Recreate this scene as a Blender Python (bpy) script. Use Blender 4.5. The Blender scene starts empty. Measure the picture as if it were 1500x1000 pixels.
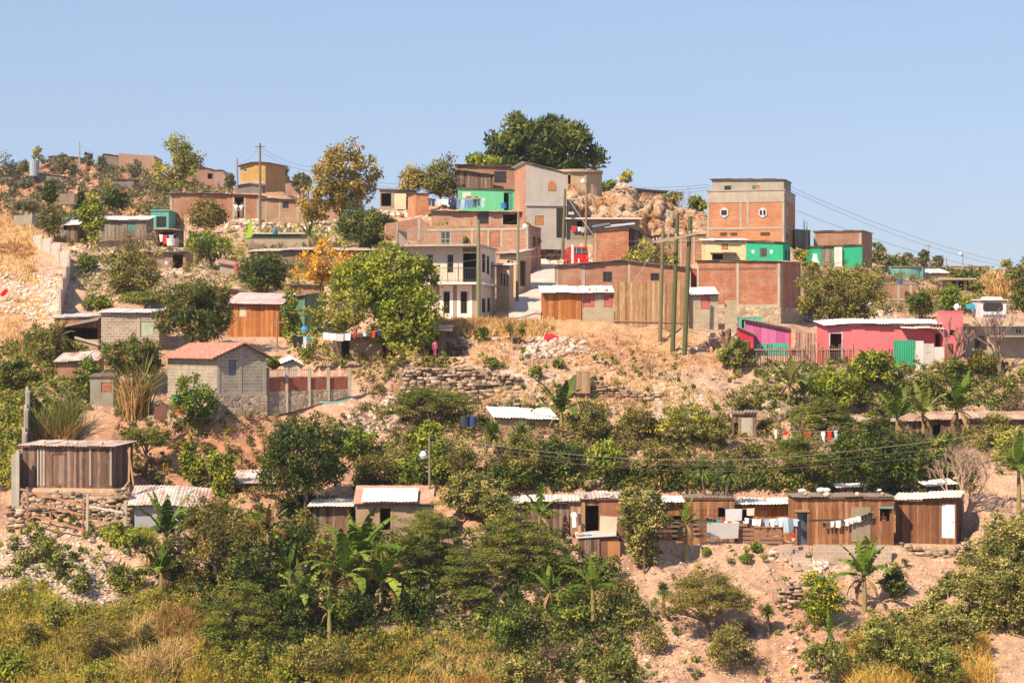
import bpy, bmesh, math, random
import numpy as np
from mathutils import Vector, Matrix
S = bpy.context.scene
COL = S.collection
F = 3000.0                                  # focal length in photograph pixels (72 mm on a 36 mm sensor)
# ------------------------------------------------------------------ camera, world, sun, exposure
cam = bpy.data.cameras.new('camera'); cam.lens = 72; cam.sensor_width = 36; cam.clip_start = .5; cam.clip_end = 9000
co = bpy.data.objects.new('camera', cam); COL.objects.link(co); co.rotation_euler = (math.pi/2, 0, 0); S.camera = co
S.render.resolution_x = 1024; S.render.resolution_y = 682
SUN = Vector((.56, .62, -.80)).normalized()   # direction the light travels
W = bpy.data.worlds.new('World'); S.world = W; W.use_nodes = True
nt = W.node_tree; bg = nt.nodes['Background']; sky = nt.nodes.new('ShaderNodeTexSky'); sky.sky_type = 'NISHITA'
sky.sun_disc = False; sky.sun_elevation = math.asin(-SUN.z); sky.sun_rotation = math.atan2(-SUN.x, -SUN.y)
sky.altitude = 900; sky.air_density = 1.0; sky.dust_density = 1.0; sky.ozone_density = 4.0
tm = nt.nodes.new('ShaderNodeMix'); tm.data_type = 'RGBA'; tm.blend_type = 'MULTIPLY'; tm.inputs[0].default_value = 1; tm.inputs[7].default_value = (1.06, .95, .95, 1)
nt.links.new(sky.outputs[0], tm.inputs[6]); th_ = nt.nodes.new('ShaderNodeMix'); th_.data_type = 'RGBA'; wv = nt.nodes.new('ShaderNodeTexCoord'); wm = nt.nodes.new('ShaderNodeMapping'); wm.inputs['Scale'].default_value = (5, 5, 16); wn_ = nt.nodes.new('ShaderNodeTexNoise'); wn_.inputs['Scale'].default_value = 1.; wn_.inputs['Detail'].default_value = 4; wr = nt.nodes.new('ShaderNodeMapRange'); wr.inputs[3].default_value = .42; wr.inputs[4].default_value = .78; nt.links.new(wv.outputs['Generated'], wm.inputs[0]); nt.links.new(wm.outputs[0], wn_.inputs['Vector']); nt.links.new(wn_.outputs['Fac'], wr.inputs[0]); nt.links.new(wr.outputs[0], th_.inputs[0]); nt.links.new(tm.outputs[2], th_.inputs[6]); th_.inputs[7].default_value = (3.15, 4.1, 5.75, 1); nt.links.new(th_.outputs[2], bg.inputs[0]); bg.inputs[1].default_value = .09
sl = bpy.data.lights.new('sun', 'SUN'); sl.energy = 5.0; sl.angle = math.radians(.53); sl.color = (1, .83, .60)
so = bpy.data.objects.new('sun', sl); COL.objects.link(so); so.rotation_euler = SUN.to_track_quat('-Z', 'Y').to_euler()
S.view_settings.view_transform = 'Standard'; S.view_settings.look = 'None'
S.view_settings.exposure = .7; S.view_settings.gamma = 1

def P(px, py, D): return Vector(((px-750)*D/F, D, (500-py)*D/F))
rnd = random.Random(7)
# ------------------------------------------------------------------ mesh builder
class MB:
    def __init__(s): s.v = []; s.f = []; s.t = []; s.seg = []
    def add(s, vs, fs, t=None):
        n = len(s.v); s.seg.append((n, len(s.f))); s.v += [tuple(v) for v in vs]; s.f += [tuple(i+n for i in f) for f in fs]
        if t is not None: s.t += [t]*len(fs)
        return s
    def hexa(s, p, t=None):
        return s.add(p, [(3,2,1,0),(4,5,6,7),(0,1,5,4),(1,2,6,5),(2,3,7,6),(3,0,4,7)], t)
    def box(s, x0, x1, y0, y1, z0, z1, t=None):
        return s.hexa([(x0,y0,z0),(x1,y0,z0),(x1,y1,z0),(x0,y1,z0),(x0,y0,z1),(x1,y0,z1),(x1,y1,z1),(x0,y1,z1)], t)
    def tube(s, pts, rad, n=6, t=None, cap=True):
        pts = [Vector(p) for p in pts]; vs = []; fs = []
        for i, p in enumerate(pts):
            d = (pts[min(i+1, len(pts)-1)]-pts[max(i-1, 0)])
            d = d.normalized() if d.length > 1e-6 else Vector((0,0,1))
            a = d.cross(Vector((0,1,0)) if abs(d.y) < .9 else Vector((1,0,0))).normalized(); b = d.cross(a)
            r = rad[i] if isinstance(rad, (list, tuple)) else rad
            for k in range(n):
                q = 2*math.pi*k/n; vs.append(p+a*(r*math.cos(q))+b*(r*math.sin(q)))
        for i in range(len(pts)-1):
            for k in range(n):
                fs.append((i*n+k, i*n+(k+1) % n, (i+1)*n+(k+1) % n, (i+1)*n+k))
        if cap: fs += [tuple(range(n))[::-1], tuple(range((len(pts)-1)*n, len(pts)*n))]
        return s.add(vs, fs, t)
    def bar(s, a, b, w, h=None, t=None):              # square bar from a to b
        h = h or w; a = Vector(a); b = Vector(b); d = (b-a).normalized()
        u = d.cross(Vector((0,0,1)) if abs(d.z) < .9 else Vector((0,1,0))).normalized(); v = d.cross(u)
        u *= w/2; v *= h/2
        return s.hexa([a-u-v, a+u-v, a+u+v, a-u+v, b-u-v, b+u-v, b+u+v, b-u+v], t)
    def slab(s, G, th, t=None, n=(0,0,1)):            # G = rows of points, thin closed sheet
        R = len(G); C = len(G[0]); n = Vector(n)*th; k = R*C
        vs = [Vector(p) for r in G for p in r]; vs += [p-n for p in vs]; fs = []
        for i in range(R-1):
            for j in range(C-1):
                a = i*C+j; fs += [(a, a+1, a+C+1, a+C), (a+k, a+C+k, a+C+1+k, a+1+k)]
        for j in range(C-1):
            a = j; fs.append((a, a+k, a+1+k, a+1)); a = (R-1)*C+j; fs.append((a, a+1, a+1+k, a+k))
        for i in range(R-1):
            a = i*C; fs.append((a, a+C, a+C+k, a+k)); a = i*C+C-1; fs.append((a, a+k, a+C+k, a+C))
        return s.add(vs, fs, t)
    def prism(s, poly, y0, y1, t=None):               # polygon in x,z extruded along y
        n = len(poly); vs = [(x, y0, z) for x, z in poly]+[(x, y1, z) for x, z in poly]
        fs = [tuple(range(n)), tuple(range(n, 2*n))[::-1]]+[((i+1) % n, i, i+n, (i+1) % n+n) for i in range(n)]
        return s.add(vs, fs, t)
    def build_each(s, name, m, parent=None):           # one mesh object for every piece added
        ends = s.seg[1:]+[(len(s.v), len(s.f))]; o = None
        for (v0, f0), (v1, f1) in zip(s.seg, ends):
            q = MB(); q.v = s.v[v0:v1]; q.f = [tuple(i-v0 for i in f) for f in s.f[f0:f1]]; o = q.build(name, m, parent)
        return o
    def build(s, name, m, parent=None, smooth=False):
        V = np.array(s.v, dtype=np.float32).reshape(-1, 3)
        me = bpy.data.meshes.new(name); me.from_pydata(s.v, [], s.f); me.update()
        if s.t and len(s.t) == len(s.f):
            at = me.attributes.new('tint', 'FLOAT', 'FACE'); at.data.foreach_set('value', np.array(s.t, dtype=np.float32))
        if smooth: me.polygons.foreach_set('use_smooth', [True]*len(me.polygons))
        me.materials.append(m); o = bpy.data.objects.new(name, me); COL.objects.link(o)
        if parent: o.parent = parent
        return o
def npmesh(name, V, Q, m, parent=None, tint=None, smooth=False):
    me = bpy.data.meshes.new(name); n = len(V); f, k = Q.shape
    me.vertices.add(n); me.vertices.foreach_set('co', V.astype(np.float32).ravel())
    me.loops.add(f*k); me.loops.foreach_set('vertex_index', Q.astype(np.int32).ravel())
    me.polygons.add(f); me.polygons.foreach_set('loop_start', np.arange(0, f*k, k, dtype=np.int32))
    me.update(calc_edges=True)
    if tint is not None:
        at = me.attributes.new('tint', 'FLOAT', 'FACE'); at.data.foreach_set('value', tint.astype(np.float32))
    if smooth: me.polygons.foreach_set('use_smooth', np.ones(f, dtype=bool))
    me.materials.append(m); o = bpy.data.objects.new(name, me); COL.objects.link(o)
    if parent: o.parent = parent
    return o
def tag(o, label=None, cat=None, group=None, kind=None):
    if label: o['label'] = label
    if cat: o['category'] = cat
    if group: o['group'] = group
    if kind or (cat and label): o['kind'] = kind or 'thing'
    return o
def empty(name, loc, label, cat, group=None, rz=0):
    o = bpy.data.objects.new(name, None); COL.objects.link(o); o.location = loc; o.rotation_euler = (0, 0, rz); o.empty_display_size = .2
    return tag(o, label, cat, group)

# ------------------------------------------------------------------ materials
class NT:
    def __init__(s, name, rough=.85, spec=.25, metal=0):
        s.m = bpy.data.materials.new(name); s.m.use_nodes = True; s.t = s.m.node_tree; s.b = s.t.nodes['Principled BSDF']
        s.b.inputs['Roughness'].default_value = rough; s.b.inputs['Specular IOR Level'].default_value = spec; s.b.inputs['Metallic'].default_value = metal
        s._o = None
    def n(s, ty, **k):
        x = s.t.nodes.new(ty)
        for a, v in k.items(): setattr(x, a, v)
        return x
    def l(s, a, b): s.t.links.new(a, b)
    def obj(s):
        if not s._o: s._o = s.n('ShaderNodeTexCoord').outputs['Object']
        return s._o
    def math(s, op, a, b=None, c=None):
        x = s.n('ShaderNodeMath', operation=op)
        for i, v in enumerate((a, b, c)):
            if v is None: continue
            if isinstance(v, (int, float)): x.inputs[i].default_value = v
            else: s.l(v, x.inputs[i])
        return x.outputs[0]
    def wallvec(s, sx=1, sz=1):                        # (x+y, z) so courses run round corners
        q = s.n('ShaderNodeSeparateXYZ'); s.l(s.obj(), q.inputs[0])
        c = s.n('ShaderNodeCombineXYZ'); s.l(s.math('MULTIPLY', s.math('ADD', q.outputs[0], q.outputs[1]), sx), c.inputs[0])
        s.l(s.math('MULTIPLY', q.outputs[2], sz), c.inputs[1]); return c.outputs[0]
    def noise(s, scale, detail=4, vec=None, rough=.6, dist=0):
        x = s.n('ShaderNodeTexNoise'); x.inputs['Scale'].default_value = scale; x.inputs['Detail'].default_value = detail
        x.inputs['Roughness'].default_value = rough; x.inputs['Distortion'].default_value = dist
        s.l(vec if vec is not None else s.obj(), x.inputs['Vector']); return x.outputs['Fac']
    def scaled(s, v, sc):
        x = s.n('ShaderNodeMapping'); x.inputs['Scale'].default_value = sc; s.l(v, x.inputs[0]); return x.outputs[0]
    def ramp(s, fac, stops, interp='LINEAR'):
        x = s.n('ShaderNodeValToRGB'); e = x.color_ramp; e.interpolation = interp
        while len(e.elements) < len(stops): e.elements.new(.5)
        for i, (p, c) in enumerate(stops):
            e.elements[i].position = p
            e.elements[i].color = (c, c, c, 1) if isinstance(c, (int, float)) else (*c, 1)
        s.l(fac, x.inputs[0]); return x.outputs[0]
    def mix(s, fac, a, b, mode='MIX'):
        x = s.n('ShaderNodeMix', data_type='RGBA', blend_type=mode)
        if isinstance(fac, (int, float)): x.inputs[0].default_value = fac
        else: s.l(fac, x.inputs[0])
        for v, i in ((a, 6), (b, 7)):
            if isinstance(v, tuple): x.inputs[i].default_value = (*v, 1)
            else: s.l(v, x.inputs[i])
        return x.outputs[2]
    def attr(s, name, out='Fac'): x = s.n('ShaderNodeAttribute'); x.attribute_name = name; return x.outputs[out]
    def bump(s, h, dist=.03, strength=.6):
        x = s.n('ShaderNodeBump'); x.inputs['Distance'].default_value = dist; x.inputs['Strength'].default_value = strength
        s.l(h, x.inputs['Height']); s.l(x.outputs[0], s.b.inputs['Normal'])
    def col(s, c):
        if isinstance(c, tuple): s.b.inputs['Base Color'].default_value = (*c, 1)
        else: s.l(c, s.b.inputs['Base Color'])
        return s.m
def mul(c, k): return tuple(min(1, x*k) for x in c)
_M = {}
def memo(fn):
    def g(*a):
        k = (fn.__name__,)+a
        if k not in _M: _M[k] = fn(*a)
        return _M[k]
    return g
@memo
def plaster(c, stain=.35, rough=.9):
    n = NT('plaster', rough); a = n.noise(.9, 6); v = n.noise(1.0, 5, n.scaled(n.obj(), (2.2, 2.2, .35)))
    x = n.mix(n.ramp(a, [(.35, 0.), (.7, 1.)]), c, mul(c, 1-stain)); x = n.mix(n.ramp(v, [(.5, 0.), (.75, .6)]), x, mul(c, 1-stain*1.5))
    x = n.mix(n.ramp(n.noise(14, 3), [(.3, 0.), (.8, .35)]), x, mul(c, 1.12)); n.bump(n.noise(20, 4), .015, .5); return n.col(x)
@memo
def brick(c1=(.54, .20, .08), c2=(.36, .11, .045), mo=(.52, .38, .27), bw=.38, rh=.135):
    n = NT('brick'); v = n.wallvec()
    w = n.n('ShaderNodeVectorMath', operation='ADD'); n.l(v, w.inputs[0])
    nz = n.n('ShaderNodeTexNoise'); nz.inputs['Scale'].default_value = 2.2; nz.inputs['Detail'].default_value = 3; n.l(n.obj(), nz.inputs['Vector'])
    sc = n.n('ShaderNodeVectorMath', operation='SCALE'); n.l(nz.outputs['Color'], sc.inputs[0]); sc.inputs['Scale'].default_value = .07
    n.l(sc.outputs[0], w.inputs[1])
    b = n.n('ShaderNodeTexBrick'); n.l(w.outputs[0], b.inputs['Vector'])
    for k, x in (('Scale', 1), ('Brick Width', bw), ('Row Height', rh), ('Mortar Size', .017), ('Mortar Smooth', .3), ('Bias', 0.)): b.inputs[k].default_value = x
    b.inputs['Color1'].default_value = (*c1, 1); b.inputs['Color2'].default_value = (*c2, 1); b.inputs['Mortar'].default_value = (*mo, 1)
    st = n.noise(5, 5, n.scaled(v, (.35, 3.2, 1)))     # streaky uneven courses
    x = n.mix(n.ramp(st, [(.38, 0.), (.62, .75)]), b.outputs['Color'], n.mix(n.noise(.7, 4), mul(c2, .62), mul(c1, 1.25)))
    x = n.mix(n.ramp(n.noise(1.1, 6), [(.5, 0.), (.72, .6)]), x, mo); x = n.mix(n.ramp(n.noise(.45, 3), [(.42, .55), (.55, 0.)]), x, n.mix(.5, x, mul(c2, .6)))
    n.bump(n.math('ADD', b.outputs['Fac'], n.math('MULTIPLY', st, -1.2)), .03, .7); return n.col(x)
@memo
def block(c1=(.40, .32, .24), c2=(.28, .22, .165), mo=(.56, .48, .39), bw=.42, rh=.21):
    n = NT('concrete_block'); v = n.wallvec(); b = n.n('ShaderNodeTexBrick'); n.l(v, b.inputs['Vector'])
    for k, x in (('Scale', 1), ('Brick Width', bw), ('Row Height', rh), ('Mortar Size', .022), ('Mortar Smooth', .2), ('Bias', 0.)): b.inputs[k].default_value = x
    b.inputs['Color1'].default_value = (*c1, 1); b.inputs['Color2'].default_value = (*c2, 1); b.inputs['Mortar'].default_value = (*mo, 1)
    x = n.mix(n.ramp(n.noise(1.3, 6), [(.42, 0.), (.72, .65)]), b.outputs['Color'], mul(c2, .72))
    n.bump(n.math('ADD', b.outputs['Fac'], n.noise(15, 3)), .012, .5); return n.col(x)
@memo
def masonry(c1=(.46, .37, .28), c2=(.27, .2, .15), sc=3.2, mo=(.40, .33, .26)):
    n = NT('stone_masonry'); v = n.wallvec(1, 1.25)
    a = n.n('ShaderNodeTexVoronoi', feature='F1'); a.inputs['Scale'].default_value = sc; n.l(v, a.inputs['Vector'])
    e = n.n('ShaderNodeTexVoronoi', feature='DISTANCE_TO_EDGE'); e.inputs['Scale'].default_value = sc; n.l(v, e.inputs['Vector'])
    g = n.n('ShaderNodeSeparateColor'); n.l(a.outputs['Color'], g.inputs[0])
    x = n.ramp(g.outputs[0], [(0, c2), (.6, c1), (1, mul(c1, 1.25))])
    x = n.mix(n.ramp(e.outputs['Distance'], [(.02, 0.), (.06, 1.)]), mo, x); x = n.mix(n.ramp(n.noise(1.2, 5), [(.45, 0.), (.75, .5)]), x, c2)
    n.bump(n.ramp(e.outputs['Distance'], [(0, 0.), (.12, 1.)]), .05, .8); return n.col(x)
@memo
def planks(c1=(.26, .105, .045), c2=(.13, .055, .03), c3=(.38, .2, .1), w=.19):
    n = NT('plank', .85); q = n.n('ShaderNodeSeparateXYZ'); n.l(n.obj(), q.inputs[0])
    u = n.math('DIVIDE', n.math('ADD', q.outputs[0], q.outputs[1]), w)
    wn = n.n('ShaderNodeTexWhiteNoise', noise_dimensions='1D'); n.l(n.math('FLOOR', u), wn.inputs['W'])
    x = n.ramp(wn.outputs['Value'], [(0, c2), (.55, c1), (.9, c3), (1, mul(c3, 1.25))])
    g = n.noise(2.5, 5, n.scaled(n.obj(), (5, 5, .5))); x = n.mix(n.ramp(g, [(.4, 0.), (.7, .75)]), x, mul(c2, .75))
    x = n.mix(n.ramp(n.noise(1.1, 4), [(.5, 0.), (.75, .45)]), x, c3)
    fr = n.math('FRACT', u); x = n.mix(n.ramp(fr, [(0, 1.), (.07, 0.)]), x, mul(c2, .3)); n.bump(g, .01, .6); return n.col(x)
@memo
def tin(c=(.62, .60, .58), rust=.35, rc=(.30, .13, .07), bright=1.15):
    n = NT('corrugated_metal', .5, .4); a = n.noise(.8, 6, n.scaled(n.obj(), (1.5, .6, 1)), .7)
    x = n.mix(n.ramp(n.noise(2.2, 4), [(.35, 0.), (.7, .7)]), c, mul(c, .8)); x = n.mix(n.ramp(n.noise(.5, 3), [(.45, 0.), (.6, .8)]), x, mul(c, bright))
    x = n.mix(n.ramp(a, [(max(0, .78-rust*.6), 0.), (.95-rust*.5, .9)]), x, rc); n.bump(n.noise(6, 3), .01, .4); return n.col(x)
@memo
def rooftile(c1=(.52, .17, .12), c2=(.33, .10, .07)):
    n = NT('clay_tile', .8); x = n.mix(n.ramp(n.noise(1.5, 6), [(.3, 0.), (.7, 1.)]), c1, c2); x = n.mix(n.ramp(n.noise(5, 4), [(.5, 0.), (.72, .7)]), x, (.6, .4, .33)); return n.col(x)
@memo
def paint(c, rough=.75, var=.3):
    n = NT('paint', rough, .15); x = n.mix(n.ramp(n.noise(1.6, 6), [(.4, 0.), (.75, 1.)]), c, mul(c, 1-var)); x = n.mix(n.ramp(n.noise(1, 4, n.scaled(n.obj(), (3, 3, .4))), [(.52, 0.), (.75, .6)]), x, mul(c, 1-var*1.6)); g_ = (c[0]+c[1]+c[2])/3*.7+.1; x = n.mix(n.ramp(n.noise(3.2, 6, None, .7), [(.5, 0.), (.68, var*1.3)]), x, (g_*1.1, g_*.95, g_*.8)); return n.col(x)
@memo
def wood(c=(.2, .12, .07)):
    n = NT('wood', .9); x = n.mix(n.noise(4, 5, n.scaled(n.obj(), (4, 4, .5))), mul(c, .55), mul(c, 1.45)); return n.col(x)
@memo
def glass(c=(.02, .025, .03)): n = NT('window_glass', .12, .6); return n.col(c)
@memo
def cloth(c): n = NT('cloth', .95, .1); x = n.mix(n.noise(6, 3), mul(c, .85), mul(c, 1.08)); return n.col(x)
@memo
def plain(c, rough=.6, metal=0.): n = NT('surface', rough, .3, metal); x = n.mix(n.noise(5, 3), mul(c, .85), mul(c, 1.1)); return n.col(x)
@memo
def stone(c1=(.50, .40, .31), c2=(.26, .2, .15)):
    n = NT('rock', .95); t = n.attr('tint'); x = n.ramp(t, [(0, c2), (.5, c1), (1, mul(c1, 1.35))]); x = n.mix(n.ramp(n.noise(4, 5), [(.4, 0.), (.7, .6)]), x, mul(c2, .9)); n.bump(n.noise(9, 5), .03, .6); return n.col(x)
@memo
def debris():
    n = NT('litter', .8); t = n.attr('tint'); x = n.ramp(t, [(0, (.2, .15, .11)), (.5, (.55, .45, .38)), (.9, (.7, .66, .62)), (.94, (.5, .08, .05)), (.97, (.1, .25, .45)), (1, (.08, .3, .25))], 'CONSTANT'); return n.col(x)
@memo
def leaf(c1, c2, c3=None, trans=.3, flower=None):
    n = NT('leaves', .55, .22); t = n.attr('tint'); c3 = c3 or mul(c2, 1.4)
    st = [(0, c1), (.45, c2), (.85, c3)]
    if flower: st += [(.9, flower), (1, mul(flower, 1.3))]
    x = n.ramp(t, st); n.col(x); tr = n.n('ShaderNodeBsdfTranslucent'); n.l(n.mix(1., x, (1., 1., .55), 'MULTIPLY'), tr.inputs[0])
    mx = n.n('ShaderNodeMixShader'); mx.inputs[0].default_value = trans; n.l(n.b.outputs[0], mx.inputs[1]); n.l(tr.outputs[0], mx.inputs[2])
    n.l(mx.outputs[0], n.t.nodes['Material Output'].inputs[0]); return n.m
@memo
def bark(c=(.13, .09, .06)): n = NT('bark', .95); x = n.mix(n.noise(7, 5, n.scaled(n.obj(), (3, 3, .6))), mul(c, .5), mul(c, 1.6)); n.bump(n.noise(12, 4), .02, .7); return n.col(x)

# ------------------------------------------------------------------ houses
PADS = []          # (cx, cy, yaw, halfw, halfd, z, blend)
def interp(pts, x):
    if x <= pts[0][0]: return pts[0][1]
    for (a, p), (b, q) in zip(pts, pts[1:]):
        if x <= b: return p+(q-p)*(x-a)/(b-a) if b > a else q
    return pts[-1][1]
def wallgeo(mb, w, top, bot, holes, o, dx, iny, th, plank=0, brk=(), r=rnd):
    """wall along dx from o, holes = (s0,s1,z0,z1), top = function of s"""
    xs = {0, w}
    for h in holes: xs |= {h[0], h[1]}
    xs |= {b for b in brk if 0 < b < w}
    if plank:
        s = 0
        while s < w:
            s += plank*(.75+.5*r.random())
            if s < w-.05 and all(abs(s-q) > .05 for q in xs): xs.add(s)
    xs = sorted(xs)
    for a, b in zip(xs, xs[1:]):
        if b-a < 1e-4: continue
        m = (a+b)/2; iv = []; z = bot
        for h in sorted((h for h in holes if h[0] < m < h[1]), key=lambda h: h[2]):
            if h[2] > z+.001: iv.append((z, z, h[2], h[2]))
            z = h[3]
        ta, tb = top(a), top(b)
        if ta > z or tb > z: iv.append((z, z, ta, tb))
        j = r.uniform(-.018, .018) if plank else 0
        for za, zb, zc, zd in iv:
            def q(s, t, zz): return (o[0]+dx[0]*s+iny[0]*t, o[1]+dx[1]*s+iny[1]*t, zz)
            mb.hexa([q(a, j, za), q(b, j, zb), q(b, th+j, zb), q(a, th+j, za), q(a, j, zc), q(b, j, zd), q(b, th+j, zd), q(a, th+j, zc)])
def corr(mb, zf, u0, u1, w0, w1, r, pitch=.2, amp=.022, brku=(), brkw=(), sheet=.95, wave=True):
    """corrugated roof laid in overlapping sheets; ridges run along w (depth)"""
    ws = sorted({w0, w1} | {b for b in brkw if w0 < b < w1}); us = sorted({u0, u1} | {b for b in brku if u0 < b < u1})
    for ua, ub in zip(us, us[1:]):
        n = max(1, round((ub-ua)/sheet))
        for k in range(n):
            a = ua+(ub-ua)*k/n-.03; b = ua+(ub-ua)*(k+1)/n+.03; dz = (k % 2)*.025+r.uniform(0, .02)+.02
            e0 = r.uniform(-.12, .06); tl = r.uniform(-.012, .012)
            m = max(2, int((b-a)/pitch*2)); G = []
            wl = [w0+e0]+[x for x in ws if w0 < x < w1]+[w1+r.uniform(-.05, .1)]
            for wi, w_ in enumerate(wl):
                row = []
                for i in range(m+1):
                    u = a+(b-a)*i/m; row.append((u, w_, zf(min(max(u, ua), ub), min(max(w_, w0), w1))+dz+tl*i/m*3+(amp if i % 2 else -amp)*wave))
                G.append(row)
            mb.slab(G, .012)
def linefit(O, d, px):
    """distance along horizontal direction d from point O at which pixel column px is met"""
    k = (px-750)/F; return (k*O.y-O.x)/(d[0]-k*d[1])
class House: pass
def house(name, label, px0, px1, pyb, pyt, D, depth, m, yaw=0, pyr=None, prof=None, rise=.35, profw=None, holes=(), rholes=(), lholes=(), roof='tin', rm=None,
          over=.25, front=None, side=None, th=.16, plank=0, cat='house', group=None, found=None, fh=0, strips=(), rstrips=(), bot=-1.6, seed=0, pad=True, blend=2.2, rth=.14, beam=True, stripm=None, gable_m=None):
    r = random.Random(seed or int(px0*7+D*3)); yw = math.radians(yaw); O = P(px0, pyb, D); d = (math.cos(yw), math.sin(yw)); w = linefit(O, d, px1)
    rt = empty(name, O, label, cat, group, yw); H = House(); H.root = rt; H.O = O; H.w = w; H.depth = depth; H.d = d; H.yaw = yw
    if pad:
        c = O+Vector((d[0]*w/2-d[1]*depth/2, d[1]*w/2+d[0]*depth/2, 0)); PADS.append((c.x, c.y, yw, w/2, depth/2, O.z, blend))
    def zat(s, py, OO=O, dd=d): return (500-py)*(OO.y+s*dd[1])/F-O.z
    H.u = lambda px: linefit(O, d, px); H.z = lambda px, py: zat(linefit(O, d, px), py)
    if prof is None: prof = [(px0, pyt), (px1, pyr if pyr is not None else None)]
    pu = []
    for (a, b) in prof:
        s = min(max(linefit(O, d, a), 0), w) if a not in (px0, px1) else (0 if a == px0 else w)
        pu.append((s, zat(s, b) if b is not None else pu[0][1]))
    pw = profw or [(0, 0), (depth, rise)]
    H.top = lambda u, v: interp(pu, u)+interp(pw, v)
    H.pu = pu
    bu = [p[0] for p in pu[1:-1]]; bw = [p[0] for p in pw[1:-1]]
    def conv(hs, OO, dd):
        out = []
        for h in hs:
            s0, s1 = linefit(OO, dd, h[0]), linefit(OO, dd, h[2])
            if s0 > s1: s0, s1 = s1, s0
            sm = (s0+s1)/2; out.append((s0, s1, zat(sm, h[3], OO, dd), zat(sm, h[1], OO, dd))+tuple(h[4:]))
        return out
    # four walls
    fr = conv(holes, O, d); OR = O+Vector((d[0]*w, d[1]*w, 0)); dr = (-d[1], d[0]); rr = conv(rholes, OR, dr)
    OL = O; ll = conv(lholes, OL, dr)
    ll2 = [(depth-h[1], depth-h[0])+h[2:] for h in ll]
    mb = MB(); cl = lambda hs, W_: [(max(.04, h[0]), min(W_-.04, h[1]), h[2], h[3]) for h in hs]
    wallgeo(mb, w, lambda s: H.top(s, 0), bot, cl(fr, w), (0, 0), (1, 0), (0, 1), th, plank, bu, r)
    wallgeo(mb, w, lambda s: H.top(w-s, depth), bot, [], (w, depth), (-1, 0), (0, -1), th, 0, [w-b for b in bu], r)
    sd = depth-2*th
    wallgeo(mb, sd, lambda s: H.top(w, s+th), bot, cl([(h[0]-th, h[1]-th, h[2], h[3]) for h in rr], sd), (w, th), (0, 1), (-1, 0), th, plank, [b-th for b in bw], r)
    wallgeo(mb, sd, lambda s: H.top(0, depth-th-s), bot, cl([(h[0]-th, h[1]-th, h[2], h[3]) for h in ll2], sd), (0, depth-th), (0, -1), (1, 0), th, plank, [depth-th-b for b in bw], r)
    wl = mb.build('wall', m, rt)
    # what fills the openings
    def fill(h, frame):
        s0, s1, z0, z1 = h[:4]; kd = h[4] if len(h) > 4 else 'o'; mm = h[5] if len(h) > 5 else None; g = .012
        if kd == 'o': return
        W_, H_ = s1-s0, z1-z0; q = MB(); nm = 'door' if kd == 'd' else 'shutter' if kd == 's' else 'window'
        o = bpy.data.objects.new('x', None)
        if kd in 'ds':
            q.box(g, W_-g, .05, .09, g, H_-g)
            k = max(1, int(H_/.7)) if kd == 'd' else 1
            for i in range(k):
                a = .08 if W_ > .5 else .05; za = H_*i/k+a; zb = H_*(i+1)/k-a*.6
                if zb > za and W_ > 3*a: q.box(a, W_-a, .035, .052, za, zb)
            ob = q.build(nm, mm or wood(), rt)
            if kd == 'd': MB().box(W_-.14, W_-.09, .005, .034, H_*.46, H_*.5).build('handle', plain((.3, .28, .2), .3, .8), ob)
        else:
            t = min(.07, W_*.09)
            q.box(g, W_-g, .03, .1, g, t); q.box(g, W_-g, .03, .1, H_-t, H_-g); q.box(g, t, .03, .1, t, H_-t); q.box(W_-t, W_-g, .03, .1, t, H_-t)
            if kd in 'wg':
                nn = max(2, round(W_/.45)) if kd == 'w' else max(3, round(W_/.14))
                for i in range(1, nn): q.box(W_*i/nn-.015, W_*i/nn+.015, .035, .06, t, H_-t)
                if kd == 'w' and H_ > .8: q.box(t, W_-t, .062, .085, H_*.5-.02, H_*.5+.02)
            ob = q.build(nm, mm or wood((.12, .08, .06)), rt)
            MB().box(t*.6, W_-t*.6, .102, .115, t*.6, H_-t*.6).build('pane', glass(), ob)
        ob.matrix_parent_inverse = Matrix(); ob.location = frame[0](s0, z0); ob.rotation_euler = (0, 0, frame[1])
    H.fill = fill
    for h in fr: fill(h, (lambda s, z: (s, 0, z), 0))
    for h in rr: fill(h, (lambda s, z: (w, s, z), math.pi/2))
    for h in ll2: fill(h, (lambda s, z: (0, depth-s, z), -math.pi/2))
    # concrete frame strips standing proud of the brick
    if strips or rstrips:
        q = MB()
        for (hs, OO, dd, mk) in ((strips, O, d, 0), (rstrips, OR, dr, 1)):
            for i, (s0, s1, z0, z1) in enumerate(conv(hs, OO, dd)):
                if z1-z0 > 9: continue
                e = .03 if (z1-z0) > (s1-s0) else .042; e += i*.0006
                if mk == 0: q.box(max(s0, -.02-i*.001), min(s1, w+.02+i*.001), -e, .05, z0, z1)
                elif max(s0, .055) < min(s1, depth)-.02: q.box(w-.05, w+e, max(s0, .055), min(s1, depth), z0, z1)
        q.build_each('concrete_beam', stripm or plaster((.42, .36, .29), .3), rt)
    if found:
        q = MB(); q.box(-.06, w+.06, -.07, depth+.05, bot-.3, fh); q.build('foundation', found, rt)
    fo = over if front is None else front; so_ = over if side is None else side; q = MB()
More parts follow.
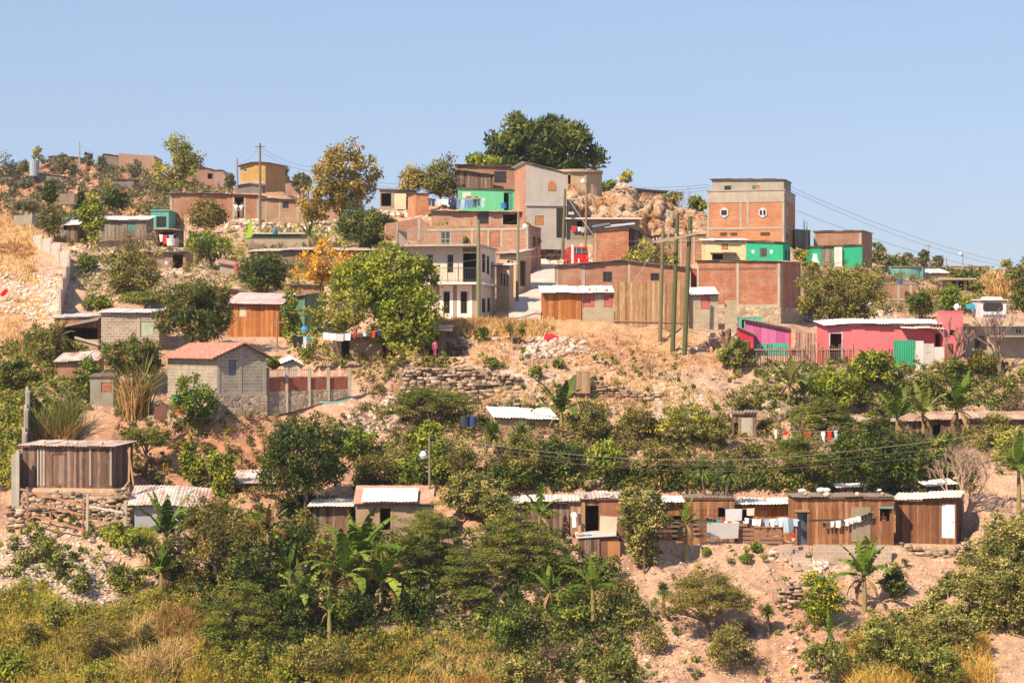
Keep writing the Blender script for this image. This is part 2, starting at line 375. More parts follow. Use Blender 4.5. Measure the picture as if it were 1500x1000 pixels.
    if roof in ('tin', 'tile'):
        rm = rm or tin()
        zf = lambda u, v: (interp(pu, u)+(pu[-1][1]-pu[-2][1])/(pu[-1][0]-pu[-2][0])*(max(0, u-w)))+(pu[1][1]-pu[0][1])/(pu[1][0]-pu[0][0])*min(0, u)+interp(pw, v)+(pw[1][1]-pw[0][1])/(pw[1][0]-pw[0][0])*min(0, v)+(pw[-1][1]-pw[-2][1])/(pw[-1][0]-pw[-2][0])*max(0, v-depth)
        def zz(u, v): return zf(u, v)
        if roof == 'tin': corr(q, zz, -so_, w+so_, -fo, depth+.15, r, brku=bu, brkw=bw)
        else:
            G = []; n = int((w+2*so_)/.11)
            vs = sorted({-fo, depth+fo} | set(bw)); vs = [a+(b-a)*k/8 for a, b in zip(vs, vs[1:]) for k in range(8)]+[vs[-1]]
            gx = gable_m
            if gx:   # ridge runs along depth: barrels run along u
                n2 = int((depth+2*fo)/.2); us = sorted({-so_, w+so_} | set(bu)); us = [a+(b-a)*k/9 for a, b in zip(us, us[1:]) for k in range(9)]+[us[-1]]
                for i in range(n2*2+1):
                    v = -fo+(depth+2*fo)*i/(n2*2); G.append([(u, v, zz(u, v)+.06+(.035 if i % 2 else -.02)+(.02 if j % 2 else 0)) for j, u in enumerate(us)])
            else:
                for j, v in enumerate(vs): G.append([(-so_+(w+2*so_)*i/n, v, zz(-so_+(w+2*so_)*i/n, v)+.06+(.035 if i % 2 else -.02)+(.02 if j % 2 else 0)) for i in range(n+1)])
            q.slab(G, .05)
        q.build('roof', rm, rt)
        if beam:
            q = MB(); z0 = lambda u: zf(u, -fo*.6)-.01
            us = [-so_*.6]+bu+[w+so_*.6]
            for a, b in zip(us, us[1:]): q.bar((a, -fo*.6, z0(a)-.04), (b, -fo*.6, z0(b)-.04), .07, .08)
            for v in (0.02-.12, ): pass
            q.build('eave_beam', wood((.16, .09, .05)), rt)
    elif roof == 'slab':
        us = [-so_]+bu+[w+so_]
        for a, b in zip(us, us[1:]):
            za, zb = H.top(max(a, 0), 0)+.002, H.top(min(b, w), 0)+.002; zc, zd = H.top(max(a, 0), depth)+.002, H.top(min(b, w), depth)+.002
            q.hexa([(a, -fo, za), (b, -fo, zb), (b, depth+.1, zd), (a, depth+.1, zc), (a, -fo, za+rth), (b, -fo, zb+rth), (b, depth+.1, zd+rth), (a, depth+.1, zc+rth)])
        q.build('roof', rm or plaster((.45, .38, .31), .3), rt)
    return H
def hbox(H, name, m, px0, py0, px1, py1, y0, y1, parent=None):
    """box on a house front given by photograph edges, y0..y1 in the house's own depth"""
    u0, u1 = H.u(px0), H.u(px1); z0, z1 = H.z(px0, py1), H.z(px0, py0)
    return MB().box(u0, u1, y0, y1, z0, z1).build(name, m, parent or H.root)
# ------------------------------------------------------------------ terrain
PROF = {   # azimuth column : (distance, photograph row of the ground)
 -120: [(104,1000),(111,900),(117,800),(121,750),(124,725),(130,680),(140,610),(150,540),(165,480),(180,420),(196,370),(212,335),(225,332),(260,350),(330,345),(360,325),(400,290),(430,258),(450,250),(520,262)],
 30: [(104,1000),(111,900),(117,812),(121,775),(123,760),(130,680),(140,600),(150,530),(165,475),(180,415),(196,365),(210,334),(222,332),(260,352),(330,340),(360,320),(400,285),(430,252),(450,244),(520,262)],
 120: [(104,1000),(111,890),(117,805),(120,775),(122,760),(124,714),(128,680),(134,622),(141,570),(150,505),(160,465),(175,425),(190,390),(205,352),(220,338),(260,345),(330,325),(360,305),(400,272),(430,248),(445,241),(520,258)],
 250: [(104,1000),(111,900),(117,800),(122,745),(128,690),(133,612),(140,575),(150,512),(157,480),(165,450),(180,408),(195,378),(210,348),(225,331),(240,325),(300,318),(350,300),(400,276),(430,258),(445,262),(520,280)],
 400: [(104,1000),(111,890),(117,810),(122,745),(130,665),(135,605),(142,565),(150,512),(158,490),(168,455),(180,405),(192,372),(205,345),(218,325),(235,310),(300,285),(340,278),(420,300),(520,330)],
 500: [(104,1000),(111,890),(117,810),(122,745),(130,665),(136,600),(142,560),(150,508),(160,480),(170,440),(181,398),(192,365),(205,340),(218,322),(235,312),(270,320),(420,360)],
 600: [(104,1000),(111,880),(117,805),(123,735),(130,665),(137,605),(139.5,590),(141,535),(148,515),(153,480),(157,469),(168,420),(178,385),(190,335),(203,308),(215,300),(240,320),(420,400)],
 690: [(104,1000),(111,880),(117,805),(123,735),(130,660),(136,608),(139.5,590),(140.5,532),(146,515),(151,490),(155,470),(162,466),(172,432),(180,405),(187,370),(196,320),(207,296),(218,290),(240,320),(420,400)],
 760: [(104,1000),(111,880),(117,805),(123,735),(130,650),(135,612),(138.5,590),(140,548),(146,520),(152,482),(156,473),(162,448),(167,431),(172,418),(180,398),(188,386),(196,350),(205,305),(217,290),(240,320),(420,400)],
 860: [(104,1000),(110,900),(116.5,812),(118,790),(123,735),(130,655),(135,605),(138.5,592),(140,560),(147,525),(153,482),(158,474),(168,440),(177,410),(186,384),(190,354),(198,350),(203,300),(206,282),(230,300),(420,400)],
 960: [(104,1000),(110,900),(116.5,815),(118,790),(123,735),(130,655),(135,610),(138.5,595),(140.5,566),(147,530),(153,490),(158,480),(166,450),(174,420),(186,380),(190,356),(198,352),(204,305),(208,286),(230,305),(420,400)],
 1060: [(104,1000),(110,900),(116.5,815),(117.5,797),(123,735),(130,660),(134,632),(138.5,590),(142,560),(147,520),(154,490),(160,475),(166,462),(172,400),(178,380),(186,362),(192,358),(198,356),(204,345),(230,350),(420,410)],
 1150: [(104,1000),(110,905),(115.5,825),(117.5,800),(123,735),(130,665),(135,625),(140,575),(144,540),(147,530),(154,500),(163,476),(170,430),(174,390),(182,365),(190,358),(210,365),(280,395),(420,420)],
 1260: [(104,1000),(110,905),(115.5,830),(117.5,802),(123,735),(130,665),(136,620),(141,565),(144,536),(147,530),(154,505),(163,470),(172,430),(180,395),(190,388),(205,395),(280,420),(420,430)],
 1400: [(104,1010),(110,905),(115.5,820),(117.5,796),(123,738),(130,665),(135,650),(137,612),(142,560),(146,530),(150,520),(156,475),(163,465),(175,440),(190,420),(220,415),(280,410),(420,430)],
 1600: [(104,1020),(110,900),(115.5,815),(117.5,790),(123,735),(130,665),(135,650),(137,615),(142,560),(146,522),(150,512),(156,475),(163,465),(175,440),(190,425),(230,420),(280,408),(310,404),(420,430)],
}
PK = sorted(PROF); PZ = []
for k in PK:
    q = PROF[k]; D = [0, 60, 98]+[a for a, b in q]+[900, 4000]
    Z = [-24, -22.5, -19.0 if False else -18.6]+[(500-b)*a/F for a, b in q]+[-6, -30]
    PZ.append((D, Z))
def vnoise(x, y, seed=0):
    xi = np.floor(x).astype(np.int64); yi = np.floor(y).astype(np.int64); fx = x-xi; fy = y-yi
    fx = fx*fx*(3-2*fx); fy = fy*fy*(3-2*fy)
    def h(a, b):
        n = (a*374761393+b*668265263+seed*974634777) & 0x7fffffff; n = ((n ^ (n >> 13))*1274126177) & 0x7fffffff
        return ((n ^ (n >> 16)) & 0xffff)/65535.
    return (h(xi, yi)*(1-fx)+h(xi+1, yi)*fx)*(1-fy)+(h(xi, yi+1)*(1-fx)+h(xi+1, yi+1)*fx)*fy
def fbm(x, y, s, o=4, seed=0):
    v = 0; a = 1; t = 0
    for i in range(o): v = v+a*(vnoise(x/s, y/s, seed+i)-.5); t += a; a *= .5; s *= .5
    return v/t*2
LANE = []
def natural(x, y):
    x = np.asarray(x, float); y = np.maximum(np.asarray(y, float), .5)
    k = np.clip(750+F*x/y, PK[0], PK[-1]); zs = np.array([np.interp(y, D, Z) for D, Z in PZ])
    j = np.clip(np.searchsorted(PK, k)-1, 0, len(PK)-2); a = np.array(PK, float)[j]; b = np.array(PK, float)[j+1]; t = (k-a)/(b-a); t = t*t*(3-2*t)
    fl = zs.reshape(len(PK), -1); idx = np.arange(fl.shape[1]); jj = j.ravel()
    z = fl[jj, idx]*(1-t.ravel())+fl[jj+1, idx]*t.ravel(); z = z.reshape(x.shape)
    amp = np.clip((y-60)/40, 0, 1)
    z = z+amp*(fbm(x, y, 9, 3, 3)*.6+fbm(x, y, 2.4, 5, 9)*.6+fbm(x, y, .8, 3, 55)*.22)
    rid = 1-np.abs(fbm(x, y, 3.5, 3, 21)); z = z-amp*np.clip(rid-.86, 0, 1)*2.0*(y < 160)
    z = z+np.clip((y-300)/60, 0, 1)*(y < 700)*fbm(x, y, 30, 4, 5)*3.0
    return z
def height(x, y):
    x = np.asarray(x, float); y = np.asarray(y, float); z = natural(x, y); num = z.copy(); den = np.ones_like(z)
    for cx, cy, yw, hw, hd, pz, bl in PADS:
        c, s = math.cos(yw), math.sin(yw); u = (x-cx)*c+(y-cy)*s; v = -(x-cx)*s+(y-cy)*c
        du = np.maximum(np.abs(u)-hw-.25, 0); dv = np.maximum(np.abs(v)-hd-.25, 0); t = np.clip(1-np.hypot(du, dv)/bl, 0, 1)
        t = t*t*(3-2*t); w = t/(1.0005-t); w = np.minimum(w, 500); num += w*(pz-.02); den += w
    for (x0, y0, z0), (x1, y1, z1) in zip(LANE, LANE[1:]):        # the lane cuts a smooth ramp through the pads
        dx, dy = x1-x0, y1-y0; t = np.clip(((x-x0)*dx+(y-y0)*dy)/(dx*dx+dy*dy), 0, 1); d = np.hypot(x-x0-t*dx, y-y0-t*dy)
        k = np.clip((2.6-d)/1.2, 0, 1); w = k*k*2500; num = num+w*(z0+(z1-z0)*t); den = den+w
    return num/den
def fringe(a, b, n): return [a+(b-a)*i/n for i in range(n)]
GX = np.array(fringe(-2600, -260, 40)+fringe(-260, 1760, 404)+fringe(1760, 4200, 41))
GD = np.array(fringe(4, 90, 20)+fringe(90, 102, 26)+fringe(102, 160, 240)+fringe(160, 216, 140)+fringe(216, 300, 70)+fringe(300, 470, 90)+fringe(470, 1000, 20)+fringe(1000, 4000, 8)+[4000.])
def build_terrain(m):
    global GZ
    X = (GX[:, None]-750)*GD[None, :]/F; Y = np.repeat(GD[None, :], len(GX), 0); GZ = height(X, Y)
    V = np.stack([X, Y, GZ], -1).reshape(-1, 3); R, C = GZ.shape
    i, j = np.meshgrid(np.arange(R-1), np.arange(C-1), indexing='ij'); a = (i*C+j).ravel()
    Q = np.stack([a, a+C, a+C+1, a+1], -1)
    o = npmesh('ground', V, Q, m, smooth=False)
    # real patches of dry grass, rubble and red soil (they belong to the ground itself)
    kx = GX[:, None]+0*Y; col = np.zeros((R, C, 4), np.float32); col[..., 3] = 1
    for ch, px, D, rx, rD, a in ZONES:
        g = a*np.exp(-((kx-px)/rx)**2-((Y-D)/rD)**2); col[..., ch] = np.maximum(col[..., ch], g)
    at = o.data.color_attributes.new('zone', 'FLOAT_COLOR', 'POINT'); at.data.foreach_set('color', col.reshape(-1))
    return tag(o, kind='structure')
ZONES = [(0,20,165,90,14,.5),(0,30,205,60,12,.9),(0,800,153,170,7,.75),(0,950,150,90,6,.6),(0,660,156,60,6,1.),(0,700,142,120,2,.8),(0,900,141,100,2,.5),(0,60,107,240,4.5,.9),(0,260,104,150,4,.9),(0,1380,104,80,4,.8),
         (0,20,150,60,12,.9),(0,1480,270,90,40,.9),(0,560,104,90,3,.7),(0,960,201,80,6,.6),(0,300,150,60,7,.35),(0,1180,104,120,3,.3),
         (1,60,112,110,5,1.),(1,800,146,60,3,.6),(1,130,185,50,12,1.),(1,260,190,80,20,.7),(1,450,205,90,14,.8),(1,1000,138,80,5,.8),(1,760,139,120,3,.9),(1,80,165,30,12,.8),(1,540,135,60,5,.6),(1,1230,116,40,2,.6),
         (2,150,400,600,130,1.),(2,120,340,300,60,.8),(2,350,128,190,7,1.),(2,200,131,120,5,.7),(2,760,124,400,4,.5),(2,880,200,130,9,.2),(2,900,148,180,5,.45),(2,1150,108,130,7,.4),(2,650,137,120,6,.5)]
def ground_mat():
    n = NT('ground', .95, .15); z = n.attr('zone', 'Color'); q = n.n('ShaderNodeSeparateColor'); n.l(z, q.inputs[0])
    a = n.noise(.35, 7, None, .62); b = n.noise(1.7, 7, None, .68); c = n.noise(7, 5, None, .7)
    x = n.ramp(b, [(.32, (.33, .18, .115)), (.5, (.54, .33, .225)), (.66, (.68, .46, .34))])
    x = n.mix(n.ramp(a, [(.42, 0.), (.6, .7)]), x, (.60, .40, .28)); x = n.mix(n.ramp(c, [(.40, .65), (.56, 0.)]), x, (.26, .17, .11))
    x = n.mix(n.ramp(c, [(.60, 0.), (.68, .6)]), x, (.72, .58, .48))
    gold = n.ramp(c, [(.3, (.26, .12, .045)), (.5, (.56, .33, .15)), (.7, (.70, .48, .27))])
    fg = n.math('MULTIPLY', q.outputs[0], n.ramp(n.math('ADD', b, n.math('MULTIPLY', q.outputs[0], .35)), [(.45, 0.), (.62, 1.)])); x = n.mix(fg, x, gold)
    v = n.n('ShaderNodeTexVoronoi'); v.inputs['Scale'].default_value = 3.2; n.l(n.obj(), v.inputs['Vector']); sc = n.n('ShaderNodeSeparateColor'); n.l(v.outputs['Color'], sc.inputs[0])
    rub = n.ramp(sc.outputs[0], [(0, (.24, .18, .13)), (.5, (.50, .40, .32)), (1, (.70, .60, .52))])
    fr = n.math('MULTIPLY', q.outputs[1], n.ramp(b, [(.42, 0.), (.5, 1.)])); x = n.mix(fr, x, rub)
    red = n.mix(n.ramp(b, [(.4, 0.), (.6, 1.)]), (.28, .12, .065), (.52, .23, .13)); x = n.mix(n.math('MULTIPLY', q.outputs[2], .85), x, red)
    n.bump(n.math('ADD', n.math('MULTIPLY', b, 1.), n.math('MULTIPLY', c, .6)), .22, .8); return n.col(x)
def hitD(px, py, Dmin=97, Dmax=460):
    """distance at which a sight line first meets the ground"""
    px = np.atleast_1d(np.asarray(px, float)); py = np.atleast_1d(np.asarray(py, float))
    i = np.clip(np.searchsorted(GX, px), 1, len(GX)-1); t = ((px-GX[i-1])/(GX[i]-GX[i-1]))[:, None]
    zc = GZ[i-1]*(1-t)+GZ[i]*t; zr = (500-py)[:, None]*GD[None, :]/F; ok = (zc >= zr) & (GD[None, :] >= Dmin) & (GD[None, :] <= Dmax)
    has = ok.any(1); j = np.argmax(ok, 1); j0 = np.maximum(j-1, 0); r = np.arange(len(px))
    a = zr[r, j0]-zc[r, j0]; b = zc[r, j]-zr[r, j]; f = np.where(a+b > 1e-6, a/(a+b+1e-9), 1.); f = np.clip(f, 0, 1)
    return np.where(has, GD[j0]+(GD[j]-GD[j0])*f, np.nan)
def gz(px, D):
    px = np.atleast_1d(np.asarray(px, float)); D = np.atleast_1d(np.asarray(D, float))
    i = np.clip(np.searchsorted(GX, px), 1, len(GX)-1); j = np.clip(np.searchsorted(GD, D), 1, len(GD)-1)
    t = (px-GX[i-1])/(GX[i]-GX[i-1]); u = (D-GD[j-1])/(GD[j]-GD[j-1])
    return (GZ[i-1, j-1]*(1-t)+GZ[i, j-1]*t)*(1-u)+(GZ[i-1, j]*(1-t)+GZ[i, j]*t)*u
def G(px, D): D = float(D); return Vector(((px-750)*D/F, D, float(gz(px, D)[0])))
def inpoly(poly, n, rng):
    xs = [p[0] for p in poly]; ys = [p[1] for p in poly]; X = rng.uniform(min(xs), max(xs), n*4); Y = rng.uniform(min(ys), max(ys), n*4); ins = np.zeros(len(X), bool); j = len(poly)-1
    for i in range(len(poly)):
        xi, yi = poly[i]; xj, yj = poly[j]
        if yi != yj: ins ^= ((yi > Y) != (yj > Y)) & (X < (xj-xi)*(Y-yi)/(yj-yi)+xi)
        j = i
    return X[ins][:n], Y[ins][:n]
def spots(poly, n, rng, Dmin=97, Dmax=460):
    X, Y = inpoly(poly, n, rng); D = hitD(X, Y, Dmin, Dmax); k = ~np.isnan(D); X, D = X[k], D[k]
    return np.stack([(X-750)*D/F, D, gz(X, D)], -1)

# ------------------------------------------------------------------ stones
bm = bmesh.new(); bmesh.ops.create_icosphere(bm, subdivisions=1, radius=1); ICO = np.array([v.co[:] for v in bm.verts]); ICF = np.array([[v.index for v in f.verts] for f in bm.faces])
bm.free(); bm = bmesh.new(); bmesh.ops.create_cube(bm, size=2); bmesh.ops.subdivide_edges(bm, edges=bm.edges[:], cuts=1, use_grid_fill=True)
CUB = np.array([v.co[:] for v in bm.verts]); CUB = CUB/(np.linalg.norm(CUB, axis=1)**.3)[:, None]; CUF = np.array([[v.index for v in f.verts] for f in bm.faces]); bm.free()
def rocks(name, C, size, rng, m, parent=None, flat=.7, base='ico', rot=True, tlo=0, thi=1):
    B, Fq = (ICO, ICF) if base == 'ico' else (CUB, CUF); n = len(C); k = len(B)
    size = np.broadcast_to(np.asarray(size, float), (n,) if np.ndim(size) < 2 else (n, 3))
    if size.ndim == 1: sc = size[:, None]*np.stack([rng.uniform(.75, 1.35, n), rng.uniform(.75, 1.3, n), rng.uniform(.5, 1., n)*flat*1.3], -1)
    else: sc = size
    V = B[None]*(1+rng.uniform(-.22, .22, (n, k, 1))) if base == 'ico' else B[None]*(1+rng.uniform(-.2, .2, (n, k, 1)))
    V = V*sc[:, None, :]
    if rot:
        a = rng.uniform(0, 6.28, n); c, s = np.cos(a)[:, None], np.sin(a)[:, None]; x = V[..., 0]*c-V[..., 1]*s; y = V[..., 0]*s+V[..., 1]*c
        tl = rng.uniform(-.5, .5, n)[:, None]; z = V[..., 2]*np.cos(tl)+x*np.sin(tl); x = x*np.cos(tl)-V[..., 2]*np.sin(tl); V = np.stack([x, y, z], -1)
    V = V+C[:, None, :]; Q = (Fq[None]+np.arange(n)[:, None, None]*k).reshape(-1, Fq.shape[1]); t = np.repeat(rng.uniform(tlo, thi, n), len(Fq))
    return npmesh(name, V.reshape(-1, 3), Q, m, parent, t)
def stone_wall(name, label, pts, m=None, sz=.34, seed=1, th=.5, cat='wall', group=None, bury=.8):
    """dry stone wall: pts = (px, distance, top row, bottom row) along the wall"""
    rng = np.random.default_rng(seed); A = []; m = m or stone((.40, .29, .21), (.20, .14, .10))
    Pt = [(P(a, c, b), P(a, d, b)) for a, b, c, d in pts]; L = [0]
    for (a, b), (c, d) in zip(Pt, Pt[1:]): L.append(L[-1]+math.hypot(c.x-a.x, c.y-a.y))
    tot = L[-1]; mean = Pt[0][1]; C = []; Sz = []; s = 0
    def at(s):
        for i in range(len(L)-1):
            if s <= L[i+1] or i == len(L)-2:
                t = (s-L[i])/(L[i+1]-L[i]); return Pt[i][0].lerp(Pt[i+1][0], t), Pt[i][1].lerp(Pt[i+1][1], t), (Pt[i+1][1]-Pt[i][1])
    nr = 0; zmin = min(b.z for a, b in Pt)-.4; zmax = max(a.z for a, b in Pt); z = zmin
    while z < zmax+.1:
        hz = sz*rng.uniform(.42, .8); s = rng.uniform(0, sz)
        while s < tot:
            w = sz*rng.uniform(.45, 1.9); t, b, d = at(min(s+w/2, tot))
            if b.z-.35 < z < t.z+rng.uniform(-.3, .12)-.35*abs(math.sin(s*.9+z*.3)) and rng.random() > .07:
                d.z = 0; d.normalize(); nn = Vector((d.y, -d.x, 0)); c = Vector((t.x, t.y, z+rng.uniform(-.05, .05)))+nn*rng.uniform(-.09, .10)
                C.append(c); Sz.append((w*.5, sz*rng.uniform(.4, .7), hz*.55*rng.uniform(.7, 1.15)))
            s += w
        z += hz
    o = rocks(name, np.array([v[:] for v in C]), np.array(Sz)*rng.uniform(.75, 1.2, (len(C), 1))*1.08, rng, m, base='cub', rot=False)
    # earth and rubble core behind the face stones
    mb = MB(); R = []
    for (a, b) in Pt: R.append(((a.x, a.y+.16, a.z-.4), (b.x, b.y+.1, b.z-bury), (b.x, b.y+th+.2, b.z-bury), (a.x, a.y+th+.2, a.z-.3)))
    for p, q in zip(R, R[1:]): mb.hexa([p[1], q[1], q[2], p[2], p[0], q[0], q[3], p[3]])
    tag(o, label, cat, group); c = mb.build('core', plaster((.34, .23, .16), .4), o); return o

# ------------------------------------------------------------------ plants
def leaves(name, C, R, per, size, m, rng, parent=None, flat=0., asp=.42, droop=0., spread=.25, up=0., hollow=.35, flower=0., tintc=None, squash=1.):
    """C clump centres (n,3), R clump radii; per leaves in each clump"""
    n = len(C); N = n*per; d = rng.normal(size=(n, per, 3)); d /= np.linalg.norm(d, axis=2, keepdims=True)+1e-9
    r = rng.uniform(hollow, 1, (n, per, 1))*R[:, None, None]; sq = np.array([1, 1, squash]); pos = C[:, None]+d*r*sq
    a = rng.normal(size=(n, per, 3))+d*.8; a[..., 2] = a[..., 2]*(1-flat)-droop+up; a /= np.linalg.norm(a, axis=2, keepdims=True)+1e-9
    nr = d*np.array([1, 1, 1.])+rng.normal(size=(n, per, 3))*.42; nr[..., 2] += .25+flat*1.2     # blades face outwards and up, towards the light
    b = np.cross(nr, a); b /= np.linalg.norm(b, axis=2, keepdims=True)+1e-9
    s = size*rng.uniform(.65, 1.35, (n, per, 1)); nn = np.cross(a, b)*s*.18
    V = np.stack([pos-a*s, pos+b*s*asp-nn, pos+a*s, pos-b*s*asp-nn], 2).reshape(-1, 3); Q = np.arange(N*4).reshape(-1, 4)
    tc = rng.uniform(0, .8, n) if tintc is None else tintc; t = np.clip(tc[:, None]+rng.uniform(-.22, .22, (n, per)), 0, .86)
    if flower:
        fc = rng.random(n) < flower*2.5; t = np.where(fc[:, None] & (rng.random((n, per)) < .45) & (d[..., 2] > -.2), .95, t)
    return npmesh(name, V, Q, m, parent, t.ravel())
def clumps(rx, ry, rz, rc, dens, rng, shape='round', lob=.28, low=.75):
    area = rx*rz+rx*ry+ry*rz; n = max(6, int(dens*area*1.35/rc**2)); d = rng.normal(size=(n, 3)); d /= np.linalg.norm(d, axis=1, keepdims=True)
    ph = rng.uniform(0, 6.28, 6); th = np.arctan2(d[:, 1], d[:, 0])
    lo = 1+lob*(np.sin(th*3+ph[0]+d[:, 2]*2)*.5+np.sin(th*5+ph[1])*.3+np.sin(d[:, 2]*5+ph[2]+th*2)*.4)
    r = rng.uniform(.25, 1, n)**.45*lo; r = np.minimum(r, 1.12)
    if shape == 'flat': d[:, 2] = np.abs(d[:, 2])*1.35-.35; lay = np.round(d[:, 2]*4)/4; d[:, 2] = lay+rng.normal(0, .05, n)
    if shape == 'col': r *= (1-.35*np.abs(d[:, 2]))
    z = d[:, 2]*r; z = np.where(z < 0, z*low, z)
    return np.stack([d[:, 0]*r*(rx-rc*.7), d[:, 1]*r*(ry-rc*.7), z*(rz-rc*.6)], -1)
K = dict(
 mango=dict(rc=.55, dens=1.3, per=54, size=.16, asp=.3, droop=.55, m=((0.042,0.063,0.016),(0.104,0.131,0.026),(0.227,0.219,0.053)), low=.9),
 mangofl=dict(rc=.55, dens=1.0, per=46, size=.17, asp=.27, droop=.55, m=((0.042,0.063,0.016),(0.104,0.131,0.026),(0.227,0.219,0.053)), flower=.09, fc=(.42,.2,.07), low=.9),
 dark=dict(rc=.6, dens=1.05, per=46, size=.15, asp=.45, m=((0.024,0.045,0.009),(0.065,0.095,0.016),(0.2,0.21,0.03)), low=.85),
 big=dict(rc=.75, dens=1.25, per=64, size=.26, asp=.36, up=.5, m=((0.042,0.063,0.016),(0.095,0.123,0.026),(0.208,0.219,0.039)), low=1., lob=.2),
 lime=dict(rc=.6, dens=1.15, per=48, size=.16, asp=.5, m=((0.09,0.12,0.016),(0.25,0.29,0.03),(0.42,0.42,0.05)), low=.9),
 herb=dict(rc=.4, dens=1., per=60, size=.11, asp=.22, up=.5, m=((.13,.14,.02),(.36,.35,.04),(.56,.44,.08)), low=1.),
 green=dict(rc=.55, dens=.85, per=44, size=.16, asp=.45, m=((0.076,0.123,0.018),(0.170,0.228,0.026),(0.340,0.350,0.053)), low=.9),
 olive=dict(rc=.5, dens=.8, per=44, size=.13, asp=.42, m=((0.095,0.088,0.024),(0.208,0.193,0.042),(0.378,0.315,0.079)), low=.85),
 oliveb=dict(rc=.5, dens=.9, per=44, size=.13, asp=.45, m=((0.076,0.079,0.018),(0.170,0.149,0.034),(0.378,0.263,0.072)), low=.9),
 sparse=dict(rc=.5, dens=.5, per=30, size=.15, asp=.42, m=((0.132,0.140,0.024),(0.302,0.298,0.039),(0.510,0.438,0.079)), low=.9),
 orange=dict(rc=.5, dens=.6, per=34, size=.15, asp=.45, m=((.15,.12,.03),(.34,.25,.05),(.50,.36,.10)), low=.9),
 deep=dict(rc=.5, dens=.45, per=26, size=.17, asp=.5, m=((.40,.20,.03),(.64,.34,.03),(.72,.46,.08)), low=.9),
 acacia=dict(rc=.5, dens=.95, per=62, size=.105, asp=.30, flat=.72, shape='flat', squash=.38, m=((0.066,0.088,0.016),(0.161,0.184,0.029),(0.340,0.315,0.066)), low=1.),
 acaciabr=dict(rc=.5, dens=.7, per=56, size=.105, asp=.32, flat=.6, shape='flat', squash=.45, m=((0.113,0.105,0.024),(0.246,0.210,0.046),(0.416,0.315,0.092)), low=1.),
 bush=dict(rc=.42, dens=.85, per=38, size=.14, asp=.5, m=((0.076,0.096,0.018),(0.189,0.210,0.039),(0.378,0.350,0.092)), low=1.),
 castor=dict(rc=.45, dens=1.0, per=52, size=.125, asp=.55, flat=.35, m=((0.095,0.105,0.024),(0.246,0.236,0.059),(0.529,0.438,0.144)), low=1.),
 yellowfl=dict(rc=.45, dens=.9, per=40, size=.13, asp=.45, m=((0.076,0.123,0.013),(0.170,0.245,0.026),(0.340,0.385,0.039)), flower=.18, fc=(.75,.48,.02), low=1.),
 twig=dict(rc=.5, dens=.35, per=26, size=.10, asp=.2, m=((.16,.10,.05),(.24,.15,.08),(.3,.2,.1)), low=.9),
 haze=dict(rc=1.3, dens=.8, per=40, size=.36, asp=.5, m=((.08,.09,.03),(.15,.15,.05),(.22,.19,.08)), low=1.),
 hazey=dict(rc=1.3, dens=.6, per=34, size=.38, asp=.5, m=((0.170,0.158,0.026),(0.321,0.280,0.046),(0.454,0.350,0.079)), low=1.))
def plant(name, label, x0, x1, yt, yb, D=None, kind='bush', base=None, trunk=None, cat='tree', group=None, seed=None, depth=.85, dens=1., nlimb=9, bk=(.14,.10,.07), lean=0., side=0):
    """a tree or shrub: crown between photograph columns x0..x1 and rows yt..yb, rooted in the ground at distance D (or where row `base` meets the ground)"""
    k = dict(K[kind]); cx = (x0+x1)/2+side
    if D is None: D = float(hitD(cx, base if base else yb)[0]); D = 118. if D != D else D
    if name == 'shrub' and base is None:
        dh = float(hitD(cx, yb-3, 97)[0])
        if dh == dh and abs(dh-D) < 9: D = dh
    g = G(cx, D); px = D/F; rx = (x1-x0)/2*px; zt = (500-yt)*px-g.z; zb = (500-yb)*px-g.z
    zt = max(zt, .5)
    if name == 'shrub': zb = min(zb, .15)
    rz = max(.3, (zt-zb)/2); cz = (zt+zb)/2; rng = np.random.default_rng(seed or int(x0*31+yt*7))
    ry = min(rx*depth, 5.5); f = D/130. if D < 240 else 1.; rc = min(k['rc']*max(1, f), rx*.5, rz*.62); per = k['per']; size = k['size']*max(.85, min(f, 1.6))*.8; per = int(per*1.6)
    rt = empty(name, g, label, cat, group); C = clumps(rx, ry, rz, rc, k['dens']*dens*rng.uniform(.95, 1.4), rng, k.get('shape', 'round'), k.get('lob', .28), k['low'])
    C[:, 2] += cz; C[:, 0] += -side*px; C = C[C[:, 2] > -.1-rc*.2] if (C[:, 2] > -.1).sum() > 5 else C
    hl = C[:, 2] > 0
    m = leaf(*k['m'], .2, k.get('fc'))
    leaves('crown', C, rc*rng.uniform(.75, 1.25, len(C)), per, size, m, rng, rt, k.get('flat', 0), k['asp'], k.get('droop', 0), up=k.get('up', 0), flower=k.get('flower', 0), squash=k.get('squash', .85))
    mb = MB(); r0 = trunk or max(.05, min(.32, rx*.055)); hc = max(.25, (zb+rz*.5)); kx = rng.uniform(-.15, .15)*rx
    mid = Vector((kx-side*px*.5, rng.uniform(-.1, .1)*rx, hc*.55)); tp = Vector((kx*.6-side*px, 0, max(hc, .3)))
    mb.tube([(0, 0, -.4), mid*.5+Vector((0, 0, 0)), mid, tp], [r0*1.35, r0*1.05, r0*.9, r0*.7], 7)
    order = rng.permutation(len(C))[:nlimb]
    for i in order:
        c = Vector(C[i]); st = mid.lerp(tp, rng.uniform(.3, 1)); m2 = st.lerp(c, .5)+Vector((rng.uniform(-.1, .1)*rx, rng.uniform(-.1, .1)*rx, rng.uniform(0, .12)*rz))
        mb.tube([st, m2, c], [r0*.55, r0*.34, r0*.1], 5)
        for q in range(2):
            e = Vector(C[rng.integers(len(C))])
            if (e-m2).length < max(rx, rz): mb.tube([m2, m2.lerp(e, .5)+Vector((0, 0, .1*rz)), e], [r0*.28, r0*.18, r0*.06], 4)
    mb.build('trunk', bark(bk), rt); return rt
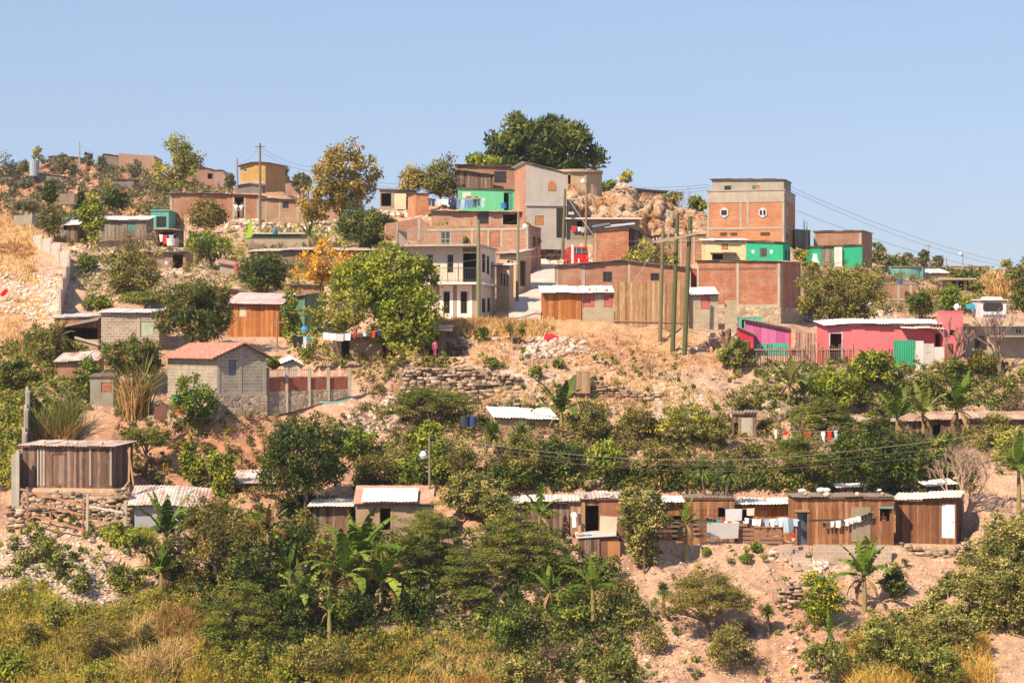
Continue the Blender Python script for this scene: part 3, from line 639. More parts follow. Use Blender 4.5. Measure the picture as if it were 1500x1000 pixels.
def twigs(mb, p, d, l, r, n, rg, spread=.75, up=.15):
    if n == 0 or r < .004: return
    e = p+d*l; mb.tube([p, p.lerp(e, .5)+Vector((rg.uniform(-.06, .06)*l, rg.uniform(-.06, .06)*l, 0)), e], [r, r*.85, r*.68], 5, cap=False)
    for i in range(2 if rg.random() < .6 else 3):
        q = (d+Vector((rg.uniform(-spread, spread), rg.uniform(-spread, spread), rg.uniform(-.3, .5)+up))).normalized(); twigs(mb, e, q, l*rg.uniform(.62, .85), r*.64, n-1, rg, spread, up)
def bare(name, label, px, D, hpx, r=.09, n=6, seed=1, c=(.22, .15, .11), lean=(0, 0), stems=1, spread=.75, group=None):
    g = G(px, D); h = hpx*D/F; rg = random.Random(seed); mb = MB(); rt = empty(name, g, label, 'tree', group)
    for i in range(stems):
        d = Vector((lean[0]+rg.uniform(-.3, .3)*(stems > 1), lean[1], 1)).normalized(); twigs(mb, Vector((0, 0, -.3)), d, h*.33, r, n, rg, spread)
    mb.build('trunk', bark(c), rt); return rt
def banana(name, label, px, D, hpx, n=8, seed=1, L=2.0, green=((.05,.09,.012),(.12,.19,.02),(.25,.3,.04)), dead=3, group=None, base=None, stem=None):
    if D is None: D = float(hitD(px, base)[0])
    g = G(px, D); h = max(.8, (500-hpx)*D/F-g.z); rng = np.random.default_rng(seed); rt = empty(name, g, label, 'plant', group); sh = max(.3, h-L*.78)
    mb = MB(); mb.tube([(0, 0, -.3), (.03, 0, sh*.5), (0, .02, sh), (0, .02, sh+.35)], [.16, .13, .09, .04], 7); mb.build('stem', bark((.24, .19, .08)), rt)
    def blade(mb, az, el, ln, wd, curve, tint):
        R = []; p = Vector((0, 0, sh+.1)); seg = 11; a = el
        dr = Vector((math.cos(az), math.sin(az), 0)); sd = Vector((-math.sin(az), math.cos(az), 0)); mid = []
        for i in range(seg+1):
            mid.append(p.copy()); stp = ln/seg; p = p+(dr*math.cos(a)+Vector((0, 0, math.sin(a))))*stp; a -= curve/seg*(.4+1.2*i/seg)
        mb.tube(mid[:9], [.035-.003*i for i in range(9)], 4, tint, cap=False)
        for s_ in (-1, 1):
            for i in range(2, seg):
                t0 = (i-2)/(seg-2); t1 = (i-1)/(seg-2); w0 = wd*math.sin(math.pi*min(1, .12+t0*.88))**.6; w1 = wd*math.sin(math.pi*min(.985, .12+t1*.88))**.6
                dz = rng.uniform(-.08, .04)*wd*2-(.10 if s_ > 0 else .28)*w0; dz1 = dz+rng.uniform(-.04, .02); tr = rng.uniform(.68, 1.05)
                a0, a1 = mid[i], mid[i+1]; gap = rng.uniform(.12, .4) if rng.random() < .55 else 0; a1 = a1.lerp(a0, gap)
                o0 = a0+sd*(s_*w0*tr)+Vector((0, 0, dz)); o1 = a1+sd*(s_*w1*tr)+Vector((0, 0, dz1))
                mb.slab([[a0, o0], [a1, o1]], .006, tint+rng.uniform(-.08, .08))
    mb = MB(); a0 = rng.uniform(0, 6.28)
    n += 2
    for i in range(n):
        t = i/(n-1); blade(mb, a0+i*2.4+rng.uniform(-.3, .3), 1.5-t*.95+rng.uniform(-.12, .12), L*rng.uniform(.85, 1.15), L*rng.uniform(.12, .15), .3+t*1.5+rng.uniform(-.3, .4), rng.uniform(.1, .8))
    mb.build('leaves', leaf(*green, .35), rt)
    if dead:
        mb = MB()
        for i in range(dead):
            az = rng.uniform(0, 6.28); sh2 = sh; blade(mb, az, -.2-rng.uniform(0, .5), L*rng.uniform(.5, .8), L*.06, 1.6, rng.uniform(0, 1))
        mb.build('dead_leaves', leaf((.16, .09, .04), (.3, .18, .08), (.36, .24, .12), .15), rt)
    return rt
def spiky(name, label, px, D, hpx, heads=1, seed=1, L=.75, c=((.05,.08,.02),(.13,.18,.035),(.26,.30,.07)), base=None, dy=.5, group=None, n=150, thick=.09):
    if D is None: D = float(hitD(px, base)[0])
    g = G(px, D); h = max(.5, (500-hpx)*D/F-g.z); rng = np.random.default_rng(seed); rt = empty(name, g, label, 'plant', group); mb = MB(); lf = MB()
    for k in range(heads):
        x = (k-(heads-1)/2)*L*1.3; y = rng.uniform(-dy, dy); z = max(.15, h-L*.8-rng.uniform(0, .3)*(k > 0)); mb.tube([(x*.2, y*.2, -.2), (x*.7, y, z*.5), (x, y, z)], [thick*1.4, thick, thick*.8], 6)
        for i in range(n):
            az = rng.uniform(0, 6.28); el = rng.uniform(-.5, 1.5); d = Vector((math.cos(az)*math.cos(el), math.sin(az)*math.cos(el), math.sin(el))); s = Vector((-math.sin(az), math.cos(az), 0))*.045
            p0 = Vector((x, y, z)); p1 = p0+d*L*.55; p2 = p0+d*L*rng.uniform(.85, 1.1)+Vector((0, 0, -.14*L)); q = len(lf.v)
            lf.add([p0-s, p0+s, p1+s, p1-s, p2], [(0, 1, 2, 3), (3, 2, 4)], rng.uniform(0, 1))
    mb.build('trunk', bark(), rt); lf.build('crown', leaf(*c, .2), rt); return rt
def tufts(name, Pt, h, m, rng, per=10, spread=.18, w=.018, lean=.45, kind='stuff', label=None, cat='grass', parent=None, droop=.3):
    Pt = Pt.copy(); n = len(Pt); N = n*per; h = np.broadcast_to(h, (n,)); base = Pt[:, None]+np.concatenate([rng.normal(0, spread, (n, per, 2)), np.zeros((n, per, 1))-.05], 2)
    ln = h[:, None]*rng.uniform(.5, 1.25, (n, per)); a = rng.uniform(0, 6.28, (n, per)); k = rng.uniform(.1, 1, (n, per))*lean
    d = np.stack([np.cos(a)*k, np.sin(a)*k, np.ones_like(a)], -1); d /= np.linalg.norm(d, axis=2, keepdims=True)
    s = np.stack([rng.uniform(-1, 1, (n, per)), rng.uniform(-.5, .5, (n, per)), np.zeros((n, per))], -1); s /= np.linalg.norm(s, axis=2, keepdims=True)+1e-9; s *= w
    mid = base+d*(ln*.6)[..., None]; tip = base+d*ln[..., None]; tip[..., :2] += d[..., :2]*(ln*droop*1.5)[..., None]; tip[..., 2] -= ln*droop*.5*k
    V = np.stack([base-s, base+s, mid+s*.8, mid-s*.8, tip-s*.1, tip+s*.1], 2).reshape(-1, 3); q = np.arange(N)[:, None]*6
    Q = np.concatenate([q+np.array([0, 1, 2, 3]), q+np.array([3, 2, 5, 4])]); t = np.clip(.45+1.5*fbm(Pt[:, 0], Pt[:, 1], 3.5, 3, 17)+rng.uniform(-.25, .25, n), 0, 1); t = np.repeat(t, per); t = np.clip(t+rng.uniform(-.2, .2, N), 0, .86); t = np.concatenate([t, t])
    o = npmesh(name, V, Q, m, parent, t)
    if not parent: tag(o, label, cat, kind=kind)
    return o
def undergrowth(name, label, poly, n, kind, rng, rc=.35, lift=.15, per=None, dens=1, Dmin=97, hr=(0., .5), dr=(1., 1.)):
    Pt = spots(poly, int(n*1.7), rng, Dmin); k = K[kind]; Pt = Pt.copy(); Pt[:, 2] += lift+rng.uniform(hr[0], hr[1], len(Pt)); R = rc*rng.uniform(.6, 1.5, len(Pt))
    o = leaves(name, Pt, R, per or max(20, int(k['per']*1.0)), k['size']*.78, leaf(*k['m'], .2, k.get('fc')), rng, None, k.get('flat', 0), k['asp'], k.get('droop', 0), flower=k.get('flower', 0), squash=.8, hollow=.2)
    return tag(o, label, 'undergrowth', kind='stuff')
# ================================================================== the houses
BR = brick(); BR2 = brick((.46,.155,.07), (.30,.09,.045), (.50,.40,.31)); BR3 = brick((.40,.20,.12), (.29,.13,.08), (.38,.29,.22)); BRo = brick((.58,.24,.11), (.44,.15,.07), (.50,.36,.25))
BLK = block(); BLK2 = block((.46,.38,.27), (.36,.29,.2), (.42,.35,.26)); CONC = plaster((.36,.32,.27), .3); CONCL = plaster((.48,.42,.34), .3); ADOBE = plaster((.40,.27,.18), .4)
PL = planks((.30,.125,.055), (.17,.07,.035), (.42,.22,.11)); PLd = planks((.19,.11,.075), (.085,.05,.038), (.29,.20,.15)); PLo = planks((.42,.15,.045), (.30,.10,.03), (.50,.22,.08)); PLt = planks((.38,.22,.11), (.24,.13,.06), (.5,.33,.19))
TW = tin(); TWr = tin((.6,.54,.5), .62, (.36,.16,.1)); TP = tin((.66,.50,.47), .5, (.42,.2,.15)); TWb = tin((.74,.71,.68), .38); TD = tin((.24,.2,.17), .5, (.16,.09,.06)); TB = tin((.28,.3,.33), .2, (.2,.12,.08))
MAS = masonry(); MASb = masonry((.44,.34,.24), (.26,.19,.13), 2.4)
dk = wood((.1,.06,.04)); orange = paint((.48,.20,.07)); DG = ('w',)
# ---- lowest row, on the ledge above the ravine
shack_blue_door = house('plank_shack', 'long brown plank shack with open blue door and a woman in its window', 1165, 1309, 798, 728, 117.0, 3.0, PL, yaw=0, rise=-.02, plank=.2, bot=-.6, rm=TD, over=.12, front=.15,
    holes=[(1168,750,1183,801,'o'), (1289,744,1307,763,'o')], cat='shack', found=None, blend=.6)
H = shack_blue_door
hbox(H, 'door_frame', wood((.34,.2,.1)), 1164, 746, 1186, 749.5, -.06, .1); 
o = MB().box(0, .62, 0, .04, 0, 1.98).build('door', paint((.16,.20,.25), .4, .2), H.root); o.location = (H.u(1170), .2, H.z(1170, 801.5)+.02); o.rotation_euler = (0, 0, .5)
o = MB().box(0, H.u(1275)-H.u(1247), -.03, -.006, 0, 1.98).build('patch_panel', plaster((.31,.24,.17), .25), H.root); o.location = (H.u(1247), 0, H.z(1247, 793))
hbox(H, 'window_header', paint((.16,.32,.27)), 1287, 741.5, 1309, 744.5, -.05, .08)
hbox(H, 'mid_rail', dk, 1184, 760, 1246, 761.6, -.045, -.02)
house('plank_shack', 'right-hand brown plank shack with a white door and white sheet roof', 1312, 1401, 794, 731, 118.6, 3.3, planks((.2,.085,.04), (.12,.05,.028), (.28,.13,.07)), yaw=-17, blend=.9, rise=.12, plank=.2, rm=TWb, over=.25, front=.3, side=.22,
    prof=[(1312,731),(1352,731),(1353,729),(1401,728)], holes=[(1379,738,1398.5,788,'d',paint((.78,.77,.80), .5, .06))], cat='shack')
mid = house('plank_shack', 'brown plank shack with low roof behind the laundry fence', 1006, 1076, 797, 729, 119.4, 2.6, PL, rise=.0, plank=.2, rm=TD, over=.1, holes=[(1052,743,1068,757,'o')], cat='shack', bot=-.8)
H2 = house('open_shack', 'white roofed shack with a shaded porch behind washing lines', 1077, 1165, 797, 737, 120.6, 2.2, PLo, rise=.12, plank=.2, rm=TWb, front=.5, holes=[(1088,747,1103,771,'o'), (1110,747,1126,760,'s',paint((.5,.28,.1)))], cat='shack')
house('plank_shack', 'brown shack under a white sheet roof behind the leafy tree', 942, 1028, 797, 735, 120.2, 2.6, PL, rise=.12, plank=.2, rm=TWb, front=.35, holes=[(985,755,998,790,'o')], cat='shack')
H5 = house('plank_shack', 'shack with dark open doorway, rusty panel and hanging sheet', 852, 950, 792, 730, 118.4, 3.4, planks((.24,.12,.07), (.14,.07,.04), (.34,.19,.12)), rise=.1, plank=.25, rm=TWr, front=.2, side=.15,
    holes=[(858,740,877,779,'o')], cat='shack', prof=[(852,730),(915,729),(950,729)])
hbox(H5, 'door_frame', wood((.36,.2,.1)), 852, 733, 857, 780, -.06, .03); hbox(H5, 'rusty_panel', tin((.36,.14,.07), .8, (.22,.09,.05)), 880, 733, 912, 758, -.035, -.01)
house('plank_lean_to', 'small recessed lean-to of pale boards left of the dark doorway', 836, 851.5, 780, 733, 119.4, 2.4, planks((.40,.26,.18), (.28,.17,.11), (.5,.34,.24)), rise=.1, plank=.22, rm=TW, front=.25, cat='shack')
house('low_shack', 'low shack with layered sheet roof behind bushes beside leaning banana leaf', 748, 834, 790, 736, 119.8, 2.8, PLd, rise=.12, plank=.22, rm=tin((.70,.62,.6), .35), front=.4, prof=[(748,736),(790,733),(834,734)], holes=[(794,748,806,760,'o')], cat='shack')
AD = house('adobe_house', 'tan adobe house with clay tiles and bright metal sheet over its doorway', 521, 632, 790, 737, 118.0, 3.8, ADOBE, profw=[(0,0),(2.0,.75),(3.8,.1)], prof=[(521,735),(632,735)], roof='tile', gable_m=1, rm=rooftile((.48,.27,.2),(.34,.17,.12)), front=.25, side=.12,
    holes=[(557,744,572,776,'o')], strips=[(553.5,741,556.5,778),(572.5,741,575.5,778)], stripm=ADOBE)
q = MB(); corr(q, lambda u, v: H_z+(v+.95)*.33, 0, AD.u(612)-AD.u(530), -.95, 1.2, random.Random(5)) if False else None
u0, u1 = AD.u(531), AD.u(611); corr(q, lambda u, v: AD.z(531, 737)+.1+(v+.55)*.39, u0, u1, -.55, 1.15, random.Random(5)); q.build('metal_sheet', TWb, AD.root)
house('low_shack', 'dark shack with bright sheet roof hidden behind the tall dark tree', 458, 512, 790, 740, 119.5, 2.6, PLd, rise=.15, rm=TWb, front=.4, plank=.2, cat='shack')
TS = house('tin_shack', 'grey corrugated tin shack beside the wooden gate', 197, 296, 779, 737, 120.2, 3.2, tin((.33,.34,.37), .25, (.25,.16,.11)), yaw=4, rise=.75, rm=TWr, front=.45, side=.35, prof=[(197,737),(255,737),(296,741)], holes=[(262,748,276,776,'o')], cat='shack')
WS = house('weathered_shack', 'weathered grey brown plank shack on a dry stone wall', 33, 165, 713, 652, 123.6, 3.4, PLd, yaw=-10, blend=.7, rise=.12, plank=.24, rm=tin((.66,.52,.46), .5), over=.3, holes=[(77,665,98,711,'d',planks((.22,.14,.10), (.14,.09,.07), (.3,.2,.15)))], bot=-.8, cat='shack')
for i, px in enumerate((55, 59.5, 64)): hbox(WS, 'batten', wood((.45,.42,.38)), px, 657, px+1.6, 711, -.05, -.025)
hbox(WS, 'batten', wood((.3,.26,.22)), 131, 655, 134, 711, -.05, -.025); hbox(WS, 'batten', wood((.3,.26,.22)), 161, 655, 164, 711, -.06, -.025)
# ---- small huts half way up
house('adobe_hut', 'tiny adobe hut with white sheet roof beside a banana plant', 727, 812, 636, 612, 131.5, 2.6, ADOBE, yaw=10, rise=.5, rm=TWb, front=.3, side=.2, prof=[(727,610),(770,612),(812,613)], holes=[(775,619,784,628,'o')], cat='hut')
HT = house('plank_hut', 'narrow hut with dark sheet roof and pale door on the bank', 1073, 1108, 640, 605, 133.2, 1.9, PLd, yaw=-6, rise=.1, rm=TD, over=.15, plank=.25, holes=[(1085,610,1103,639,'d',plaster((.40,.37,.30), .2)), (1075,619,1081,637,'o')], cat='hut')
house('long_shack', 'long low wooden shack roofed with rubble behind banana plants', 1262, 1560, 652, 617, 136.6, 3.4, planks((.2,.12,.08), (.12,.07,.05), (.3,.2,.14)), rise=.35, plank=.3, rm=tin((.46,.36,.29), .6), front=.3, prof=[(1262,617),(1330,616),(1400,613),(1560,614)],
    holes=[(1296,612.5 if False else 620,1308,640,'s',paint((.32,.34,.24))), (1366,622,1378,650,'o'), (1435,618,1452,645,'s',plaster((.42,.34,.28), .3))], cat='shack')
house('low_shack', 'small flat white roof peeping over the plank shacks under the dark trees', 1232, 1262, 728, 714, 124.5, 2.2, PL, rise=.05, rm=TWb, cat='shack', front=.2)
house('low_shack', 'small white roofed shelter behind the right-hand plank shack', 1364, 1396, 728, 711, 125.0, 2.6, PLd, rise=.1, rm=TWb, cat='shack', front=.2, prof=[(1364,712),(1396,709)])
house('low_shack', 'pale patched roof beside the dark green tree on the left slope', 343, 398, 720, 706, 125.5, 2.4, PLd, rise=.55, rm=TWr, cat='shack', front=.3)
# ---- left cluster
house('block_house', 'grey concrete block house with white roof and pale green window', 148, 233, 512, 458, 149.0, 4, BLK, rise=.3, rm=TWb, front=.25, side=.2, holes=[(206,471,226,493,'s',paint((.42,.46,.36)))], strips=[(201,459,205,512)])
LT = house('lean_to', 'brown lean-to with a drooping dark roof left of the block house', 80, 146, 520, 464, 150.0, 4.2, planks((.27,.12,.07), (.18,.08,.045), (.36,.18,.11)), rise=.3, rm=TW, front=.1, prof=[(80,465),(146,463)], holes=[(97,480,143,519,'o')], cat='lean-to', plank=.3)
q = MB(); u0, u1 = LT.u(84), LT.u(147.5); q.slab([[(u0, -.9, LT.z(84,481)), (u1, -.9, LT.z(147,468))], [(u0, .02, LT.z(84,478)), (u1, .02, LT.z(147,463.5))]], .06); q.build('drooping_roof', TD, LT.root)
hbox(LT, 'half_wall', plaster((.40,.31,.24), .3), 113, 497, 146, 519, -.5, -.3); q = MB(); q.bar((LT.u(112), -.55, LT.z(112,494)), (LT.u(150), -.55, LT.z(150,505)), .16); q.build('pale_beam', wood((.5,.4,.3)), LT.root)
house('rubble_roof_shack', 'low brown shack with rusty loose sheets among the bushes', 84, 140, 560, 529, 143.0, 3, BR3, rise=.55, rm=TWr, front=.3, cat='shack', prof=[(84,529),(140,527)])
house('garden_hut', 'grey rendered hut with red brick patch behind the cane', 132, 166, 597, 551, 139.0, 2.4, plaster((.30,.27,.23), .4), rise=.2, rm=TD, over=.1, cat='hut', holes=[(148,560,164,574,'s',BR2)])
TH = house('tile_house', 'grey block house with red tiled gable roof on a stone base', 318, 390, 610, 521, 132.5, 9.0, block((.38,.32,.25),(.28,.235,.18),(.50,.43,.35),.45,.22), yaw=30, prof=[(318,521),(356,503),(390,521)], roof='tile', rise=0, rm=rooftile((.47,.19,.14),(.30,.12,.09)), front=.35, side=.45,
    holes=[(335,527,346,550,'s',paint((.16,.17,.19)))], strips=[(350,507,354,580),(318,576,390,581),(318,521,322,580),(386,524,390,580)], found=MASb, fh=1.32, bot=-1.2, blend=1.2)
house('orange_shack', 'orange plank shack with faded pink metal roof and green side', 335, 409, 493, 444, 155.0, 4.6, PLo, yaw=-6, rise=.85, rm=TP, front=.35, side=.35, plank=.22, holes=[(350,449,361,464,'s',paint((.62,.52,.36)))], cat='shack', prof=[(335,444),(409,445)])
house('green_shack', 'dark green metal sided shed joined to the orange shack', 411, 446, 490, 436, 157.0, 3.6, planks((.10,.20,.14), (.07,.15,.10), (.14,.26,.18)), yaw=-22, rise=.3, rm=TP, front=.2, prof=[(411,438),(446,432)], cat='shed', plank=.25)
house('garden_store', 'little cream store with bright tin roof behind the iron railings', 417, 439, 552, 529, 138.0, 1.8, plaster((.55,.46,.36), .25), rise=.2, rm=TWb, prof=[(417,530),(428,526),(439,532)], cat='store', yaw=10)
house('brick_hut', 'low brick hut under the big lime tree behind white washing', 488, 560, 528, 494, 146.5, 3, brick((.40,.26,.17),(.3,.19,.12),(.42,.33,.25)), rise=.3, rm=TD, front=.3, cat='hut', holes=[(500,500,512,526,'o')])
house('post_hut', 'dark open hut with a pale corner post at the foot of the big tree', 608, 652, 529, 483, 146.0, 3, planks((.18,.12,.09), (.1,.07,.05), (.28,.2,.15)), rise=.35, rm=TD, front=.6, side=.5, cat='hut', holes=[(618,492,642,528,'o')])
# ---- white house with balcony
WH = house('two_storey_house', 'white two storey house with balcony, black slit windows and roof terrace', 583, 703, 469, 362, 157.0, 7.2, plaster((.66,.56,.45), .18), yaw=-9, rise=0, roof='slab', rth=.16, front=1.1, side=.12,
    holes=[(625,373,634,399,'g',dk),(655,373,664,399,'g',dk),(587,374,602,382,'o'),(678,371,698,413,'o'),(650,427,659,459,'w',dk),(675,427,684,459,'w',dk)],
    rholes=[(706,372,711,399,'w',dk),(713,375,717,402,'w',dk),(719,384,723,408,'w',paint((.6,.4,.4))),(706,437,711,458,'w',dk),(714,436,718,457,'w',dk)], bot=-1)
pu_, pz = WH.u, WH.z; q = MB(); q.box(WH.u(620), WH.w+.16, -1.1, -.002, WH.z(660,417), WH.z(660,414)); q.box(WH.w+.002, WH.w+.35, .0, 7.0, WH.z(660,417)+.003, WH.z(660,414)-.003); q.build('balcony_slab', plaster((.74,.66,.62), .12), WH.root)
q = MB()
for a, b in ((639,643),(664,669),(692,696)): q.box(WH.u(a), WH.u(b), -.05, .02, -.5, WH.z(660,417)-.01)
q.build_each('pilaster', plaster((.36,.29,.19), .2), WH.root); q = MB()
for a, b, i in ((644,663.5,0),(669.5,691.5,1)):
    for c, d in ((a, a+4.5), (b-4.5, b)): q.box(WH.u(c), WH.u(d), -.035, .02, -.4, WH.z(660,418))
    q.box(WH.u(a+4.6), WH.u(b-4.6), -.033, .02, -.4, WH.z(660,460)); q.box(WH.u(a+4.6), WH.u(b-4.6), -.033, .02, WH.z(660,426.5), WH.z(660,418))
q.build_each('white_render', plaster((.88,.84,.83), .06), WH.root)
q = MB(); zr0, zr1 = WH.z(660,413.5), WH.z(660,393.5); iron = plain((.10,.10,.11), .5, .3); a, b = WH.u(621), WH.w-.03
for z in (zr0+.1, zr1): q.box(a, b, -1.04, -1.01, z, z+.04)
n_ = 34
for i in range(n_+1): x = a+(b-a)*i/n_; q.box(x-.009, x+.009, -1.034, -1.016, zr0, zr1)
q.build('balcony_railing', iron, WH.root); q = MB()
for px in (620.5, 659.5): x = WH.u(px); q.box(x-.02, x+.02, -1.0, -.96, zr0, WH.z(660,362))
q.build_each('post', iron, WH.root); hbox(WH, 'header_panel', wood((.2,.14,.1)), 678, 363, 698, 369, -.03, .02)
q = MB(); q.box(WH.u(622), WH.u(678), -.045, .02, WH.z(660,366.5), WH.z(660,363)); 
q = MB(); zt0, zt1 = WH.z(660,359.2), WH.z(660,336.5)
for z in (zt0+.1, zt1): q.box(WH.u(602), WH.u(681), -.98, -.95, z, z+.04)
for i in range(25): x = WH.u(602)+(WH.u(681)-WH.u(602))*i/24; q.box(x-.012, x+.012, -.976, -.954, zt0, zt1)
q.build('terrace_railing', plain((.30,.24,.2), .7), WH.root)
q = MB(); q.box(WH.u(584), WH.u(584)+.14, -1.0, 2.4, zt0, zt1-.03); q.prism([(WH.u(585.2)+.05, zt0), (WH.u(606), zt0), (WH.u(585.2)+.05, zt1-.1)], -.93, -.8); q.box(WH.u(626), WH.u(628), -.97+.06, -.75, zt0, zt1-.02); q.build_each('parapet', plaster((.34,.27,.22), .3), WH.root)
TB_ = house('brick_house', 'unfinished brick house with concrete posts behind the roof terrace', 622, 774, 415, 333, 181.0, 5.2, brick((.46,.235,.15),(.34,.15,.09),(.50,.40,.31)), yaw=-13, rise=0, roof='slab', rth=.1, over=.04, rm=brick((.46,.235,.15),(.34,.15,.09),(.50,.40,.31)),
    holes=[(645,339,660,361,'w',plain((.4,.42,.42))), (717,340,733,361,'s',BR2)], rholes=[(781,345,785,362,'o')],
    strips=[(714,338,717,362),(733,338,736.5,362),(690,334,693,362),(770,333,774,395),(622,334.5,774,338)], rstrips=[(774,333,777,392),(787,338,790.5,400)])
house('terracotta_annex', 'tan house with patched white roof and tall windows beside the lane', 727, 746, 462, 388, 162.0, .55, plaster((.55,.38,.25), .25), yaw=-38, rise=.1, rm=TWr, front=.35, side=.3, holes=[(733,400,735.5,418,'w'),(737.5,401,740,419,'w'),(742,402,744,420,'w')], pyr=388)
house('tan_house', 'ochre rendered house with a white patched roof and black doorway on the lane', 732, 757, 440, 371, 167.5, 3.4, plaster((.56,.41,.27), .25), yaw=-20, rise=.4, rm=TWr, front=.5, side=.35, holes=[(743,381,747,394,'w',dk),(748.5,383,752,403,'w',dk)], rholes=[(762,382,771,419,'o')])
# ---- fence row at the top of the terrace
FR_ = house('orange_shed', 'orange plank shed under a long white roof at the lane corner', 796, 851.5, 477, 428, 157.0, 3.4, PLo, yaw=2, rise=.55, rm=TWb, front=.35, side=.2, plank=.2, bot=-.7, cat='shed', prof=[(796,428),(851.5,428)])
PB = house('block_shed', 'block shed with two pink shutters beside the orange planks', 852.5, 899.5, 477, 428, 157.2, 3.4, BLK2, rise=.55, rm=TWb, front=.35, side=.02, bot=-.7, cat='shed', holes=[(854,430,871,450,'s',paint((.50,.14,.13))),(885,430,898,450,'s',paint((.50,.14,.13)))])
HF = house('block_shed', 'block shed with a single pink shutter right of the plank fence', 1010, 1052, 482, 431, 156.0, 3.2, BLK2, rise=.55, rm=TWb, front=.35, side=.05, bot=-.7, cat='shed', holes=[(1027,432,1039.5,453,'s',paint((.50,.14,.13)))], prof=[(1010,431),(1052,430)])
MB().box(0, .9, 0, .18, -1, 2.2).build('block_pier', BLK2, HF.root).location = (HF.w+.55, .3, 0)
LB = house('long_brick_house', 'long low brick house with shallow gable and small dark windows', 815, 1012, 446, 388, 163.5, 6, BR3 if False else brick((.44,.20,.12),(.32,.13,.075),(.47,.37,.28)), prof=[(815,388.5),(914,381),(1012,392)], rise=.1, rm=tin((.5,.56,.56), .2), front=.3, side=.15,
    holes=[(883,398,897,413,'w',dk),(953,400,966,411,'w',dk)], strips=[(815,390,818,446),(852,388,857,446),(920,383,923.5,446),(1008,393,1012,446)])
RH = house('red_panel_room', 'small room with red painted panel between the two brick houses', 1010, 1021, 446, 394, 166.5, 3, paint((.40,.10,.08)), roof='slab', rise=0, rth=.06, over=.05, cat='room', pad=False)
BB = house('large_brick_house', 'large red brick house with a dentil course and rubble stone base', 1021, 1143, 474, 384, 162.5, 6.5, BR2, yaw=-22, rise=.1, rm=TD, over=.12, strips=[(1021,388,1024,450),(1079,384,1082.5,450),(1139,384,1143,450),(1021,446,1143,450)], rstrips=[(1143,386,1146,462)], found=MASb, fh=1.28, prof=[(1021,382),(1143,383)])
q = MB(); 
for i in range(34):
    a = BB.u(1024+(1137-1024)*i/34); q.box(a, a+.11, -.035, .02, BB.z(1080,395), BB.z(1080,392)) if i != 16 and i != 17 else None
q.build('vent_blocks', plain((.12,.09,.08)), BB.root)
house('brick_block', 'windowless square of new red brick under a dark wood roof', 871, 921, 393, 340, 176.0, 4.5, BR, rise=0, rm=TD, prof=[(871,338),(921,334)], over=.15, strips=[(871,340,873.5,393)])
house('plank_room', 'dark grey plank room leaning on the square brick block', 922.5, 958, 392, 346, 177.5, 4, PLd, rise=0, rm=TD, prof=[(922.5,334),(935,338),(958,347)], over=.2, cat='room', plank=.3)
house('back_brick_room', 'long back wall of brick with concrete posts behind the three poles', 960, 1034, 402, 345, 179.0, 4, brick((.46,.22,.13),(.34,.14,.08),(.47,.37,.28)), rise=0, rm=TD, prof=[(960,345),(1034,343)], over=.1, cat='room', strips=[(996,346,999,402),(1015,346,1018,402),(960,352,1034,354)])
SH = house('shop_house', 'long grey rendered house with a shaded porch and flat pale roof', 829, 937, 353, 322, 189.0, 5, plaster((.30,.26,.22), .35), rise=.1, roof='slab', rth=.14, front=1.1, side=.15, rm=plaster((.62,.55,.46), .15), holes=[(908,326,922,331,'s',dk),(878,325,892,332,'s',orange),(845,324,853,334,'o')], cat='house')
hbox(SH, 'porch_wall', plaster((.38,.31,.25), .3), 829, 352, 872, 366, -1.1, -.9)
# ---- upper middle
GT = house('grey_tall_house', 'tall bare concrete house with a sloping top and arched orange shutter', 770, 830, 349, 239, 188.0, 6.4, plaster((.43,.39,.35), .18), yaw=9, rise=0, rm=TW, prof=[(770,238),(830,253)], front=.1, side=.3, holes=[(784,316,797,330,'s',orange)], bot=-1)
hbox(GT, 'upper_floor_edge', plaster((.50,.44,.38), .2), 770, 299, 830, 301.5, -.14, -.02)
cx_, cz_ = (GT.u(802.5)+GT.u(814))/2, GT.z(808,279); rr_ = (GT.u(814)-GT.u(802.5))/2; zt_ = GT.z(808,271); MB().prism([(cx_-rr_, cz_), (cx_+rr_, cz_)]+[(cx_+rr_*math.cos(t*math.pi/8), zt_+rr_*1.05*math.sin(t*math.pi/8)) for t in range(9)], -.05, .02).build('arched_shutter', orange, GT.root)
hbox(GT, 'doorway_shade_panel', plain((.03,.025,.02)), 815, 305, 829, 348, -.02, .03)  # near-black panel on the wall, painted as the shade inside a doorway
MB().box(-.03, -.004, .05, 6.3, -.5, GT.z(770,241)).build('brick_side', brick((.58,.25,.15),(.44,.17,.1),(.55,.42,.32)), GT.root)
house('brown_brick_house', 'reddish brick house with barred window under the big tree', 670, 764, 290, 243, 207.0, 6, BR3, rise=.1, rm=TWr, over=.3, holes=[(724,251,742,268,'g',dk)], prof=[(670,241),(764,245)])
house('plank_extension', 'dark weathered plank extension with sloping eave in front of brick', 668, 722, 285, 252, 204.0, 2.2, PLd, rise=0, rm=TD, prof=[(668,249),(722,256)], over=.3, cat='room', plank=.3, pad=False)
GH = house('green_house', 'mint green rendered house with an open dark door', 671, 755, 309, 277, 197.0, 5, paint((.13,.47,.25), .8, .12), rise=0, rm=tin((.3,.3,.25), .3), prof=[(671,275.5),(755,278)], over=.12, holes=[(738,282,751,308,'o'),(676,280,690,290,'s',paint((.50,.62,.50)))])
hbox(GH, 'door', paint((.07,.28,.20)), 745, 283, 751, 308, .08, .11)
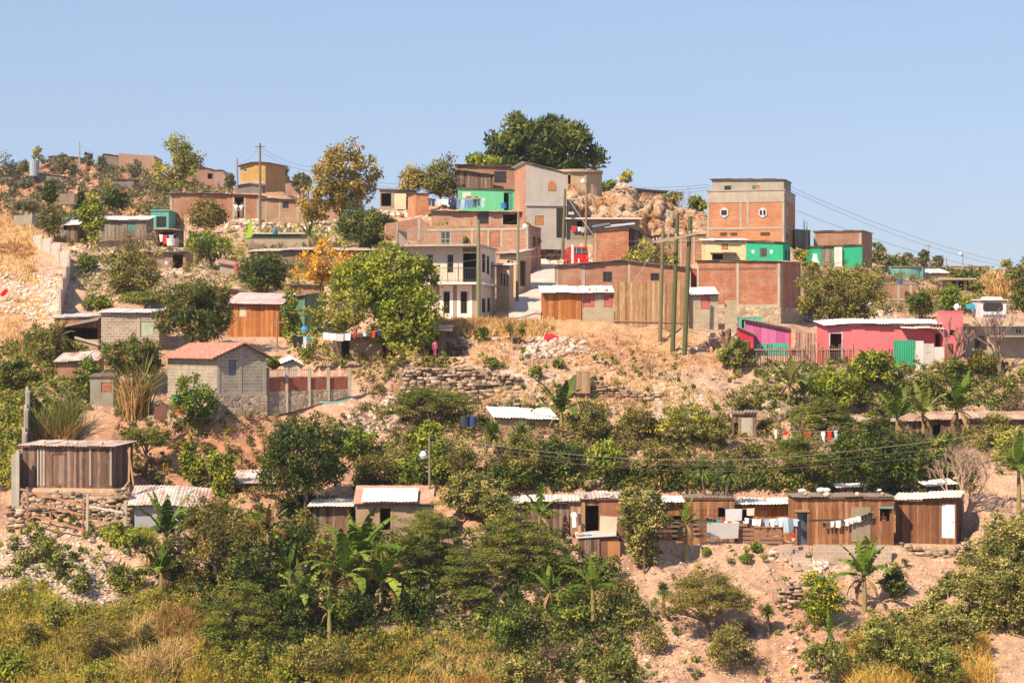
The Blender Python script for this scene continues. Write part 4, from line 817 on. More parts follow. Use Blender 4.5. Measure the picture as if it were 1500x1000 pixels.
LR = house('low_brick_house', 'low brick house with flat white roof edge and two dark openings', 632, 771, 334, 311, 190.0, 5.5, brick((.50,.27,.17),(.38,.18,.11),(.50,.40,.31)), rise=.15, rm=TW, front=.4, holes=[(699,312,716,328,'g',dk),(737,313,760,329,'o')], prof=[(632,309),(771,311)], strips=[(716.5,312,719,333),(734,312,736.5,333)])
house('brick_ruin', 'roofless brick garden wall room beside the roof terrace', 566, 631, 352, 320, 181.0, 4, brick((.44,.23,.14),(.32,.14,.08),(.50,.40,.31)), yaw=6, rise=0, roof='none', prof=[(566,327),(600,322),(615,319),(631,330)], cat='ruin', strips=[(581,325,583.5,352),(612,320,616,352)])
house('brick_shed', 'short brick end wall of a shed beside the mint green house', 609, 628, 317, 285, 199.0, 4, BRo, yaw=14, rise=0, rm=TD, prof=[(609,283),(628,284)], over=.1, cat='shed')
TWR = house('round_tower', 'ochre wooden tower room with a flat overhanging round roof', 829, 858, 292, 252, 199.0, 4.6, plaster((.44,.32,.2), .3), rise=0, roof='none', cat='house', holes=[(832,256,836,273,'o')])
q = MB(); c = TWR.w*.55; q.tube([(c, 2.3, TWR.z(840,252)+.01), (c, 2.3, TWR.z(840,248))], 2.65, 28); q.build('roof', plaster((.45,.33,.22), .3), TWR.root)
q = MB(); q.tube([(c+.6, 2.35, -1), (c+.6, 2.35, TWR.z(840,252)-.03)], 1.95, 24); q.build('curved_wall', planks((.46,.34,.22),(.36,.25,.16),(.54,.42,.3)), TWR.root)
CR = house('shed_row', 'pale open shed with dark corrugated roof on the rubble bank', 556, 608, 308, 280, 204.0, 4, plaster((.34,.28,.22), .3), rise=.15, rm=TD, over=.25, prof=[(556,277),(608,280)], holes=[(558,283,573,302,'o'),(596,284,607,303,'o')], cat='shed')
hbox(CR, 'cream_panel', plaster((.66,.53,.36), .12), 578, 284, 595, 307, -.3, -.22)
# ---- brick tower block
TT = house('brick_tower_house', 'three storey brick and concrete house with two octagonal white windows', 1036, 1149, 362, 281, 183.0, 7.6, BRo, yaw=-15, rise=0, roof='slab', rth=.12, over=.06, rm=CONC,
    holes=[(1055,341,1065,345.5,'s',dk),(1070,341,1080,345.5,'s',dk),(1114,340.5,1128,345.5,'s',dk)], rholes=[(1152.5,303,1154.5,316,'s',paint((.6,.56,.5))),(1152,342,1154.5,350,'s',dk)],
    strips=[(1036,281,1149,296.5),(1036,333,1149,336),(1036,296,1039,362),(1083.5,296,1086.5,333),(1094,296,1097,333),(1145.5,296,1149,362)], rstrips=[(1149,281,1164,297),(1149,333,1164,336),(1149,297,1151,362)])
for a in (1061, 1117.5):
    cx_, cz_ = TT.u(a), TT.z(a, 311.5); R_ = (TT.u(a+6.8)-TT.u(a)); pts = [(cx_+R_*math.cos(math.pi/6+t*math.pi/3), cz_+R_*1.15*math.sin(math.pi/6+t*math.pi/3)) for t in range(6)]
    ob = MB().prism(pts, -.08, .02).build('octagonal_window', paint((.56,.52,.54)), TT.root); r2 = .64*R_; MB().box(cx_-r2, cx_+r2*.9, -.1, -.0785, cz_-r2*.8, cz_+r2*.8).build('pane', glass((.02,.02,.025)), ob)
    MB().box(cx_-.04, cx_+.04, -.115, -.101, cz_-r2*.8, cz_+r2*.8).build('mullion', paint((.7,.68,.68)), ob) if a > 1100 else None
TU = house('rooftop_room', 'grey concrete rooftop room with a dark window on the brick tower', 1043, 1148, 280, 263, 184.6, 5, CONC, yaw=-15, rise=.02, rm=TD, over=.2, prof=[(1043,263),(1148,262.5)], holes=[(1061,272,1071,279,'w',dk),(1102,272,1107,279,'w',paint((.6,.6,.6))),(1107.5,272,1113,279,'s',orange)], pad=False, bot=-.02, cat='room')
CH = house('cream_house', 'small cream house with pale roof tucked below the brick tower', 1034, 1092, 382, 352, 174.5, 4, plaster((.68,.54,.33), .12), rise=.3, rm=TWb, front=.3, prof=[(1034,352),(1092,352)], holes=[(1057,357,1067,366,'s',orange),(1043,372,1060,381,'o')])
q = MB(); corr(q, lambda u, v: CH.z(1040,370)+.02+v*.1, CH.u(1040), CH.u(1077), -1.0, -.02, random.Random(3)); q.build('awning', TD, CH.root); q = MB(); 
for px in (1042, 1058, 1075): q.box(CH.u(px)-.04, CH.u(px)+.04, -.95, -.87, -.3, CH.z(1040,371)-.06)
q.build_each('awning_post', dk, CH.root)
GH2 = house('emerald_house', 'small emerald green house with white shield shapes beside the cream one', 1093, 1147, 382, 355, 173.5, 4.2, paint((.03,.38,.21), .8, .15), yaw=-16, rise=.1, rm=TD, over=.12, holes=[(1113,363,1124,377,'g',plain((.2,.2,.2)))], rholes=[(1150,366,1153,379,'o'),(1155,367,1158,380,'w')], prof=[(1093,353),(1147,355)])
for a in (1103, 1130): cx_, cz_ = GH2.u(a), GH2.z(a, 369); MB().prism([(cx_-.13, cz_+.17), (cx_-.13, cz_-.05), (cx_, cz_-.2), (cx_+.13, cz_-.05), (cx_+.13, cz_+.17)], -.02, .01).build('shield', paint((.62,.66,.66)), GH2.root)
house('grey_shed', 'small grey rendered shed between the tower and the right brick house', 1164, 1187, 378, 338, 187.0, 4, plaster((.30,.27,.22), .3), rise=0, roof='slab', rth=.05, over=.05, cat='shed', prof=[(1164,336),(1187,338)])
house('upper_brick_house', 'square brown brick house with flat top above the green front', 1192, 1262, 390, 340, 186.0, 6, BR3, yaw=-19, rise=0, rm=TD, prof=[(1192,339),(1262,338)], over=.1, strips=[(1192,341,1194.5,390),(1258.5,341,1262,390)])
GB = house('green_fronted_house', 'emerald fronted house with white door posts and washing outside', 1189, 1263, 392, 361, 180.5, 3.6, paint((.03,.40,.22), .8, .15), rise=0, rm=TD, prof=[(1189,361),(1225,360),(1263,358)], over=.1, holes=[(1203,362.5,1221,391,'d',planks((.25,.2,.15),(.18,.14,.11),(.33,.28,.22)))])
hbox(GB, 'white_panel', paint((.72,.68,.64)), 1222, 362, 1233, 391, -.25, -.03)
house('teal_round_house', 'low teal painted building with a curved front and dark roof', 1300, 1352, 410, 391, 190.5, 5, paint((.14,.34,.31), .8, .2), rise=0, roof='none', cat='building', prof=[(1300,391),(1352,391)])
q = MB(); hr = _cx = 1.65; R_ = 2.1
TC = empty('round_tank', G_ if False else P(1329, 411, 190.0), 'wide teal round tank with thin dark lid on the right skyline', 'tank')
q.tube([(0, 2, -1), (0, 2, 1.25)], 2.0, 32); q.build('wall', paint((.14,.34,.31), .8, .2), TC); q = MB(); q.tube([(0, 2, 1.26), (0, 2, 1.34)], 2.12, 32); q.build('lid', TD, TC)
house('white_roof_shed', 'low shed with a bright white roof right of the teal tank', 1354, 1386, 412, 400, 192.0, 4, CONC, rise=.45, rm=TWb, cat='shed')
RB = house('brick_ruin', 'unfinished brick shell with grey columns behind the pink house', 1300, 1342, 462, 416, 172.0, 4.4, BR3, rise=0, roof='slab', rth=.1, over=.05, rm=CONC, strips=[(1314,417,1318,462),(1332,417,1336,462),(1300,437,1342,440)], cat='ruin')
house('skyline_house', 'plain brown block house on the far right skyline', 1388, 1450, 406, 390, 300.0, 8, plaster((.32,.24,.19), .3), rise=0, roof='slab', rth=.1, over=.1, holes=[(1434,392,1438,397,'o')])
house('skyline_shed', 'low brown shed on the hazy skyline right of the brick house', 1303, 1368, 402, 384, 300.0, 8, plaster((.30,.22,.18), .3), rise=0, roof='slab', rth=.1, over=.1, prof=[(1303,374),(1350,378),(1368,382)])
house('post_building', 'open concrete frame with posts among the trees on the right', 1392, 1416, 426, 410, 176.0, 3.5, CONC, rise=0, roof='slab', rth=.15, over=.7, holes=[(1394,411.5,1401,425,'o'),(1404,411.5,1412,425,'o')], cat='frame')
# ---- pink buildings
PH = house('pink_house', 'long bright pink house with a white metal roof and open doorway', 1212, 1381, 533, 474, 145.5, 5, paint((.74,.17,.19), .8, .14), rise=.35, rm=TWb, front=.35, side=.25, prof=[(1212,476),(1240,474),(1381,474.5)], holes=[(1216,489,1233,530,'o'),(1370,489,1379,510,'o')], bot=-1.2)
fr = MB(); u0, u1, z0, z1 = PH.u(1215.2), PH.u(1233.8), PH.z(1225,530), PH.z(1225,488)
for a, b, c, d in ((u0-.03,u0+.04,z0,z1),(u1-.04,u1+.03,z0,z1),(u0-.03,u1+.03,z1,z1+.07)): fr.box(a, b, -.03, .05, c, d)
fr.build('door_frame', paint((.6,.6,.66)), PH.root); q = MB(); corr(q, lambda u, v: PH.z(1350,482)+(v+1.15)*.12+(PH.u(1381)-u)*.018, PH.u(1318), PH.u(1381), -1.15, -.02, random.Random(9)); q.build('awning', TW, PH.root)
q = MB(); q.box(PH.u(1377), PH.u(1378.5), -1.08, -1.02, -.5, PH.z(1378,484)); q.build('awning_post', paint((.6,.2,.2)), PH.root)
PT = house('pink_tower', 'square pink chimney-like tower with small black opening', 1382, 1411, 524, 457, 144.8, 2.2, paint((.74,.17,.19), .8, .14), rise=0, roof='slab', rth=.08, over=.03, rm=paint((.74,.17,.19), .8, .14), holes=[(1391,483,1398,491,'o')], cat='tower')
RC = house('concrete_house', 'grey concrete house with barred window behind the bare tree', 1413, 1580, 524, 478, 146.5, 5, plaster((.44,.37,.29), .3), rise=.1, roof='slab', rth=.2, front=.5, rm=plaster((.5,.43,.35), .3), holes=[(1428,491,1446,513,'g',dk),(1487,481,1497,489,'w',paint((.7,.66,.62)))])
hbox(RC, 'shade_canopy', TD, 1449, 492, 1560, 494, -1.3, -.01)
KI = house('kiosk', 'white kiosk with a wide rounded window and blue zigzag base', 1437, 1474, 464, 441, 157.5, 3, paint((.66,.63,.66)), rise=.1, rm=paint((.78,.72,.70)), prof=[(1437,440),(1474,440)], holes=[], cat='kiosk', front=.15, side=.1)
q = MB(); a, b, c, d = KI.u(1440), KI.u(1469), KI.z(1455,456), KI.z(1455,443.5); rr_ = .2; pts = []
for (x, z, t0) in ((b-rr_, d-rr_, 0), (a+rr_, d-rr_, 1), (a+rr_, c+rr_, 2), (b-rr_, c+rr_, 3)):
    for k in range(5): t = (t0+k/4)*math.pi/2; pts.append((x+rr_*math.cos(t), z+rr_*math.sin(t)))
q.prism(pts, -.02, .01).build('window', glass((.03,.025,.02)), KI.root); q = MB(); pts = [(KI.u(1440), -.3), (KI.u(1474), -.3)]
for k in range(17): pts.append((KI.u(1474)+(KI.u(1440)-KI.u(1474))*k/16, KI.z(1455, 460 if k % 2 else 462)))
q.prism(pts, -.05, .0).build('blue_zigzag', paint((.08,.16,.32)), KI.root); q = MB(); q.prism([(KI.u(1446), KI.z(1455,439.5)), (KI.u(1470), KI.z(1455,439.5)), (KI.u(1468), KI.z(1455,435)), (KI.u(1448), KI.z(1455,434))], .1, 2.4); q.build('roof_box', paint((.78,.70,.68)), KI.root)
MG = house('magenta_shack', 'magenta plank shack with a turquoise base band and sloping roof', 1092, 1158, 520, 469, 147.0, 4.2, planks((.50,.12,.28), (.42,.09,.22), (.58,.17,.35), .55), yaw=-6, rise=.15, rm=TD, prof=[(1092,468.5),(1158,482)], over=.12, front=.3, cat='shack')
hbox(MG, 'turquoise_band', paint((.07,.38,.28)), 1104, 502.5, 1157, 520, -.03, -.002); hbox(MG, 'red_corner', paint((.66,.06,.06)), 1155.5, 484.5, 1159, 520, -.05, .03)
house('red_annex', 'low crimson annex in front of the magenta planks', 1083, 1104, 520, 485, 145.6, 1.3, paint((.58,.03,.07)), rise=.15, rm=TD, prof=[(1083,481),(1104,490)], over=.12, cat='shed', pad=False)
house('turquoise_box', 'turquoise tank box on the rubble behind the magenta shack', 1084, 1117, 490, 465, 150.5, 1.6, paint((.12,.42,.30)), rise=0, roof='slab', rth=.04, over=.02, rm=paint((.12,.42,.30)), cat='box', holes=[(1086.5,468,1090,486,'o')], pad=False, bot=-3)
# ---- upper left
UB = house('upper_brick_house', 'long brick house with rough white roof and two men at its door', 249, 380, 322, 284, 222.0, 7, brick((.42,.19,.11),(.31,.13,.08),(.42,.33,.25)), rise=.3, rm=TWr, front=.35, side=.15, prof=[(249,283),(300,283),(380,286)], holes=[(344,289,357,319,'o')], strips=[(249,284,252,322),(340.5,287,343,322),(357.5,287,360,322),(376,287,380,322)])
UC = house('bare_brick_house', 'tan brick house with a small dark window and red white poster', 381, 500, 328, 292, 219.0, 6, brick((.42,.26,.17),(.32,.18,.12),(.42,.34,.26)), rise=.3, rm=tin((.5,.42,.38), .5), front=.3, prof=[(381,290),(420,292),(500,293)], holes=[(414,295,423,305,'w',dk)], strips=[(389,293,391.5,328),(409,293,411,328),(434,293,438,328)])
PS = hbox(UC, 'poster', paint((.62,.50,.48)), 438.5, 302, 447.5, 313, -.06, -.045); MB().box(UC.u(439.5), UC.u(446.5), -.066, -.0605, UC.z(443,307), UC.z(443,303)).build('red_print', paint((.5,.06,.06)), PS); MB().box(UC.u(439.5), UC.u(446.5), -.066, -.0605, UC.z(443,312.4), UC.z(443,310.5)).build('red_print', paint((.5,.06,.06)), PS)
house('turquoise_house', 'small turquoise house end with dark window left of the brick house', 221, 247, 334, 309, 217.0, 5, paint((.12,.40,.35)), rise=0, roof='slab', rth=.12, over=.1, rm=paint((.16,.42,.38)), holes=[(229,317,244,333,'w',dk)])
WR = house('white_roof_shack', 'grey board shack with a long white roof on the left slope', 117, 214, 352, 322, 203.0, 4.2, planks((.28,.22,.18),(.18,.14,.11),(.36,.3,.25)), rise=.6, rm=TWb, front=.35, plank=.3, cat='shack', holes=[(186,327,198,340,'s',paint((.1,.28,.25)))])
house('green_eave_house', 'little house with green eave and dark window among trees', 86, 107, 345, 322, 204.0, 3.5, plaster((.26,.22,.18), .3), rise=0, roof='slab', rth=.22, over=.12, rm=paint((.06,.26,.17)), holes=[(93,326,104,337,'o')])
house('small_roof_hut', 'small hut with a bright bluish roof beside the olive tree', 98, 113, 356, 329, 201.0, 3, PLd, rise=.6, rm=TWb, front=.4, cat='hut')
ST = house('laundry_stall', 'open dark stall with clothes and buckets under a sheet roof', 228, 262, 362, 337, 198.0, 3, PLd, rise=.1, rm=TD, front=.5, holes=[(231,340,258,361,'o')], cat='stall', plank=.3)
house('door_house', 'brown house with tall dark doorway and white roof edge', 196, 272, 407, 369, 188.0, 4.5, plaster((.34,.22,.15), .35), rise=.1, rm=TW, front=.45, holes=[(253,373,268,406,'o'),(240,381,246,388,'s',paint((.5,.55,.6)))])
TR = house('terrace_house', 'long low rendered house with a narrow green eave below the rubble bank', 358, 452, 366, 343, 192.5, 4, plaster((.40,.32,.25), .3), rise=.1, roof='slab', rth=.12, front=.35, rm=plaster((.55,.48,.42), .25))
hbox(TR, 'green_band', paint((.07,.2,.07)), 362, 343.5, 440, 347, -.04, -.004)
house('long_roof_house', 'long house with rusty pale roof behind the orange leaved tree', 366, 552, 396, 370, 181.5, 4.6, plaster((.26,.19,.15), .35), rise=.4, rm=tin((.66,.55,.5), .5), front=.4, prof=[(366,369),(430,366),(552,367)], holes=[(380,376,392,390,'o'),(520,374,534,390,'o')])
house('bank_house', 'low brown shed with a dark roof edge above the orange shack', 318, 358, 440, 426, 167.5, 3, BR3, rise=.1, rm=TD, front=.3, prof=[(318,421),(358,428)], cat='shed')
house('bank_shed', 'thin dark roofed shed behind the trunk of the orange tree', 421, 470, 432, 417, 168.5, 3, BR3, rise=.1, rm=TD, front=.3, prof=[(421,417),(470,419)], cat='shed')
house('slope_shed', 'tiny grey shed by the trunks of the tall olive tree', 212, 234, 452, 437, 160.0, 2.4, CONC, rise=.2, rm=TW, cat='shed', front=.3)
house('small_shade_shed', 'small red roofed shelter beside the two neighbours', 322, 348, 408, 390, 179.0, 2.5, plaster((.4,.33,.27), .3), rise=.35, rm=tin((.5,.25,.2), .4), cat='shelter', prof=[(322,385),(348,390)])
# ---- far hills
house('yellow_house', 'ochre yellow two storey house on brick base on the skyline', 352, 389, 282, 240, 300.0, 7, plaster((.44,.27,.09), .3), yaw=-18, rise=0, rm=TD, prof=[(352,243),(370,238),(389,238)], over=.5, holes=[(356,247,362,252,'w',paint((.7,.7,.7)))], strips=[(352,266,389,269)])
house('dark_roof_shed', 'dark roofed shed in front of the yellow house', 345, 384, 283, 272, 292.0, 4, plaster((.22,.18,.17), .3), rise=.4, rm=TD, cat='shed', prof=[(345,272),(365,269),(384,272)])
house('hillside_house', 'brown house with a dark gable on the far left ridge', 148, 174, 248, 232, 432.0, 8, plaster((.20,.15,.12), .3), rise=0, rm=TD, prof=[(148,231),(152,225),(174,228)])
house('hillside_house', 'long tan brick wall on the far left ridge', 174, 226, 250, 226, 430.0, 10, plaster((.36,.22,.16), .25), rise=0, roof='none', prof=[(174,224),(205,227),(226,228)])
house('hillside_house', 'low brown hillside house with a stepped roof behind the ridge trees', 72, 118, 240, 228, 436.0, 8, plaster((.30,.18,.14), .25), rise=0, rm=TD, prof=[(72,229),(90,228),(118,231)], holes=[(106,232,109,237,'o')])
house('hillside_house', 'small pale hut low on the far left hill', 2, 16, 266, 257, 395.0, 4, plaster((.38,.30,.27), .25), rise=.1, rm=TD, cat='hut', holes=[(4,259,7,264,'o')])
house('hillside_house', 'dark walled house with a blue tank on the far hill', 38, 92, 267, 253, 395.0, 7, plaster((.22,.18,.17), .25), rise=.2, rm=TD, prof=[(38,258),(60,254),(92,258)])
house('hillside_house', 'brick house on the slope right of the light green tree', 268, 314, 276, 250, 380.0, 8, brick((.40,.22,.16),(.33,.17,.12),(.4,.31,.26)), rise=0, rm=TD, prof=[(268,246),(300,245),(314,249)], holes=[(304,254,311,262,'o')], yaw=8)
house('hillside_house', 'brown shed stepping down the far slope left of the yellow house', 314, 333, 277, 252, 378.0, 8, plaster((.33,.22,.17), .25), rise=0, rm=TD, prof=[(314,249),(326,249),(333,262)], cat='shed')
house('hillside_house', 'pink roofed house behind trees right of the yellow house', 412, 444, 290, 265, 330.0, 6, brick((.42,.24,.17),(.33,.17,.12),(.4,.31,.26)), rise=.3, rm=TP)
house('hillside_shed', 'dark open shed in the middle of the far left hill', 165, 196, 276, 263, 385.0, 5, plaster((.2,.17,.16), .25), rise=0, rm=TD, cat='shed')
house('ridge_shed', 'dark corrugated shed on top of the pale rocky outcrop', 925, 976, 296, 279, 209.0, 5, PLd, rise=.1, rm=TD, cat='shed', prof=[(925,276),(976,280)], plank=.4)
house('grey_ruin', 'small grey walled ruin at the top of the dry grass slope', 20, 47, 334, 318, 214.0, 3, CONC, rise=0, roof='none', cat='ruin', prof=[(20,316),(47,314)])

# rusty starter bars left standing on unfinished corners
def rebar(H, us, v=.1, hh=.7):
    q = MB(); r = random.Random(int(H.w*10))
    for u in us:
        for k in range(3): x = u*H.w+r.uniform(-.1, .1); z = H.top(x, v); q.tube([(x, v+.03*k, z-.1), (x+r.uniform(-.05, .05), v+.03*k, z+hh*r.uniform(.5, 1.1))], .014, 4)
    q.build_each('rebar', plain((.2,.09,.05)), H.root)
for H_, us in ((TB_, (.03, .45, .97)), (LB, (.02, .35)), (RB, (.1, .9))): rebar(H_, us)
# ================================================================== ground, lane, rock, retaining walls
PADS.append((P(1325,0,190).x, 190, 0, 9, 3, P(0,411,190).z, 4))
LANE += [((a_-750)*D_/F, D_, (500-r_)*D_/F) for a_, D_, r_ in ((768,155,474),(769,160,457),(776,165,438),(788,170,423),(797,176,407),(802,182,395),(806,188,387))]
build_terrain(ground_mat())
def ribbon(name, pts, w, m, lift=.03):
    """path laid on the ground: pts = (column, distance)"""
    C = []; 
    for (a, b), (c, d) in zip(pts, pts[1:]):
        for k in range(8): C.append((a+(c-a)*k/8, b+(d-b)*k/8))
    C.append(pts[-1]); R = []
    X = [((a-750)*b/F, b) for a, b in C]
    for i, (x, y) in enumerate(X):
        p, q = X[max(i-1, 0)], X[min(i+1, len(X)-1)]; dx, dy = q[0]-p[0], q[1]-p[1]; l = math.hypot(dx, dy); nx, ny = -dy/l, dx/l; row = []; zc = float(height([x], [y])[0])
        for k in range(7):
            t = (k/6-.5)*w; xx, yy = x+nx*t, y+ny*t; row.append((xx, yy, max(float(height([xx], [yy])[0]), zc-.3)+lift+.08))
        R.append(row)
    mb = MB(); mb.slab(R, .12); return tag(mb.build(name, m), kind='structure')
ribbon('lane', [(770,153.5),(768,156),(769,160),(776,165),(788,170),(797,176),(802,182),(806,188)], 2.5, plaster((.52,.46,.41), .3))  # lane grey darkened evenly: the shade lying on it is put into the colour
ribbon('path', [(-60,167),(-20,170),(8,176),(22,184),(14,192),(-10,197),(-60,200)], 1.3, plaster((.56,.37,.25), .3), -.06)
rng = np.random.default_rng(42)
# bare rock outcrop on the hilltop, a real mass with cracks and ledges
OUT = [(826,286),(838,283),(850,290),(868,296),(880,288),(900,286),(908,276),(915,273),(928,282),(950,294),(975,304),(1000,312),(1020,316),(1040,328),(1052,338),(1066,352)]
def cells(x, z, sx, sz, seed):
    """value and edge distance of irregular cells: angular blocks and joints"""
    u, v = x/sx, z/sz; iu, iv = np.floor(u), np.floor(v); best = np.full(x.shape, 9.); sec = best.copy(); val = np.zeros(x.shape); gx_ = np.zeros(x.shape); gz_ = np.zeros(x.shape)
    def h(a, b, k): q = np.sin(a*127.1+b*311.7+k*74.7+seed)*43758.5453; return q-np.floor(q)
    for da in (-1, 0, 1):
        for db in (-1, 0, 1):
            a, b = iu+da, iv+db; pu, pv = a+h(a, b, 1), b+h(a, b, 2); dd = np.abs(u-pu)+np.abs(v-pv)*.9; cl = dd < best
            sec = np.where(cl, best, np.minimum(sec, dd)); val = np.where(cl, h(a, b, 3), val); gx_ = np.where(cl, (u-pu)*(h(a, b, 4)-.5), gx_); gz_ = np.where(cl, (v-pv)*(h(a, b, 5)-.3), gz_); best = np.where(cl, dd, best)
    return val+1.3*(gx_+gz_), sec-best
def outcrop():
    nu, nv = 300, 120; us, vs = np.meshgrid(np.linspace(822, 1068, nu), np.linspace(0, 1, nv)); top = np.interp(us, [q[0] for q in OUT], [q[1] for q in OUT])
    D = 195.4+6.5*vs**1.5; z = ((500-372)+(372-top)*np.minimum(1, vs*1.12)**.8)*200/F; x = (us-750)*D/F; w = fbm(x, z, 3., 3, 5)
    a, ea = cells(x+w*1.5+z*.35, z+w, 2.2, 5.2, 1.3); b, eb = cells(x+w-z*.2, z-w*.5, 1.3, .8, 8.1); c, ec = cells(x, z, .5, .45, 3.7)
    y = D-fbm(x, z*1.3, 6., 3, 31)*3.2-(a-.5)*1.5-(b-.5)*.8-(c-.5)*.35+np.exp(-(ea/.03)**2)*.3+np.abs(fbm(x, z*.25, 1.2, 4, 91))*1.5
    z2 = z+(a-.7)*.8*vs+(b-.6)*.4*vs+(c-.5)*.12
    V = np.stack([x, y, z2], -1).reshape(-1, 3); I, J = np.meshgrid(np.arange(nv-1), np.arange(nu-1), indexing='ij'); k = (I*nu+J).ravel(); Q = np.stack([k, k+1, k+nu+1, k+nu], -1)
    m = NT('rock_face', .95, .1); p = m.noise(.5, 7, None, .7); q = m.noise(2.6, 6, m.scaled(m.obj(), (1, 1, .5)), .7)
    cc = m.ramp(p, [(.38, (.36,.17,.07)), (.5, (.42,.27,.17)), (.62, (.52,.40,.31))]); cc = m.mix(m.ramp(q, [(.40, .75), (.5, 0.)]), cc, (.25,.17,.11)); cc = m.mix(m.ramp(q, [(.58, 0.), (.68, .7)]), cc, (.66,.54,.45)); m.bump(q, .2, .8); m.col(cc)
    npmesh('rock_outcrop', V, Q, m.m)['kind'] = 'structure'; bpy.data.objects['rock_outcrop'].modifiers.new('thick', 'SOLIDIFY').thickness = -.6
    return V, c.ravel(), vs.ravel()
RV, rc_, rv_ = outcrop()
STN = stone(); STL = stone((.54,.43,.35), (.28,.21,.16)); STD = stone((.38,.29,.21), (.18,.13,.09))
stone_wall('stone_wall', 'tall shaded dry stone retaining wall below the big lime tree', [(585,139.3,536,596),(640,139.5,533,590),(700,139.4,534,582),(760,139.2,545,578)], sz=.33, seed=3)
stone_wall('stone_wall', 'sunlit ragged stone wall behind the tiny adobe hut', [(706,137.0,583,606),(760,136.8,582,604),(822,136.8,588,606)], sz=.3, seed=4)
stone_wall('stone_wall', 'broken stone wall beneath the bare terrace below the poles', [(845,139.0,556,585),(900,138.9,562,590),(950,138.8,568,592),(990,138.6,574,590)], sz=.32, seed=5)
stone_wall('stone_wall', 'rounded white stone wall beside the feet of the three poles', [(986,148.6,521,532),(1010,148.6,503,532),(1034,149.4,492,520),(1050,151,487,508)], STL, sz=.4, seed=6)
stone_wall('stone_wall', 'stone terrace edge under the dry grass in front of the white house', [(655,149.2,492,514),(700,148.8,490,516),(752,148.6,492,512)], sz=.34, seed=7)
stone_wall('stone_wall', 'dry stone wall carrying the weathered grey plank shack', [(30,122.4,714,768),(100,121.7,714,772),(188,120.9,716,762)], STD, sz=.28, seed=8)
stone_wall('stone_wall', 'low rough stone wall under the right-hand brown shack', [(1310,116.9,795,810),(1360,116.6,797,812),(1412,116.2,797,808)], sz=.3, seed=9)
stone_wall('stone_wall', 'short pale stone wall under the laundry fence', [(1122,116.6,798,816),(1142,116.4,798,816)], STL, sz=.28, seed=10)
stone_wall('stone_wall', 'small curved stone wall on the pink dirt below the steps', [(1134,110.8,856,884),(1152,110.4,852,882),(1176,110.2,852,874)], sz=.28, seed=11)
stone_wall('stone_wall', 'rubble bank wall under the picket fence', [(1130,144.2,536,556),(1190,143.6,536,556),(1256,143.2,538,554)], STL, sz=.36, seed=12)
stone_wall('stone_wall', 'white rubble bank below the two brick houses on the upper left', [(335,217.5,319,332),(380,216.5,318,330),(440,215.5,326,334)], STL, sz=.5, seed=13)
stone_wall('stone_wall', 'stone retaining wall in the shade under the low banana terrace', [(855,124.6,692,724),(885,124.6,692,724)], sz=.34, seed=14)
stone_wall('stone_wall', 'dark stone footing at the left end of the ledge by the concrete posts', [(8,120.4,738,772),(30,120.3,736,772)], sz=.3, seed=15)
# block retaining wall and steps in front of the long plank shack
def blockwall(name, label, pts, m, th=.2, cat='wall', cap=None, posts=None, group=None):
    rt = empty(name, P(pts[0][0], pts[0][3], pts[0][1]), label, cat, group); O = rt.location; q = MB(); ps = MB(); rt.rotation_euler = (0, 0, 0)
    for i, s in enumerate(pts):
        pa, Da, yt, yb = s[:4]; pb, Db = s[4], s[5]; a = P(pa, yt, Da)-O; b = P(pb, yt, Db)-O; za = P(pa, yb, Da).z-O.z; b.z = a.z; d = Vector((b.x-a.x, b.y-a.y, 0)).normalized(); nn = Vector((-d.y, d.x, 0))*th
        q.hexa([(a.x, a.y, za), (b.x, b.y, za), (b.x+nn.x, b.y+nn.y, za), (a.x+nn.x, a.y+nn.y, za), a, b, b+nn, a+nn])
        if posts:
            c = a-nn*.3; ps.box(c.x-.1, c.x+.1, c.y-.11, c.y+.12, za-.3, a.z+.28)
    q.build('wall', m, rt)
    if posts: ps.build_each('post', posts, rt)
    return rt
blockwall('block_wall', 'pale block retaining wall in front of the long plank shack', [(1191,116.0,797.5,826,1306,115.8)], block((.46,.35,.28), (.36,.27,.21), (.52,.42,.35), .45, .24))
blockwall('block_wall', 'short rendered wall end beside the shack steps', [(1141,116.2,797.5,826,1161,116.1)], plaster((.48,.36,.29), .3))
STP = empty('steps', P(1162, 820, 115.2), 'three rough concrete steps leading up to the open blue door', 'steps'); q = MB()
for i in range(6): w_ = P(1190,0,115).x-P(1162,0,115).x; q.box(.02, w_, .27*i, 1.75, -.6, -.33+.19*i)
q.build('steps', plaster((.50,.38,.31), .3), STP)
PALE = block((.60,.46,.40),(.52,.38,.33),(.64,.52,.46),.5,.25)
blockwall('concrete_wall', 'stepped pale block wall climbing the dry slope on the left', [(48,199,346,388,62,196),(62,196,350,394,75,193),(75,193,357,402,88,190),(88,190,368,416,101,186),(101,186,378,432,99,179),(99,179,394,442,94,172),(94,172,410,458,89,165),(89,165,428,462,86,160)], PALE, posts=plaster((.42,.38,.32), .3), th=.16)
blockwall('concrete_wall', 'tall mossy concrete wall seen edge on above the weathered shack', [(41,139,572,660,39,134),(39,134,598,680,36.5,129.5),(36.5,129.5,632,700,34,125.5)], plaster((.34,.31,.26), .35), posts=plaster((.42,.39,.33), .3), th=.18)
blockwall('concrete_wall', 'lower concrete post wall at the left end of the weathered shack', [(24,122.6,666,742,33,125)], plaster((.40,.37,.31), .35), posts=plaster((.44,.41,.35), .3), th=.3)
